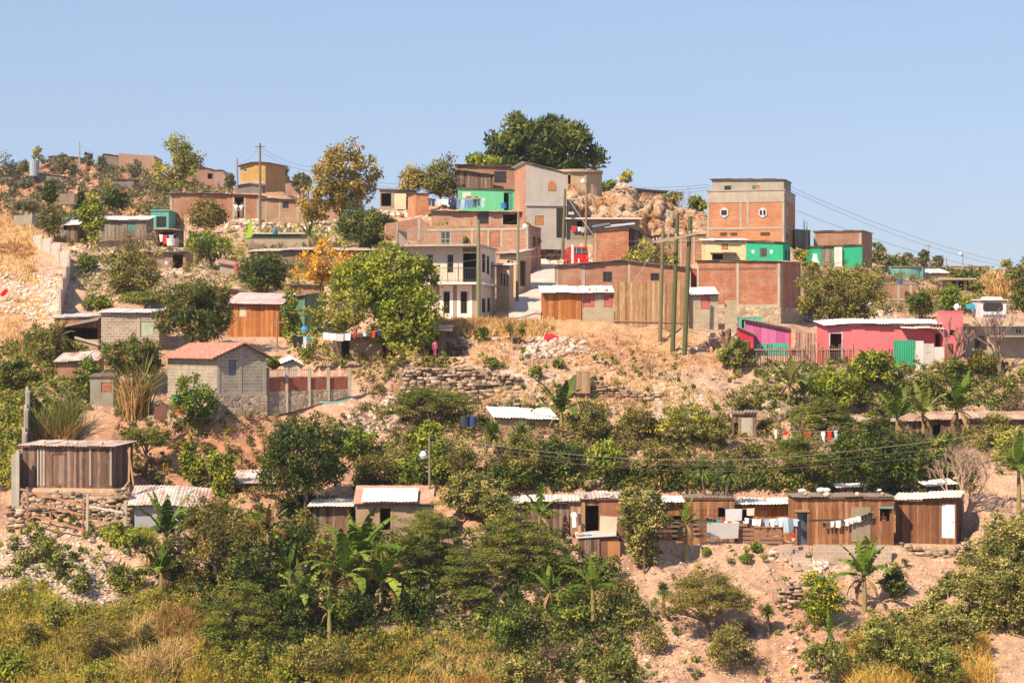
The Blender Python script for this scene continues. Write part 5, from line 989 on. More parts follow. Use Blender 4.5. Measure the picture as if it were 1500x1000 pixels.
# garden wall with brick panels and iron railings beside the tile house
GW = empty('garden_wall', P(393, 608, 134.6), 'garden wall with brick panels, grey posts and red iron railings', 'wall')
def gp(px, D, yt, yb, dy0, dy1, px2, D2, yt2, yb2, mb):
    O = GW.location; a, b, c, d = P(px, yb, D)-O, P(px2, yb2, D2)-O, P(px2, yt2, D2)-O, P(px, yt, D)-O; e0 = Vector((0, dy0, 0)); e1 = Vector((0, dy1, 0)); mb.hexa([a+e0, b+e0, b+e1, a+e1, d+e0, c+e0, c+e1, d+e1])
gd = lambda px: 134.6+(px-393)*.028
pi_ = [392, 420, 453, 481, 512]; pn = MB(); ps = MB(); bs = MB()
for i in range(4):
    a, b = pi_[i]+2.6, pi_[i+1]-2.6; gp(a, gd(a), 553, 573+(-2 if i > 1 else 1), 0, .12, b, gd(b), 552, 573+(-3 if i > 1 else 1), pn)
    rl = MB()
    for k in range(9):
        x = a+(b-a)*(k+.5)/9; gp(x-.22, gd(x), 540, 553, .05, .07, x+.22, gd(x), 540, 553, rl)
    gp(a, gd(a), 541.5, 542.2, .045, .075, b, gd(b), 541.5, 542.2, rl); gp(a, gd(a), 551.5, 552.2, .045, .075, b, gd(b), 551.5, 552.2, rl)
    ro = rl.build('railing', plain((.38,.10,.07), .6), GW); m = (a+b)/2+1; cv = MB(); O = GW.location; pts = [(-1.7,543.2),(-.6,542),(1.2,542.4),(1.6,544.4),(.2,547),(-1.8,549.8),(2.2,549.6)]
    cv.tube([P(m+u, v, gd(m))-O+Vector((0, -.0, 0)) for u, v in pts], .028, 5); cv.build('scroll', paint((.78,.74,.70)), ro)
for px in pi_: gp(px-2.2, gd(px), 538, 612-(px-392)*.28, -.06, .2, px+2.2, gd(px), 538, 612-(px-392)*.28, ps)
gp(390, gd(390), 573.5, 612, -.02, .18, 513, gd(513), 570.5, 580, bs)
pn.build_each('brick_panel', brick((.42,.12,.07),(.33,.09,.05),(.34,.2,.14)), GW); ps.build_each('post', plaster((.36,.31,.25), .25), GW); bs.build('base', MASb, GW)
# ================================================================== fences, sheets and posts
def boards(name, label, px0, px1, D, yt, yb, w, gap, m, jit=.12, th=.03, rails=(), yt1=None, yb1=None, cat='fence', D1=None, skip=0, parts='pickets', railm=None):
    r = random.Random(int(px0*3+yt)); O = P(px0, yb, D); rt = empty(name, O, label, cat); q = MB(); x = px0; yt1 = yt if yt1 is None else yt1; yb1 = yb if yb1 is None else yb1; D1 = D1 or D
    while x < px1:
        t = (x-px0)/(px1-px0); Dd = D+(D1-D)*t; a = P(x, yb+(yb1-yb)*t, Dd)-O; b = P(x, yt+(yt1-yt)*t, Dd)-O; ww = w*r.uniform(.75, 1.2); j = r.uniform(-.015, .015); ln = r.uniform(-.03, .03)
        zt = b.z+r.uniform(-jit, jit)
        if r.random() >= skip: q.hexa([(a.x, a.y+j, a.z-.35), (a.x+ww, a.y+j, a.z-.35), (a.x+ww, a.y+j+th, a.z-.35), (a.x, a.y+j+th, a.z-.35), (a.x+ln, a.y+j, zt), (a.x+ww+ln, a.y+j, zt), (a.x+ww+ln, a.y+j+th, zt), (a.x+ln, a.y+j+th, zt)])
        x += (ww+gap*r.uniform(.6, 1.4))*F/Dd
    q.build(parts, m, rt); q = MB()
    for y0, y1 in rails: q.bar(P(px0, y0, D)-O+Vector((-.1, -.05, 0)), P(px1, y1, D1)-O+Vector((.1, -.05, 0)), .05, .1)
    if rails: q.build('rail', railm or wood((.3,.2,.13)), rt)
    return rt
boards('plank_fence', 'tall weathered plank fence closing the yard behind the three poles', 900.5, 1006, 155.6, 413, 478, .26, .016, PLt, jit=.05, rails=((470,472),), parts='planks')
boards('picket_fence', 'grey crooked picket fence in front of the magenta shack', 1107, 1252, 144.8, 508, 533, .075, .085, planks((.16,.11,.08),(.09,.06,.045),(.24,.18,.14)), jit=.25, rails=((512,511.5),), yb1=531)
boards('plank_fence', 'short rusty red plank fence between magenta shack and pink house', 1166, 1194, 146.6, 487, 530, .16, .05, planks((.34,.16,.12),(.22,.11,.09),(.46,.3,.25)), jit=.06, parts='planks')
boards('picket_fence', 'stub of grey paling fence at the foot of the pink wall', 1256, 1306, 144.4, 516, 536, .12, .06, PLd, jit=.3, skip=.2)
for nm, lb, a, b, yt, m in (('green_sheet','dark green corrugated sheet standing before the pink house',1309,1340,498,tin((.03,.30,.16),.1,(.05,.2,.12))),('grey_sheet','narrow silver corrugated sheet right of the green one',1341,1353,499,TW),('pale_sheet','pale stained metal sheet with a smaller panel',1353.5,1368,503,tin((.55,.52,.5),.5)),('white_sheet','whitish leaning sheet near the bare tree',1368.5,1383,508,tin((.66,.58,.54),.4)),('rusty_sheet','rust brown sheet below the pink tower',1384,1397,503,tin((.38,.17,.08),.8,(.24,.1,.05)))):
    O = P(a, 533, 143.9); w_ = (b-a)*143.9/F; hh = (533-yt)*143.9/F; G_ = [[(w_*i/24, (.014 if i % 2 else -.014)+.02*z, z) for i in range(25)] for z in (-.5, hh)]; q = MB(); q.slab(G_, .012, n=(0, -1, 0)); q.bar((w_*.5, .05, -.5), (w_*.5, .06, hh-.1), .06)
    o = q.build('metal_sheet', m); o.location = O; tag(o, lb, 'fence panel', 'sheets fencing the pink house yard')
boards('board_fence', 'low rough slab fence under the white washing', 1083, 1147, 117.7, 790, 797, .3, .0, PL, jit=.1) if False else None
BF = empty('board_fence', P(1082, 797, 117.6), 'brown fence of horizontal boards below the washing line', 'fence'); q = MB(); O = BF.location
for i, y in enumerate((768.5, 775, 781.5, 788, 794)): q.bar(P(1081, y+rnd.uniform(-.6,.6), 117.6)-O, P(1146, y+rnd.uniform(-.6,.6), 117.5)-O, .04, .17)
q.build_each('board', wood((.24,.14,.09)), BF); q = MB()
for px in (1082, 1103, 1125, 1146): q.bar(P(px, 800, 117.66)-O, P(px+.3, 757 if px > 1140 else 764, 117.66)-O, .08)
q.build_each('post', wood((.38,.24,.15)), BF)
BD = empty('board_fence', P(950, 800, 118.0), 'dark board fence partly behind the leafy tree and dead banana', 'fence'); q = MB(); O = BD.location
for y in (764, 770, 777, 784): q.bar(P(950, y, 118)-O, P(1034, y+1, 118)-O, .04, .15)
q.build_each('board', wood((.13,.09,.07)), BD)
# rail fence and gate below the weathered shack
RF = empty('rail_fence', P(30, 770, 119.6), 'wooden rail fence sloping down in front of the stone wall', 'fence'); O = RF.location; q = MB()
for (a, b, c, d) in ((30,716,124,740),(30,733,124,754),(36,752,124,776)): q.bar(P(a,b,119.9)-O, P(c,d,118.6)-O, .07, .11)
q.build_each('rail', wood((.36,.18,.10)), RF); q = MB()
for (a, b, c) in ((40,713,768),(74,722,772),(122,732,782)): q.bar(P(a,c,119.6)-O, P(a,b,119.5)-O, .1)
q.build_each('post', wood((.32,.18,.11)), RF)
GTE = empty('rail_gate', P(128, 778, 118.4), 'pole gate with a slanting white bar beside the tin shack', 'gate'); O = GTE.location; q = MB()
for (a, b, c, d, w_) in ((131,725,186,727,.09),(131,741,186,741,.06),(131,766,184,763,.07)): q.bar(P(a,b,118.5)-O, P(c,d,118.6)-O, w_)
q.build_each('rail', wood((.36,.22,.14)), GTE); q = MB(); q.bar(P(131,741,118.3)-O, P(180,750,118.3)-O, .1); q.build('white_bar', wood((.6,.5,.45)), GTE); q = MB(); q.bar(P(127.5,778,118.4)-O, P(128.5,723,118.4)-O, .15); q.bar(P(183,770,118.5)-O, P(184,734,118.5)-O, .2); q.build_each('post', wood((.42,.34,.27)), GTE)
for a, b, c, d, D, lb in ((188,728,190,655,121.5,'tall thin pole at the right corner of the weathered shack'),(196,712,188,658,121.9,'leaning pale stick behind the tall corner pole'),(180,716,190,703,121.4,'short diagonal brace by the corner of the weathered shack')):
    q = MB(); q.bar(P(a,b,D)-P(a,b,D), P(c,d,D)-P(a,b,D), .1); o = q.build('wooden_post', wood((.42,.25,.15))); o.location = P(a,b,D); tag(o, lb, 'post')
# platform and sheet in front of the doorway shack
PLF = empty('platform', P(846, 818, 116.4), 'dark boxed platform with pale sheet top below the doorway', 'platform'); O = PLF.location; q = MB(); a, b = P(848,818,116.4)-O, P(878,818,116.4)-O; q.box(a.x, b.x, 0, 2.0, -.6, 1.15); q.build('base', PLd, PLF)
q = MB(); q.box(b.x+.02, b.x+1.1, .1, 1.9, -.5, 1.25); q.build('brown_box', plaster((.20,.1,.07), .3), PLF); q = MB(); q.hexa([(-.1,-.1,1.16),(2.2,-.1,1.3),(2.3,2.05,1.42),(-.1,2.05,1.3),(-.1,-.1,1.2),(2.2,-.1,1.34),(2.3,2.05,1.46),(-.1,2.05,1.34)]); q.build('sheet_top', tin((.5,.48,.46), .3), PLF)
for i, (x, y, c, lb) in enumerate(((850,783,(.55,.3,.15),'orange cloth bundle lying on the sheet topped platform'),(862,784.5,(.06,.22,.34),'blue dish standing on the sheet topped platform'))):
    q = MB(); q.tube([(0,0,0),(0,0,.06),(0,0,.12)], [.22,.26,.16], 10); o = q.build('bundle' if i == 0 else 'dish', cloth(c)); o.location = P(x, y+1.5, 116.9)+Vector((0,0,.02)); tag(o, lb, 'bundle' if i == 0 else 'dish')
OB = MB().box(-.35,.35,-.3,.3,-.4,.75).build('crate', paint((.45,.2,.08))); OB.location = P(899,812,116.6); tag(OB, 'orange brown crate beside the boxed platform', 'crate')
# ================================================================== poles and wires
def pole(label, px, D, top, base=None, r=.11, px2=None, c=(.16,.14,.09), lamp=None, name='utility_pole', arm=None, group=None):
    g = G(px2 or px, D) if base is None else P(px2 or px, base, D); rt = empty(name, g, label, 'pole', group); t = P(px, top, D)-g; q = MB(); q.tube([(0,0,-.6), tuple(t*.5), tuple(t)], [r*1.15, r, r*.78], 9); q.build('pole', wood(c), rt)
    if arm: q = MB(); q.bar(t+Vector((-arm,0,-.35)), t+Vector((arm,.0,-.35)), .09); q.build('crossarm', wood(c), rt)
    if lamp:
        l = P(lamp[0], lamp[1], D)-g; q = MB(); st = t+Vector((0, 0, l.z-t.z+.1)); q.tube([st, st.lerp(l, .5)+Vector((0,-.05,.16)), l+Vector((0,-.1,.12))], .03, 5); q.build('lamp_arm', plain((.4,.4,.4), .5, .6), rt)
        q = MB(); q.tube([l+Vector((0,-.1,.16)), l+Vector((0,-.1,.0)), l+Vector((0,-.1,-.12)), l+Vector((0,-.1,-.3))], [.08,.2,.22,.1], 10); q.build('lamp_head', paint((.80,.82,.86), .4), rt)
    return rt
GRN = (.10,.105,.05)
pole('tall wooden pole in front of the upper brick houses', 381, 214, 210, r=.13, arm=.5)
pole('wooden pole at the right corner of the white two storey house', 701, 153.5, 322, base=471, r=.15, c=(.20,.19,.11))
pole('lane pole with white lamp and pale painted foot', 759.5, 163.5, 311, base=436, r=.12, px2=757.5, lamp=(769,331), c=(.22,.19,.11))
pole('dark pole at the corner of the grey tall house', 828, 180.5, 277, base=370, px2=824, r=.13, c=(.13,.12,.07))
pole('slim pole with white lamp above the shop house', 859.5, 181.5, 256, base=390, px2=857, r=.1, lamp=(854,265), c=(.26,.18,.09))
pole('street pole with round white lamp over the adobe house', 629, 119.5, 633, base=742, r=.075, px2=629.5, lamp=(620,664), c=(.22,.17,.11))
pole('distant pole beside the yellow house', 347.5, 288, 232, base=272, r=.13, c=(.24,.22,.2))
pole('tall thin mast on the far left ridge', 116.5, 428, 207, base=240, r=.14, c=(.3,.3,.3)); pole('second short mast on the far left ridge', 130, 428, 222, base=243, r=.13, c=(.25,.25,.24))
pole('left thin pipe rising behind the emerald house', 1178, 184, 322, base=362, r=.05, c=(.2,.17,.15)); pole('right thin pipe rising behind the emerald house', 1182, 184, 324, base=356, r=.05, c=(.3,.28,.26))
pole('pole with short arm on the right skyline', 1360, 298, 357, base=386, r=.12, c=(.3,.3,.3), arm=.6); pole('short pole right of the skyline shed', 1386, 298, 376, base=396, r=.12, c=(.3,.3,.3))
pole('street light pole above the brown block house on the right', 1410, 262, 370, base=398, r=.1, c=(.3,.28,.26), lamp=(1407,371)); pole('small lamp standing on top of the pink tower', 1407, 146, 447, base=459, r=.04, lamp=(1401,448), c=(.5,.5,.5), name='street_lamp')
pole('thin bare stick standing on the terrace in front of the rubble', 750, 147, 490, base=525, r=.035, c=(.4,.33,.27), name='stick'); pole('thin pole beside the neighbours below the brick houses', 271.5, 196, 315, base=360, r=.06, c=(.4,.32,.24))
pole('thin stick left of the turquoise house', 336, 165, 438, base=470, r=.04, name='stick'); pole('clothes pole right of the orange shack', 406, 151, 465, base=505, r=.05, c=(.25,.18,.12), arm=.6)
TP_ = empty('pole_frame', G(985, 147.5), 'three tall green wooden poles joined by a plank crossarm', 'poles'); O = TP_.location
for tx, ty, bx, by, D, rr in ((971.5,333,966,511,151.5,.135),(992.5,315,984,536,148.3,.16),(1011,317,1001.5,538,147.5,.17)):
    t, b = P(tx, ty, D)-O, P(bx, by, D)-O; q = MB(); q.tube([b+Vector((0,0,-.6)), b.lerp(t, .5), t], [rr*1.1, rr, rr*.86], 12); q.build('pole', wood((.095,.10,.045) if bx > 970 else (.17,.14,.08)), TP_)
q = MB(); a, b = P(956,354.5,147.0)-O, P(1024,341,146.9)-O; q.bar(a, b, .09, .14); q.bar(a+Vector((.3,.45,-.02)), b+Vector((0,.45,-.02)), .08, .12); q.build_each('crossarm', wood((.34,.28,.2)), TP_)
q = MB()
for t in (.02, .09, .16, .34, .5, .62, .8, .92, .99): p = a.lerp(b, t); q.tube([p+Vector((0,0,.08)), p+Vector((0,0,.16)), p+Vector((0,0,.26))], [.05,.075,.04], 7)
q.build_each('insulator', plain((.5,.4,.36), .3), TP_)
def wire(lb, pts, r=.02, sag=.5, c=(.09,.09,.09), grp='power and telephone wires'):
    q = MB(); A = [P(*p) for p in pts]; V = []
    for a, b in zip(A, A[1:]):
        for k in range(12): t = k/12; p = a.lerp(b, t); p.z -= sag*4*t*(1-t); V.append(p)
    V.append(A[-1]); O = V[0]; q.tube([v-O for v in V], r*.62, 4, cap=False); o = q.build('wire', plain(c, .6)); o.location = O; tag(o, lb, 'wire', grp)
wire('upper sky wire descending from the brick tower to the right', [(1150,270,183),(1480,386,230)], .022, .7); wire('second sky wire just below the upper one on the right', [(1150,275,183),(1480,392,232)], .022, .8); wire('lowest sky wire right of the brick tower', [(1163,307,180),(1470,398,225)], .022, .6)
wire('top wire between the round tower and the brick tower', [(860,268,181.5),(1040,270,182)], .022, .35); wire('middle wire between the round tower and the brick tower', [(860,271,181.5),(1040,274,182)], .022, .4); wire('bottom wire over the rocky outcrop', [(860,275,181.5),(1040,278,182)], .02, .45)
wire('wire from the tall left pole down to the orange brown tree', [(382,216,214),(470,246,206),(612,270,200)], .024, .5); wire('lower wire from the tall left pole to the hilltop tree', [(382,222,214),(470,252,206),(615,276,200)], .024, .5); wire('wire from the tall left pole to the distant pole', [(380,216,214),(347,240,288)], .026, .4)
wire('upper of the wires crossing the green bank', [(629,637,119.5),(870,668,117),(1120,672,117),(1500,628,118)], .017, .12, (.35,.3,.27)); wire('middle of the wires crossing the green bank', [(629,641,119.5),(870,674,117),(1120,680,117),(1500,640,118)], .014, .15, (.2,.18,.16)); wire('lowest of the wires crossing the green bank', [(629,647,119.5),(870,681,117),(1120,688,117),(1500,650,118)], .012, .18, (.2,.18,.16))
wire('wire crossing in front of the white house balcony', [(420,398,150),(701,380,153),(1000,350,147)], .014, .25, (.3,.28,.25)); wire('wire from the corner pole to the lane pole', [(701,328,153.5),(759,322,160),(828,287,180.5)], .018, .2, (.15,.14,.13)); wire('pale guy wire slanting down from the dark pole', [(829,285,180.5),(870,345,176.5)], .03, .1, (.5,.45,.4))
wire('wire running from the corner pole to the three poles', [(701,330,153.5),(956,352,147)], .016, .5, (.25,.22,.2)); wire('lower wire from the corner pole to the three poles', [(701,345,153.5),(971,362,148)], .014, .7, (.25,.22,.2)); wire('slack wire from the white house to the orange shack', [(590,440,151),(400,455,151),(335,462,152)], .014, .5, (.3,.28,.25))
wire('guy wire behind the plank fence slanting to the ground', [(971,345,150),(893,470,154)], .02, .0, (.5,.45,.38)); wire('thin wire between the three poles and the large brick house', [(1022,342,147),(1139,390,160)], .014, .3, (.25,.22,.2)); wire('far wire between the two left masts', [(116.5,212,428),(190,246,425)], .04, .5, (.3,.3,.3))
# ================================================================== people
SK = [('pelvis',0,0,.50,.075),('spine',0,0,.61,.066),('chest',0,0,.73,.078),('neck',0,0,.825,.034),('jaw',0,-.012,.875,.042),('head',0,-.004,.935,.054),('crown',0,.006,.968,.036)]
def person(label, loc, h, pose, shirt, legs, skin=(.32,.16,.09), hair=(.02,.015,.012), rz=0., bare_top=False, skirt=False):
    rt = empty('person', loc, label, 'person', rz=rz)
    V = [Vector((a[1], a[2], a[3])) for a in SK]; R = [a[4] for a in SK]; E = [(i, i+1) for i in range(6)]
    V.append(Vector((0,-.062,.925))); R.append(.011); E.append((5, 7))                        # nose
    def chain(st, pts, rs):
        p = st; ids = []
        for v, r in zip(pts, rs): V.append(Vector(v)); R.append(r); E.append((p, len(V)-1)); p = len(V)-1; ids.append(p)
        return ids
    arms = []; lg = []
    for s, (el, wr) in ((-1, pose['l']), (1, pose['r'])):
        el = Vector(el); wr = Vector(wr); el.x *= s; wr.x *= s; ids = chain(2, [(.1*s,0,.79), el, wr], [.036,.027,.019]); arms.append(ids); d = (wr-el).normalized(); side = Vector((1,0,0)) if abs(d.x) < .7 else Vector((0,0,1)); pm = wr+d*.028
        pi2 = chain(ids[-1], [pm], [.02])[0]
        for k in range(4):
            o_ = side*((k-1.5)*.011); ln = (.036,.042,.04,.03)[k]; chain(pi2, [pm+o_+d*.02, pm+o_+d*(.02+ln*.55)+Vector((0,-.006,0)), pm+o_+d*(.02+ln)+Vector((0,-.014,0))], [.0055,.005,.0042])
        chain(ids[-1], [wr+d*.014-side*.016*s+Vector((0,-.012,0)), wr+d*.034-side*.026*s+Vector((0,-.018,0))], [.0065,.0055])
    for s, (kn, an) in ((-1, pose.get('ll', ((.055,0,.275),(.055,0.01,.045)))), (1, pose.get('lr', ((.055,0,.275),(.055,.01,.045))))):
        kn = Vector(kn); an = Vector(an); kn.x *= s; an.x *= s; lg.append(chain(0, [(.052*s,0,.47), kn, an, an+Vector((0,-.07,-.022))], [.052,.036,.023,.018]))
    def skin_mesh(name, vs, es, rs, m, root=0):
        me = bpy.data.meshes.new(name); me.from_pydata([tuple(v*h) for v in vs], es, []); o = bpy.data.objects.new(name, me); COL.objects.link(o); o.parent = rt; o.modifiers.new('Skin', 'SKIN')
        for i, r in enumerate(rs): me.skin_vertices[0].data[i].radius = (r*h, r*h); me.skin_vertices[0].data[i].use_root = (i == root)
        sb = o.modifiers.new('Sub', 'SUBSURF'); sb.levels = sb.render_levels = 1; me.materials.append(m); return o
    skin_mesh('body', V, E, R, plain(skin, .6))
    def sub(ids, rs, es, name, m): skin_mesh(name, [V[i] for i in ids], es, rs, m)
    if not bare_top: a0, a1 = arms; sub([0,1,2,a0[0],a0[1],a1[0],a1[1],3], [.084,.077,.088,.046,.037,.046,.037,.036], [(0,1),(1,2),(2,3),(3,4),(2,5),(5,6),(2,7)], 'shirt', cloth(shirt))
    l0, l1 = lg; e = .6 if skirt else 1.
    sub([0,l0[0],l0[1],l1[0],l1[1]]+([] if pose.get('short') else [l0[2], l1[2]]), [.083,.062,.047,.062,.047]+([] if pose.get('short') else [.034,.034]), [(0,1),(1,2),(0,3),(3,4)]+([] if pose.get('short') else [(2,5),(4,6)]), 'trousers', cloth(legs))
    q = MB(); hp = V[5]*h
    hv = [(Vector(v)*.066*h*Vector((1,1,1)).length/1.732) for v in ICO]; B = [hp+Vector((v.x, v.y*1.1+.014*h, v.z+.014*h)) for v in hv if True]; q.add(B, [tuple(f) for f in ICF if all(ICO[i][2] > -.6 and (ICO[i][1] > -.3 or ICO[i][2] > .45) for i in f)]); q.build('hair', plain(hair, .5), rt)
    q = MB()
    for s in (-1, 1): q.box(s*.02*h-.007*h, s*.02*h+.007*h, -.0635*h+.008*h, -.05*h+.006*h, .938*h, .946*h)
    q.build('eyes', plain((.02,.015,.01), .3), rt); return rt
dn = ((.135,.01,.64),(.14,-.04,.50)); up_ = ((.17,-.02,.84),(.09,-.04,.96)); fold = ((.14,-.01,.65),(.03,-.13,.70)); rest = ((.15,-.03,.66),(.06,-.15,.66))
def at(px, py, D): return P(px, py, D)
person('man in white shirt raising one arm beside the brick house door', at(345.5,319.5,219.8), 1.72, dict(l=up_, r=dn), (.72,.74,.76), (.45,.40,.36)); person('man in grey white shirt standing right of the dark brick doorway', at(353.5,319.5,219.7), 1.68, dict(l=dn, r=up_), (.62,.64,.64), (.26,.24,.22))
person('bare shouldered woman leaning in the plank shack window', at(1293.5,787.5,117.45), 1.58, dict(l=rest, r=fold), (.4,.2,.15), (.2,.15,.2), skin=(.42,.18,.10), bare_top=True, rz=.3)
person('small child in red shirt standing on the shack steps', at(1162,799.5,116.0), .86, dict(l=dn, r=fold, short=True), (.62,.03,.03), (.55,.56,.6)); person('child in red top and blue shorts by the hillside washing', at(1212,654,131.8), .95, dict(l=dn, r=dn, short=True), (.6,.03,.03), (.06,.08,.3))
person('neighbour in a pink red dress beside the grey green mango tree', at(345.5,404,176.5), 1.3, dict(l=dn, r=fold), (.60,.10,.12), (.55,.10,.12)); person('neighbour in white shirt with dark hair behind the mango tree', at(361.5,406,177), 1.6, dict(l=fold, r=dn), (.70,.72,.80), (.2,.2,.25))
person('figure in bright pink standing at the post hut', at(637,521,144.5), 1.15, dict(l=dn, r=dn), (.62,.10,.28), (.5,.08,.22))
# ================================================================== washing lines
SHAPE = dict(shirt=[(-.26,0),(-.5,-.16),(-.42,-.34),(-.28,-.24),(-.27,-1),(.27,-1),(.28,-.24),(.42,-.34),(.5,-.16),(.26,0)], trousers=[(-.5,0),(.5,0),(.44,-1),(.08,-1),(0,-.3),(-.08,-1),(-.44,-1)], towel=[(-.5,0),(.5,0),(.47,-.98),(-.02,-1.02),(-.5,-.97)], small=[(-.5,0),(.5,0),(.36,-.9),(-.3,-1)])
SHAPE['dress'] = [(-.2,0),(-.25,-.4),(-.5,-1),(.5,-1),(.25,-.4),(.2,0)]
CN = dict(white=(.78,.77,.78), black=(.025,.025,.03), navy=(.03,.04,.10), blue=(.10,.20,.40), jeans=(.13,.19,.27), pale_blue=(.36,.44,.55), red=(.62,.04,.03), teal=(.04,.26,.36), grey=(.42,.41,.40), yellow=(.7,.55,.12), cream=(.62,.54,.42), pink=(.62,.2,.25), dark=(.08,.08,.10), brown=(.25,.12,.07), pale_grey=(.56,.56,.58))
ORD = ['first','second','third','fourth','fifth','sixth','seventh','eighth','ninth','tenth','eleventh','twelfth']
def laundry(where, a, b, items, sag=.12, posts=False, grp=None):
    A, B = P(*a), P(*b); r = random.Random(int(a[0])); q = MB(); L = (B-A).length
    def at_(t): p = A.lerp(B, t); p.z -= sag*4*t*(1-t); return p
    q.tube([at_(k/10)-A for k in range(11)], .012, 4); rt = q.build('clothesline', plain((.45,.42,.38))); rt.location = A; tag(rt, 'washing line '+where, 'clothesline'); cnt = {}; tot = {}
    for it in items: tot[(it[2], it[1])] = tot.get((it[2], it[1]), 0)+1
    ang = math.atan2(B.y-A.y, B.x-A.x)
    for (t, kd, cl, w, h) in items:
        p = at_(t); q = MB(); poly = [(x*w+r.uniform(-.012,.012), z*h+r.uniform(-.02,.02)) for x, z in SHAPE[kd]]; sh = r.uniform(-.06, .06); n = len(poly)
        vs = [(x, .02*math.sin(x*22+sh*50)-.012+sh*(-z), z) for x, z in poly]+[(x, .02*math.sin(x*22+sh*50)+.012+sh*(-z), z) for x, z in poly]
        q.add(vs, [tuple(range(n)), tuple(range(n, 2*n))[::-1]]+[((i+1) % n, i, i+n, (i+1) % n+n) for i in range(n)]); nm = {'shirt':'shirt','trousers':'trousers','towel':'towel','small':'garment','dress':'dress'}[kd]
        o = q.build(nm, cloth(CN[cl])); o.location = p+Vector((0, -.005, .01)); o.rotation_euler = (0, r.uniform(-.05,.05), ang); k_ = cnt.get((cl, kd), 0); cnt[(cl, kd)] = k_+1
        cname = cl.replace('_', ' '); o_ = ORD[k_]+' from left ' if tot[(cl, kd)] > 1 else ''
        tag(o, f'{cname} {nm} {o_}on the line {where}', nm, 'washing '+where)
laundry('across the long plank shack', (1204,765,116.7), (1281,749,116.75), [(.05,'small','black',.2,.3),(.12,'small','dark',.16,.3),(.2,'small','white',.2,.34),(.31,'towel','white',.28,.42),(.40,'small','dark',.2,.28),(.48,'shirt','white',.36,.42),(.56,'towel','white',.2,.34),(.63,'small','white',.2,.3),(.70,'towel','white',.22,.32),(.77,'small','black',.22,.3),(.84,'shirt','black',.34,.3),(.92,'trousers','black',.26,.34)], sag=.1)
laundry('of dark and bright clothes at the porch', (1033,757,117.9), (1095,763,117.6), [(.05,'small','black',.22,.38),(.13,'small','navy',.22,.34),(.22,'small','black',.2,.34),(.30,'towel','teal',.42,.34),(.42,'small','red',.2,.3),(.49,'small','white',.2,.3),(.56,'towel','red',.26,.26),(.66,'small','yellow',.2,.26),(.74,'small','white',.24,.28),(.84,'small','navy',.2,.3),(.94,'small','white',.2,.3)])
laundry('of pale shirts over the board fence', (1091,758,117.4), (1147,757,117.35), [(.05,'small','white',.26,.34),(.15,'small','navy',.2,.3),(.26,'towel','white',.3,.36),(.38,'small','white',.24,.4),(.48,'small','dark',.2,.34),(.58,'shirt','pale_blue',.46,.44),(.72,'shirt','white',.4,.46),(.84,'towel','pale_blue',.34,.4),(.95,'shirt','white',.4,.55)])
laundry('between fence post and open blue door', (1147,757,117.35), (1170,760,116.8), [(.18,'trousers','pale_blue',.36,.85),(.5,'trousers','jeans',.32,.8),(.8,'shirt','pale_blue',.5,.42)], sag=.03)
laundry('holding the two big sheets by the banana', (1034,764,117.3), (1084,765,117.3), [(.5,'towel','grey',1.85,.88)], sag=.05); laundry('below the roof edge of the open shack', (1060,744,118.6), (1106,744,118.6), [(.32,'towel','pale_grey',.95,.7),(.86,'towel','cream',.45,.4)], sag=.05)
laundry('beside the dark open doorway', (878,754,117.2), (912,757,117.2), [(.4,'towel','cream',1.0,1.0)], sag=.05); laundry('left of the dark open doorway', (836,749,117.8), (853,752,117.8), [(.25,'shirt','white',.4,.85),(.75,'small','dark',.24,.7)], sag=.03)
laundry('left of the mint green house', (627,290,194.5), (671,291,194.5), [(.06,'shirt','dark',.5,.7),(.17,'shirt','navy',.5,.75),(.28,'small','pale_blue',.35,.5),(.38,'shirt','cream',.5,.6),(.49,'small','white',.4,.5),(.58,'small','pale_grey',.36,.6),(.68,'shirt','white',.45,.7),(.80,'towel','navy',.7,.6),(.93,'small','dark',.35,.6)], sag=.1)
laundry('in front of the mint green wall', (668,292,193.5), (712,289,193.5), [(.1,'trousers','jeans',.42,.8),(.22,'trousers','pale_blue',.42,.85),(.36,'trousers','blue',.5,.8),(.5,'trousers','jeans',.46,.85),(.63,'trousers','navy',.4,.8),(.75,'shirt','dark',.45,.7),(.9,'shirt','pale_blue',.5,.9)], sag=.1)
laundry('above the mint house jeans', (680,287,193.9), (702,287,193.9), [(.3,'towel','red',.5,.2),(.8,'small','red',.35,.2)], sag=.05)
laundry('of white cloths under the big lime tree', (474,486,143.2), (517,487,143.2), [(.08,'towel','white',.35,.5),(.3,'towel','white',.5,.48),(.55,'towel','pale_grey',.6,.5),(.82,'towel','white',.4,.48)]); laundry('of red cloths under the big lime tree', (516,484,143.4), (560,483,143.4), [(.1,'small','red',.25,.55),(.42,'small','white',.3,.3),(.7,'small','red',.25,.5),(.9,'small','navy',.3,.4)])
laundry('of black clothes left of the lime tree', (429,489,143.6), (456,492,143.6), [(.1,'shirt','black',.45,.9),(.4,'small','black',.4,.6),(.62,'trousers','pale_grey',.3,.8),(.85,'small','teal',.3,.4)])
laundry('in the shade of the shop porch', (838,331,187.6), (872,331,187.6), [(.08,'small','red',.5,.5),(.3,'small','white',.3,.4),(.45,'small','grey',.4,.5),(.62,'shirt','dark',.6,.6),(.85,'small','navy',.5,.5)]); laundry('among bushes right of the narrow hut', (1134,629,130.5), (1228,630,130.5), [(.02,'small','white',.2,.6),(.18,'small','red',.3,.3),(.42,'small','black',.35,.4),(.5,'small','red',.35,.35),(.76,'shirt','white',.3,.9),(.86,'small','red',.25,.6),(.96,'small','pale_grey',.25,.7)])
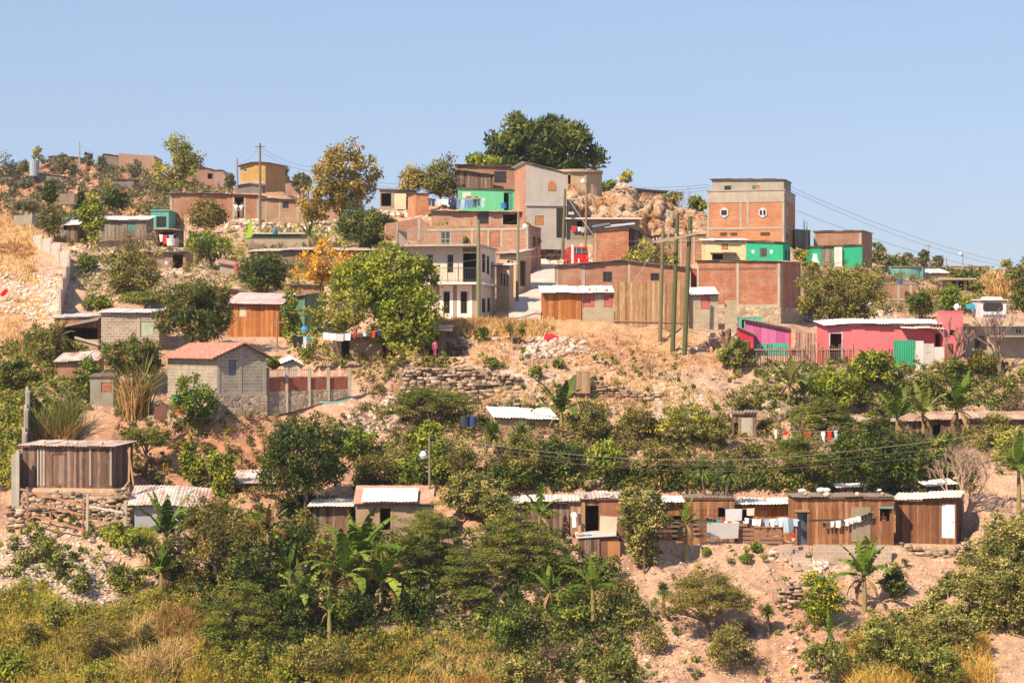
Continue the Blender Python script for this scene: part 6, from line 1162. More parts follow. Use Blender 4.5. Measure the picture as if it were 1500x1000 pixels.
laundry('inside the dark stall', (232,343,196.8), (257,343,196.8), [(.15,'small','white',.35,.7),(.4,'small','red',.45,.9),(.75,'small','pale_blue',.5,.6)]); laundry('outside the green fronted house', (1187,372,179.5), (1201,371,179.5), [(.5,'dress','white',.8,.9)], sag=.02); laundry('beside the slate shed of the three men', (556,282,202.6), (572,282,202.6), [(.4,'small','white',.4,.8),(.8,'small','pale_grey',.35,.7)], sag=.02) if False else None
# ================================================================== odds and ends
def thing1(mb, name, m, loc, label, cat, group=None, rz=0, **k): o = mb.build(name, m, **k); o.location = loc; o.rotation_euler = (0, 0, rz); return tag(o, label, cat, group)
def tubeobj(name, lb, px, py, D, r, h, c, cat, taper=1.): return thing1(MB().tube([(0,0,0),(0,0,h*.5),(0,0,h)], [r, r, r*taper], 14), name, paint(c, .5), P(px, py, D), lb, cat)
thing1(MB().slab([[(0,0,0),(.55,.1,.05),(.75,.15,.25)],[(.3,0,.9),(.6,.08,.9),(.75,.1,.9)],[(.55,0,1.75),(.62,.05,1.75),(.68,.1,1.75)]], .02, n=(0,-1,0)), 'cloth', cloth((.40,.62,.05)), P(358,349,189), 'lime green cloth hung out like a tall pennant', 'cloth')
thing1(MB().slab([[(0,0,0),(.3,.1,.2),(.55,.1,.45)],[(-.15,.1,.28),(.12,0,.5),(.4,.2,.7)]], .03, n=(0,-1,0)), 'cloth', cloth((.60,.03,.03)), P(2,437,163.5)+Vector((0,0,.1)), 'crumpled red cloth on the dry slope at the left edge', 'cloth')
tubeobj('bucket', 'white bucket in front of the dark stall', 252, 360, 195.5, .5, .7, (.66,.6,.56), 'bucket', 1.1); tubeobj('water_barrel', 'small blue barrel on the terrace roof', 403, 343, 191, .24, .6, (.05,.18,.32), 'barrel', .5); tubeobj('water_barrel', 'blue barrel on the roofs behind the white slabs right of centre', 1318, 417, 171, .22, .5, (.06,.12,.25), 'barrel'); tubeobj('water_tank', 'blue grey tank on the far left hillside', 50, 258, 394, .9, 3., (.32,.38,.44), 'tank')
tubeobj('bucket', 'blue bucket beside the door of the mint green house', 738, 305, 193.6, .26, .5, (.02,.15,.5), 'bucket', 1.1); tubeobj('water_barrel', 'blue barrel by the adobe hut terrace', 693, 624, 131.5, .22, .6, (.03,.06,.2), 'barrel'); tubeobj('water_barrel', 'dark barrel left of the blue one near the adobe hut', 681, 625, 131.6, .3, .7, (.04,.05,.06), 'barrel'); tubeobj('bucket', 'teal bucket outside the concrete house on the right', 1459, 526, 144.3, .24, .5, (.02,.25,.28), 'bucket', 1.1)
tubeobj('bucket', 'white washbasin at the barred window of the concrete house', 1431, 515, 144.6, .3, .22, (.7,.8,.7), 'basin', 1.2); tubeobj('bucket', 'turquoise pot on the bank under the lime tree', 447, 487, 142.8, .3, .45, (.05,.25,.35), 'pot', .7)
WT = empty('roof_box', P(88,303,203), 'brown box-like tank casing on posts among the left trees', 'tank'); MB().box(0,1.4,0,1.2,.25,1.3).build('casing', plaster((.28,.2,.15), .3), WT); q = MB(); [q.box(a,a+.14,.05,.2,-.2,.247) for a in (.05,1.2)]; q.build_each('leg', dk, WT)
thing1(MB().slab([[(0,-.2,0),(1.2,.4,-.1),(2.4,.2,-.4)],[(.1,.9,.35),(1.3,1.2,.5),(2.5,1.1,.1)]], .04), 'tarpaulin', cloth((.05,.24,.34)), P(1416,452,159), 'blue tarpaulin sheet sagging left of the white kiosk', 'tarpaulin')
thing1(MB().hexa([(0,0,0),(.5,.2,0),(.5,1.4,.3),(0,1.4,.3),(0,0,.06),(.5,.2,.06),(.5,1.4,.36),(0,1.4,.36)]), 'board', plaster((.45,.4,.38), .3), P(833,317,187.5)+Vector((0,0,.15)), 'grey slab lying on the flat roof of the shop house', 'board')
for a, b, lb in ((906,318,'left'),(925,316,'right')): thing1(MB().hexa([(0,0,0),(1.4,.2,.5),(1.4,.6,.5),(0,.5,0),(0,0,.1),(1.4,.2,.62),(1.4,.6,.62),(0,.5,.12)]), 'board', plaster((.6,.52,.46), .2), P(a-8,b+2,188)+Vector((0,0,.1)), f'pale plank tipped on the shop house roof, {lb} of two', 'board')
for a, b, w_, h_, c, lb in ((886,333,2.6,.25,(.4,.42,.46),'long pale blue sheet lying across the square brick block roof'),(868,333,1.5,.2,(.14,.15,.17),'dark grey sheet on the left corner of the square brick block')): thing1(MB().hexa([(0,0,0),(w_,.1,.3),(w_,1.2,.45),(0,1.2,.2),(0,0,h_*.3),(w_,.1,.3+h_*.3),(w_,1.2,.45+h_*.3),(0,1.2,.2+h_*.3)]), 'metal_sheet', tin(c, .1), P(a,b+4,176.5)+Vector((0,0,.2)), lb, 'sheet')
for i, (a, b, s) in enumerate(((1176,725,.17),(1204,724,.2),(1212,724,.18),(1290,724,.1))): thing1(MB().tube([(-s*1.2,0,0),(-s*.5,0,0),(s*.5,0,.02),(s*1.2,0,0)], [s*.45,s*.75,s*.7,s*.4], 9), 'sack', cloth((.72,.7,.68)), P(a,b,117.9)+Vector((0,.4,.22)), ('round white sack at the left of the long shack roof','white sack in the middle of the long shack roof','second white sack right beside the middle one on the roof','small white bundle at the right end of the long shack roof')[i], 'sack')
HO = MB().tube([P(a,b,D)-P(468,592,133) for a,b,D in ((468,592,133),(480,593,132.8),(494,592,132.8),(512,588,133))], .05, 6); thing1(HO, 'pipe', plain((.15,.42,.40)), P(468,592,133)+Vector((0,-.1,.15)), 'turquoise pipe lying below the garden wall', 'pipe')
LTB = thing1(MB().prism([(0,0),(.9,0),(.75,.9),(.1,.8)], 0, .1), 'rusty_sheet', tin((.3,.12,.07), .8, (.2,.08,.05)), P(225,614,129.8), 'rusty sheet propped on the rubble below the tile house', 'sheet', rz=.3)
tubeobj('basin', 'orange basin on the rubble heap below the tile house', 263, 607, 129, .28, .3, (.5,.12,.05), 'basin', 1.3); tubeobj('basin', 'green basin beside the round shrub at the tile house', 259, 583, 130.2, .26, .2, (.03,.3,.1), 'basin', 1.3)
thing1(MB().box(0,.95,0,.06,0,1.5), 'board', planks((.36,.22,.12),(.28,.17,.1),(.42,.28,.18)), P(844,576,138.3), 'loose wooden door standing by the terrace wall', 'door'); thing1(MB().prism([(-.75,0),(.75,0),(.6,1.0),(.45,1.15)], 0, .08), 'loose_board', plaster((.16,.13,.1), .3), P(832,573,138.5), 'dark leaning board left of the loose door', 'board')
q = MB(); q.slab([[(0,0,0),(.6,.1,.1),(1.0,0,-.05)],[(.1,.3,.35),(.6,.4,.45),(1.1,.4,.2)]], .05); thing1(q, 'cloth', cloth((.62,.03,.04)), P(796,500,149.2)+Vector((0,-.1,.15)), 'red cloth thrown on the heap of white stones', 'cloth')
# red van parked at the top of the lane
VN = empty('van', P(848,392,180.2), 'red van parked behind the long brick house', 'van', rz=math.radians(6)); R_ = paint((.50,.02,.03), .35, .1)
body = MB(); body.box(-.85,.85,0,3.9,.35,1.15); body.hexa([(-.85,0.02,1.15),(.85,.02,1.15),(.85,3.5,1.15),(-.85,3.5,1.15),(-.74,.12,1.85),(.74,.12,1.85),(.74,3.2,1.85),(-.74,3.2,1.85)]); body.build('body', R_, VN)
q = MB(); q.hexa([(-.72,-.012,1.24),(.72,-.012,1.24),(.72,.06,1.24),(-.72,.06,1.24),(-.66,.06,1.72),(.66,.06,1.72),(.66,.14,1.72),(-.66,.14,1.72)]); q.build('rear_window', glass((.04,.05,.07)), VN)
for s in (-1, 1):
    MB().box(s*.76-.07, s*.76+.07, -.02, .03, .8, 1.1).build('tail_light', paint((.6,.1,.05), .3), VN)
    for y in (.7, 3.1): w_ = MB().tube([(s*.86-.1,y,.32),(s*.86+.1,y,.32)], .32, 14).build('wheel', plain((.03,.03,.03), .9), VN)
q = MB(); [q.box(x-.015,x+.015,-.03,.0,1.24,1.74) for x in (-.2,.25)]; q.build_each('window_divider', plain((.5,.5,.55)), VN)
for px, lb in ((839,'tall'),(848,'short')): thing1(MB().tube([(0,0,0),(0,0,2. if px < 845 else .8)], .12 if px < 845 else .07, 8), 'pipe', paint((.72,.7,.7)), P(px,392,178.8), f'{lb} white pipe standing in front of the red van', 'pipe')

# stones weighing down the sheet roofs
def roof_stones(H, n, label, seed):
    if n > 4: n = 4
    r = np.random.default_rng(seed)
    for i in range(n):
        u = H.w*(i+.5+r.uniform(-.35,.35))/n; v = r.uniform(.0, .9); p = Vector((u, v, H.top(u, max(v, 0))+.13)); c, s_ = math.cos(H.yaw), math.sin(H.yaw); o = rocks('roof_stone', np.array([[0, 0, 0]]), .14*r.uniform(.7, 1.3), r, STN if 'STN' in globals() else stone(), flat=.9)
        o.location = H.O+Vector((p.x*c-p.y*s_, p.x*s_+p.y*c, p.z)); tag(o, label.replace('stone', ('first stone from left','second stone from left','third stone from left','rightmost stone')[i if i < n-1 else 3], 1), 'stone', 'stones on sheet roofs')
roof_stones(shack_blue_door, 5, 'stone weighing down the dark roof of the long plank shack', 1); roof_stones(H2, 3, 'stone weighing down the roof above the laundry porch', 2); roof_stones(H5, 4, 'stone weighing down the rusty roof over the dark doorway', 3); roof_stones(WS, 5, 'stone lying on the roof of the weathered shack', 4); roof_stones(PB, 3, 'stone on the white roof above the pink shutters', 5); roof_stones(UC, 6, 'stone on the rough roof of the tan brick house', 6); roof_stones(UB, 5, 'stone on the rough roof of the long upper brick house', 7); roof_stones(TH and LR, 4, 'stone on the white roof edge of the low brick house', 8)
# ================================================================== trees, shrubs, bananas
T = plant
T('tree', 'huge dark green tree with windswept tufts crowning the hilltop', 698, 886, 163, 270, 216, 'big', trunk=.5, depth=.7, dens=1.15, nlimb=14)
T('tree', 'low light green bough left of the huge hilltop tree', 680, 735, 218, 250, 212, 'green', dens=.8)
T('tree', 'tall airy light green tree behind the upper brick house', 219, 303, 196, 286, 236, 'sparse', dens=2.4, trunk=.28, nlimb=16)
T('tree', 'tall golden olive tree in the middle of the upper houses', 450, 556, 205, 326, 212, 'orange', dens=2.6, trunk=.25, nlimb=18)
T('tree', 'drooping golden lower branches left of the tall golden tree', 428, 492, 262, 332, 210.5, 'orange', dens=1.2, trunk=.12)
T('tree', 'feathery olive tree left of the weathered planks on the hilltop', 612, 688, 224, 300, 205, 'olive', dens=1.6)
T('tree', 'thin yellowish bush left of the feathery olive tree', 578, 632, 240, 292, 206, 'orange', dens=1.6)
T('mango_tree', 'dense dark mango tree above the long rusty roof', 486, 584, 298, 366, 187.5, 'mango', dens=1.5, depth=.9)
T('tree', 'broad lime green tree left of the white house, upper crown', 478, 642, 358, 476, 148, 'lime', dens=1.4, trunk=.25, nlimb=14)
T('tree', 'bright green lower tree spreading in front of the white house corner', 536, 654, 416, 528, 145.6, 'lime', dens=1.4, trunk=.2, nlimb=14)
T('tree', 'yellowish olive tree below the orange one, full of thin leaves', 432, 572, 414, 498, 145, 'sparse', dens=1.15, trunk=.15, nlimb=14)
T('tree', 'orange leaved tree with dark forked trunk', 426, 526, 346, 424, 168, 'deep', dens=1.5, trunk=.16, nlimb=16)
T('mango_tree', 'grey green mango tree right of the two neighbours', 343, 432, 370, 430, 172.5, 'mango', dens=1.5, depth=.9)
T('mango_tree', 'dark mango tree with orange blossom above the tile house', 226, 350, 402, 512, 147.5, 'mangofl', dens=2.0, depth=.8)
T('mango_tree', 'low dark mango crown left of the tile house', 139, 243, 486, 556, 141.0, 'mangofl', dens=1.7, depth=.8)
T('tree', 'tall dusty olive tree on the left slope', 150, 248, 348, 454, 165, 'olive', dens=1.5, trunk=.18)
T('tree', 'mesh of bare reddish twigs above the dusty olive tree', 140, 252, 325, 380, 178, 'twig', dens=1.2, trunk=.1, nlimb=20)
T('tree', 'reddish olive tree in front of the long upper brick house', 270, 338, 284, 344, 211, 'oliveb', dens=.9)
T('tree', 'light green tree below the reddish olive one', 264, 346, 332, 384, 184, 'green', dens=1.0, side=8)
T('tree', 'round yellowish olive tree at the top of the pale block wall', 50, 100, 296, 350, 201.5, 'oliveb', dens=1.1)
T('tree', 'upright fresh green tree before the white roofed shack', 113, 156, 278, 362, 199.5, 'lime', dens=.8)
T('tree', 'dark green tree with red flowers right of the fresh green tree', 143, 196, 274, 314, 211, 'dark', dens=1.)
T('tree', 'dark green bushy tree behind the brown tank casing', 56, 88, 262, 304, 208, 'dark', dens=.9)
T('tree', 'dark leafy sapling right of the brown tank casing', 106, 124, 280, 312, 208, 'dark', dens=.9)
T('shrub', 'rounded shrub with many stems left of the tile house wall', 246, 320, 542, 588, 131.2, 'green', dens=1., depth=.9, trunk=.09)
T('shrub', 'left of two bright green shrubs above the tin shack', 262, 302, 642, 712, 123.4, 'lime', dens=1., trunk=.05)
T('shrub', 'right of two bright green shrubs above the tin shack', 299, 351, 646, 736, 122.8, 'lime', dens=1., trunk=.05)
T('tree', 'dark spreading shrub behind the corner poles of the weathered shack', 176, 250, 616, 672, 127.5, 'acacia', dens=1.1)
T('tree', 'tall round dark green tree with twin trunks left of the adobe house', 374, 522, 604, 736, 121.2, 'dark', dens=2.1, trunk=.16, nlimb=12)
T('tree', 'broad brown green tree above the long grass', 236, 404, 728, 880, 112.5, 'oliveb', dens=1.2, depth=.7)
T('tree', 'green leafy acacia in front of the broad brown green tree', 290, 424, 850, 985, 107.5, 'acacia', dens=1.25, depth=.7)
T('tree', 'dark feathery acacia in front of the adobe doorway', 556, 692, 738, 900, 113.0, 'acacia', dens=1.3, depth=.75, trunk=.12)
T('tree', 'wide feathery acacia right of the adobe house', 668, 846, 742, 880, 113.6, 'acacia', dens=1.4, depth=.75, trunk=.14)
T('tree', 'flat feathery acacia below the stone retaining wall', 548, 708, 560, 634, 134.2, 'acacia', dens=1.3, depth=.7)
T('shrub', 'bright lime shrub behind the lamp pole', 602, 668, 614, 668, 127, 'lime', dens=1.)
T('shrub', 'yellow green bush at the foot of the bright lime shrub', 580, 662, 650, 712, 124.8, 'green', dens=1.1)
T('shrub', 'dark green bush right of the lamp pole', 640, 704, 640, 716, 124.4, 'olive', dens=1.1)
T('shrub', 'mid green bush left of the footpath below the garden wall', 488, 566, 618, 680, 129.6, 'green', dens=1.)
T('shrub', 'reddish brown bush behind the adobe house roof', 508, 586, 656, 716, 124.6, 'oliveb', dens=1.)
T('shrub', 'grey green creeper heap left of the banana under the low roofs', 640, 752, 686, 762, 119.6, 'castor', dens=1.1)
T('tree', 'round bright clump tree over the electric wires', 860, 920, 638, 704, 125.0, 'lime', dens=1.6)
T('shrub', 'dark bush left of the round clump tree', 776, 866, 628, 706, 125.6, 'dark', dens=1.0)
T('shrub', 'bush speckled with orange berries beside the spiky plant', 726, 800, 632, 712, 126, 'olive', dens=1.1)
T('shrub', 'dense green bush in deep shade below the adobe hut', 700, 780, 676, 724, 123.4, 'dark', dens=1.)
T('shrub', 'grey olive bush behind the round clump tree', 822, 900, 588, 652, 131, 'olive', dens=1.1)
T('shrub', 'brownish bush on the bank between wall and wires', 900, 972, 590, 652, 131.5, 'oliveb', dens=1.)
T('shrub', 'tall yellow green bush in the middle of the bank', 950, 1040, 582, 660, 131, 'sparse', dens=1.5)
T('shrub', 'green bush left of the narrow hut', 1008, 1076, 604, 664, 130, 'olive', dens=1.1)
T('shrub', 'low grey bush under the dark bank near the wires', 932, 1004, 650, 712, 125.4, 'oliveb', dens=.9)
T('tree', 'slender leafy tree standing in front of the dark board fence', 902, 986, 700, 800, 115.2, 'castor', dens=1.5, depth=.8, trunk=.06)
T('shrub', 'trailing lower growth of the slender leafy tree', 918, 968, 770, 836, 113.4, 'castor', dens=1.1, trunk=.05)
T('tree', 'spreading dusty olive tree on the bare pink slope', 956, 1116, 828, 930, 107.6, 'acaciabr', dens=2.4, depth=.8, trunk=.16, base=None)
T('shrub', 'bush of green leaves growing at the trunk of the dusty olive tree', 1030, 1110, 905, 985, 105.8, 'olive', dens=1.1)
T('tree', 'bright lime bush before the pink house, higher of two', 1232, 1318, 508, 570, 141.8, 'lime', dens=1.2)
T('tree', 'yellow green bush below the picket fence, wider of two', 1172, 1262, 540, 606, 140, 'lime', dens=1.1)
T('tree', 'feathery mid green tree between the washing and the banana grove', 1150, 1262, 578, 650, 133.0, 'acacia', dens=1.3)
T('tree', 'big dark tree overhanging the shack roofs on the right', 1208, 1330, 616, 722, 122.6, 'dark', dens=1.8, trunk=.15)
T('tree', 'second big dark tree merging right of the first', 1286, 1376, 628, 722, 122.8, 'dark', dens=1.8, trunk=.14)
T('tree', 'olive feathery bush left of the big dark trees', 1124, 1224, 628, 716, 125.0, 'acacia', dens=1.2)
T('shrub', 'pale dry bush between spiky plants and dark tree', 1066, 1130, 640, 704, 126.5, 'olive', dens=.9)
T('tree', 'wide dusty weeping tree left of the pink house roof', 1158, 1308, 384, 488, 153.5, 'olive', dens=1.7, depth=.7, trunk=.2, nlimb=14)
T('mango_tree', 'dark leafy tree behind the pink roof, left of the tarpaulin', 1322, 1376, 422, 470, 161.5, 'mango', dens=1.05)
T('mango_tree', 'taller leafy tree just right of it behind the pink roof', 1366, 1420, 410, 468, 163, 'green', dens=1.15)
T('tree', 'rounded tree beside the open post building', 1396, 1446, 388, 442, 180, 'mango', dens=1.)
T('tree', 'large orange green tree at the right edge of the picture', 1466, 1530, 378, 476, 166, 'mangofl', dens=1.2)
T('tree', 'dark tall tree cut by the right edge', 1488, 1560, 368, 430, 176, 'dark')
T('shrub', 'round green shrub hiding the corner of the emerald house', 1160, 1186, 357, 384, 177.5, 'sparse', dens=1.3)
T('shrub', 'row of bright creepers under the green fronted house', 1174, 1200, 384, 396, 177.6, 'lime', dens=1.)
T('shrub', 'yellow leaved tree in front of the low brick house', 634, 680, 307, 334, 187, 'sparse', dens=1.3)
T('shrub', 'green bush on top of the brick house at the lane', 762, 792, 318, 340, 183, 'green', dens=.9)
T('shrub', 'flowering bush behind the long brick house', 906, 1000, 348, 386, 172.6, 'sparse', dens=1.3)
T('shrub', 'small potted bush on the roof terrace', 674, 690, 325, 360, 160.4, 'olive', dens=.7)
T('tree', 'rounded green tree on the rocky skyline', 878, 904, 257, 284, 206, 'green', dens=.8)
T('shrub', 'dark shrub beside the ridge shed', 962, 1002, 276, 304, 207, 'olive', dens=1.1)
T('tree', 'green crooked tree left of the brick tower', 1006, 1036, 286, 312, 201, 'green', dens=.9)
T('tree', 'thin leaved little tree on the outcrop peak', 902, 932, 246, 272, 202.5, 'sparse', dens=.45, nlimb=16)
T('shrub', 'golden bush clinging to the left of the outcrop', 868, 898, 288, 322, 192.6, 'sparse', dens=.8)
T('shrub', 'bush by the left end of the picket fence', 1046, 1106, 490, 546, 144.4, 'bush', dens=1.1)
T('shrub', 'small round shrub in the dry grass before the white house', 692, 720, 474, 502, 150.6, 'bush', dens=1.)
T('shrub', 'tiny shrub right of the round one in dry grass', 752, 774, 474, 492, 150.6, 'bush', dens=.9)
T('shrub', 'small shrub on the wall top below the terrace', 706, 732, 522, 542, 140.4, 'bush'); T('shrub', 'second small shrub on the wall top below the terrace', 774, 796, 534, 556, 140.2, 'bush'); T('shrub', 'third small shrub on the wall top, under the rubble', 806, 828, 522, 542, 141, 'bush')
T('shrub', 'wispy sapling growing below the three poles', 930, 976, 506, 560, 141.5, 'twig', dens=1., trunk=.03)
T('shrub', 'grey bush below the right end of the terrace', 1060, 1124, 560, 610, 136.8, 'olive', dens=.9)
T('tree', 'leafy dark bush behind the reeds on the far left', 36, 116, 470, 540, 147.5, 'olive', dens=1.1); T('shrub', 'green bush at the left edge below the dry slope', -20, 56, 520, 580, 141, 'bush', dens=1.1)
T('shrub', 'broad low bush at the foot of the dusty olive tree', 170, 254, 420, 456, 160, 'acacia', dens=1.); T('shrub', 'small dark round bush on the rubble of the left slope', 112, 150, 372, 400, 180, 'mango'); T('shrub', 'low green creeper before the block house door', 120, 170, 428, 456, 163, 'green')
T('shrub', 'green plant climbing at the end of the rubble roofed shack', 100, 152, 520, 592, 138.2, 'green', dens=1.); T('shrub', 'low green bush under the cane', 50, 92, 612, 644, 131, 'green', dens=1.)
T('shrub', 'dusty green bush at the right of the garden hut', 166, 196, 560, 606, 136.6, 'green', dens=.8)
T('shrub', 'leafy vine covering the corner of the green shed', 408, 440, 430, 470, 152.5, 'green', dens=.9); T('shrub', 'tangled green growth behind the garden wall', 414, 474, 476, 530, 144.6, 'sparse', dens=1.1); T('shrub', 'round dark bush behind the brick panels', 390, 416, 520, 542, 139.4, 'green')
T('shrub', 'castor oil thicket covering the lower right slope', 1398, 1570, 806, 930, 108.6, 'castor', dens=1.35, depth=.5); T('shrub', 'tall castor bush climbing to the white door shack', 1424, 1540, 742, 860, 112.0, 'castor', dens=1.3, depth=.6)
T('shrub', 'reddish castor bushes in front of the thicket', 1344, 1440, 886, 962, 105.8, 'castor', dens=1.2, depth=.6); T('shrub', 'mixed green bush at the foot of the bare slope', 1250, 1340, 900, 985, 104.8, 'bush', dens=1.1); T('shrub', 'low bushes along the bottom right corner grass', 1310, 1420, 935, 1015, 103.4, 'bush', dens=1.)
T('shrub', 'shrub with yellow flowers beside the lower right banana', 1168, 1240, 832, 918, 109.0, 'yellowfl', dens=1.6); T('shrub', 'dark green bush in the shade right of the same banana', 1290, 1330, 826, 880, 111.0, 'dark', dens=1.)
T('shrub', 'leafy bush hiding the low platform', 848, 914, 806, 852, 112.4, 'bush', dens=1.); T('shrub', 'grey leaved bush at the foot of the slender tree', 870, 940, 840, 890, 109.8, 'oliveb', dens=.9); T('shrub', 'dry climber hung with red leaves', 900, 956, 862, 925, 108.0, 'castor', dens=.8)
T('shrub', 'dark vine heap in the gully centre', 716, 800, 876, 944, 108.6, 'dark', dens=1.1); T('shrub', 'bright leafed creeper on the gully heap', 700, 770, 890, 962, 106.4, 'green', dens=1.); T('shrub', 'tangle of brown dead stems in the gully', 770, 850, 912, 985, 105.4, 'twig', dens=1.6)
T('shrub', 'grey green bush at the bottom between the slopes', 850, 950, 950, 1020, 103.6, 'bush', dens=1.1); T('shrub', 'leafy bush at the bottom left of the gully', 716, 790, 956, 1010, 104.2, 'castor', dens=1.); T('shrub', 'dark shrub under the acacias', 560, 640, 850, 910, 109.6, 'dark', dens=1.); T('shrub', 'leafy growth under the wide acacia', 660, 740, 850, 905, 110.2, 'acacia', dens=1.2); T('shrub', 'green bush among the bananas at centre', 800, 880, 850, 925, 108.4, 'green', dens=1.)
T('shrub', 'weedy dark bush among golden grass at the lower left', 92, 200, 895, 985, 105.6, 'acaciabr', dens=1.1); T('shrub', 'pale weeds on the litter slope, upper clump', 40, 90, 776, 826, 116.6, 'bush', dens=.7); T('shrub', 'pale weeds on the litter slope, lower clump', 58, 118, 808, 852, 113.6, 'bush', dens=.8); T('shrub', 'round weed above the golden grass', 96, 136, 838, 874, 111.4, 'bush', dens=.8)
T('shrub', 'green clump beside the tin shack foot', 148, 212, 768, 800, 116.6, 'lime', dens=.9); T('shrub', 'grey green weeds right of the dirt path', 150, 216, 816, 870, 112.4, 'bush', dens=.8); T('shrub', 'fresh green bush right of the golden grass', 300, 340, 900, 960, 106.5, 'green', dens=.9)
T('shrub', 'dark undergrowth heap left of the central bananas', 392, 470, 830, 930, 109.4, 'dark', dens=1.); T('shrub', 'low brown green bush under the left bananas', 400, 520, 928, 1000, 104.6, 'olive', dens=1.1); T('shrub', 'dark leafy mass between the two left banana plants', 330, 420, 742, 810, 115.6, 'green', dens=1.); T('shrub', 'orange flowering bush beside the left banana leaves', 410, 470, 740, 800, 115.2, 'mangofl', dens=1.)
T('shrub', 'grey bush on the bank under the concrete house', 1410, 1476, 508, 556, 141.8, 'olive', dens=1.2); T('shrub', 'wide green bush left of the grey bank bush', 1376, 1424, 522, 566, 141.4, 'bush', dens=1.); T('shrub', 'rusty brown bush on the dry bank at right', 1430, 1530, 560, 612, 138.6, 'twig', dens=2.); T('shrub', 'bright green bush in front of the long shack', 1440, 1540, 622, 690, 132.6, 'sparse', dens=1.5); T('shrub', 'small dark bush on the bank below the sheets', 1340, 1386, 540, 584, 140.6, 'bush', dens=1.)
T('shrub', 'tiny leafy plant on the sandy ledge, left of three', 1027, 1041, 802, 816, 114.6, 'green'); T('shrub', 'tiny leafy plant on the sandy ledge, right of three', 1098, 1116, 797, 810, 115.6, 'green'); T('shrub', 'tiny leafy plant on the sandy ledge, lowest of three', 1082, 1102, 812, 826, 113.4, 'green')
# far hillside trees
for i, (a, b, c, d, D, k, lb) in enumerate(((-20,34,223,268,422,'haze','grey leafless looking tree at the far left edge of the ridge'),(46,66,214,236,434,'hazey','round yellow tree on the left ridge'),(78,106,219,262,424,'haze','tall dusty green tree on the left ridge'),(122,136,220,246,420,'haze','slim dark tree beside the ridge mast'),(132,160,228,258,420,'haze','green tree leaning on the dark gable house'),(182,214,235,262,415,'haze','dusty tree below the long tan wall'),(98,112,236,258,412,'haze','small dark tree beneath the tall dusty one'),(150,182,252,284,390,'hazey','brownish tree left of the hillside shed'),(10,64,288,316,350,'haze','wide green thicket on the lower left hillside'),(60,100,262,286,388,'haze','brown green bush in the middle of the hillside'),(186,220,276,300,370,'haze','bush halfway down the hill left of the tall airy tree'),(402,428,240,268,345,'haze','tree right of the yellow house'),(424,452,250,282,330,'haze','rounded tree above the pink roofed hillside house'),(326,346,252,282,340,'haze','thin tree between the sheds and the yellow house'),(1274,1298,349,388,292,'haze','tall dusty tree on the right skyline'),(1290,1316,366,396,286,'hazey','yellow green tree on the right skyline'),(1318,1346,368,394,290,'haze','low green tree on the right skyline'),(1344,1362,364,392,290,'haze','slim tree beside the skyline pole'),(1366,1382,374,396,290,'haze','small tree between the skyline poles'),(1462,1496,376,412,285,'hazey','golden tree on the right skyline'),(444,458,258,280,300,'haze','small tree behind the long brick house roofs'),(24,44,234,256,415,'haze','little shrub by the blue hillside tank'),(222,250,262,290,365,'haze','brown shrub under the tall airy tree'),(116,146,282,310,352,'haze','grey bush low on the left hill'))):
    T('tree', lb, a, b, c, d, D, k, dens=.6, trunk=.15, nlimb=5)
B = banana
B('banana_plant', 'banana plant on the left slope beside the tin shack', 243, 115.2, 732, n=10, seed=2, L=2.8); B('banana_plant', 'lower left banana with wide dark leaves above the golden grass', 236, 112.6, 798, n=8, seed=3, L=2.1, dead=4); B('banana_plant', 'upright banana leaf cluster left of the round dark tree', 330, 118.5, 722, n=5, seed=4, L=1.8, dead=0)
B('banana_plant', 'banana with ragged brown leaves by the orange flowering bush', 392, 114.4, 745, n=7, seed=5, L=1.8, green=((.12,.10,.03),(.25,.14,.05),(.2,.22,.04))); B('banana_plant', 'tallest central banana plant with stiff upright leaves', 528, 110.4, 758, n=11, seed=6, L=3.1, green=((.07,.12,.014),(.16,.25,.025),(.34,.40,.06)), dead=9); B('banana_plant', 'second central banana arching over the dry stems', 505, 109.2, 788, n=10, seed=7, L=2.8, dead=8)
B('banana_plant', 'small pale banana standing left of the tall ones', 443, 108.6, 835, n=8, seed=8, L=2.1, green=((.10,.14,.02),(.24,.30,.05),(.42,.44,.10)), dead=2); B('banana_plant', 'young thin banana between the central plants', 482, 107.4, 872, n=4, seed=9, L=1.2); B('banana_plant', 'right central banana with drooping bright leaves', 558, 109.8, 798, n=9, seed=10, L=2.8, green=((.08,.13,.014),(.2,.28,.03),(.38,.42,.07)), dead=3); B('banana_plant', 'banana leaves rising behind the pale one', 424, 112.4, 800, n=6, seed=11, L=2.0)
B('banana_plant', 'banana in the gully with erect green leaves', 868, 108.6, 825, n=6, seed=12, L=1.9); B('banana_plant', 'dim banana left of the gully one', 806, 110.0, 832, n=7, seed=13, L=1.8); B('banana_plant', 'banana above the low roofs left of the open doorway', 790, 117.8, 720, n=5, seed=14, L=1.9, dead=1)
B('banana_plant', 'dying banana with a skirt of brown leaves at the sheets', 1004, 116.4, 738, n=5, seed=15, L=1.6, dead=16); B('banana_plant', 'big glossy banana below the long plank shack', 1266, 110.9, 795, n=12, seed=16, L=2.5, green=((.06,.12,.015),(.14,.24,.025),(.3,.38,.05))); B('banana_plant', 'thin young banana in the lower right dirt', 1216, 105.0, 905, n=4, seed=17, L=1.2, dead=2)
B('banana_plant', 'banana with big leaves beside the tiny adobe hut', 822, 131.2, 560, n=8, seed=18, L=2.6); B('banana_plant', 'ragged banana below the picket fence', 1156, 137.6, 525, n=8, seed=19, L=2.4, green=((.10,.12,.03),(.2,.22,.05),(.34,.32,.1))); B('banana_plant', 'tall pole-like banana right of the ragged one', 1178, 138.4, 548, n=5, seed=20, L=1.8)
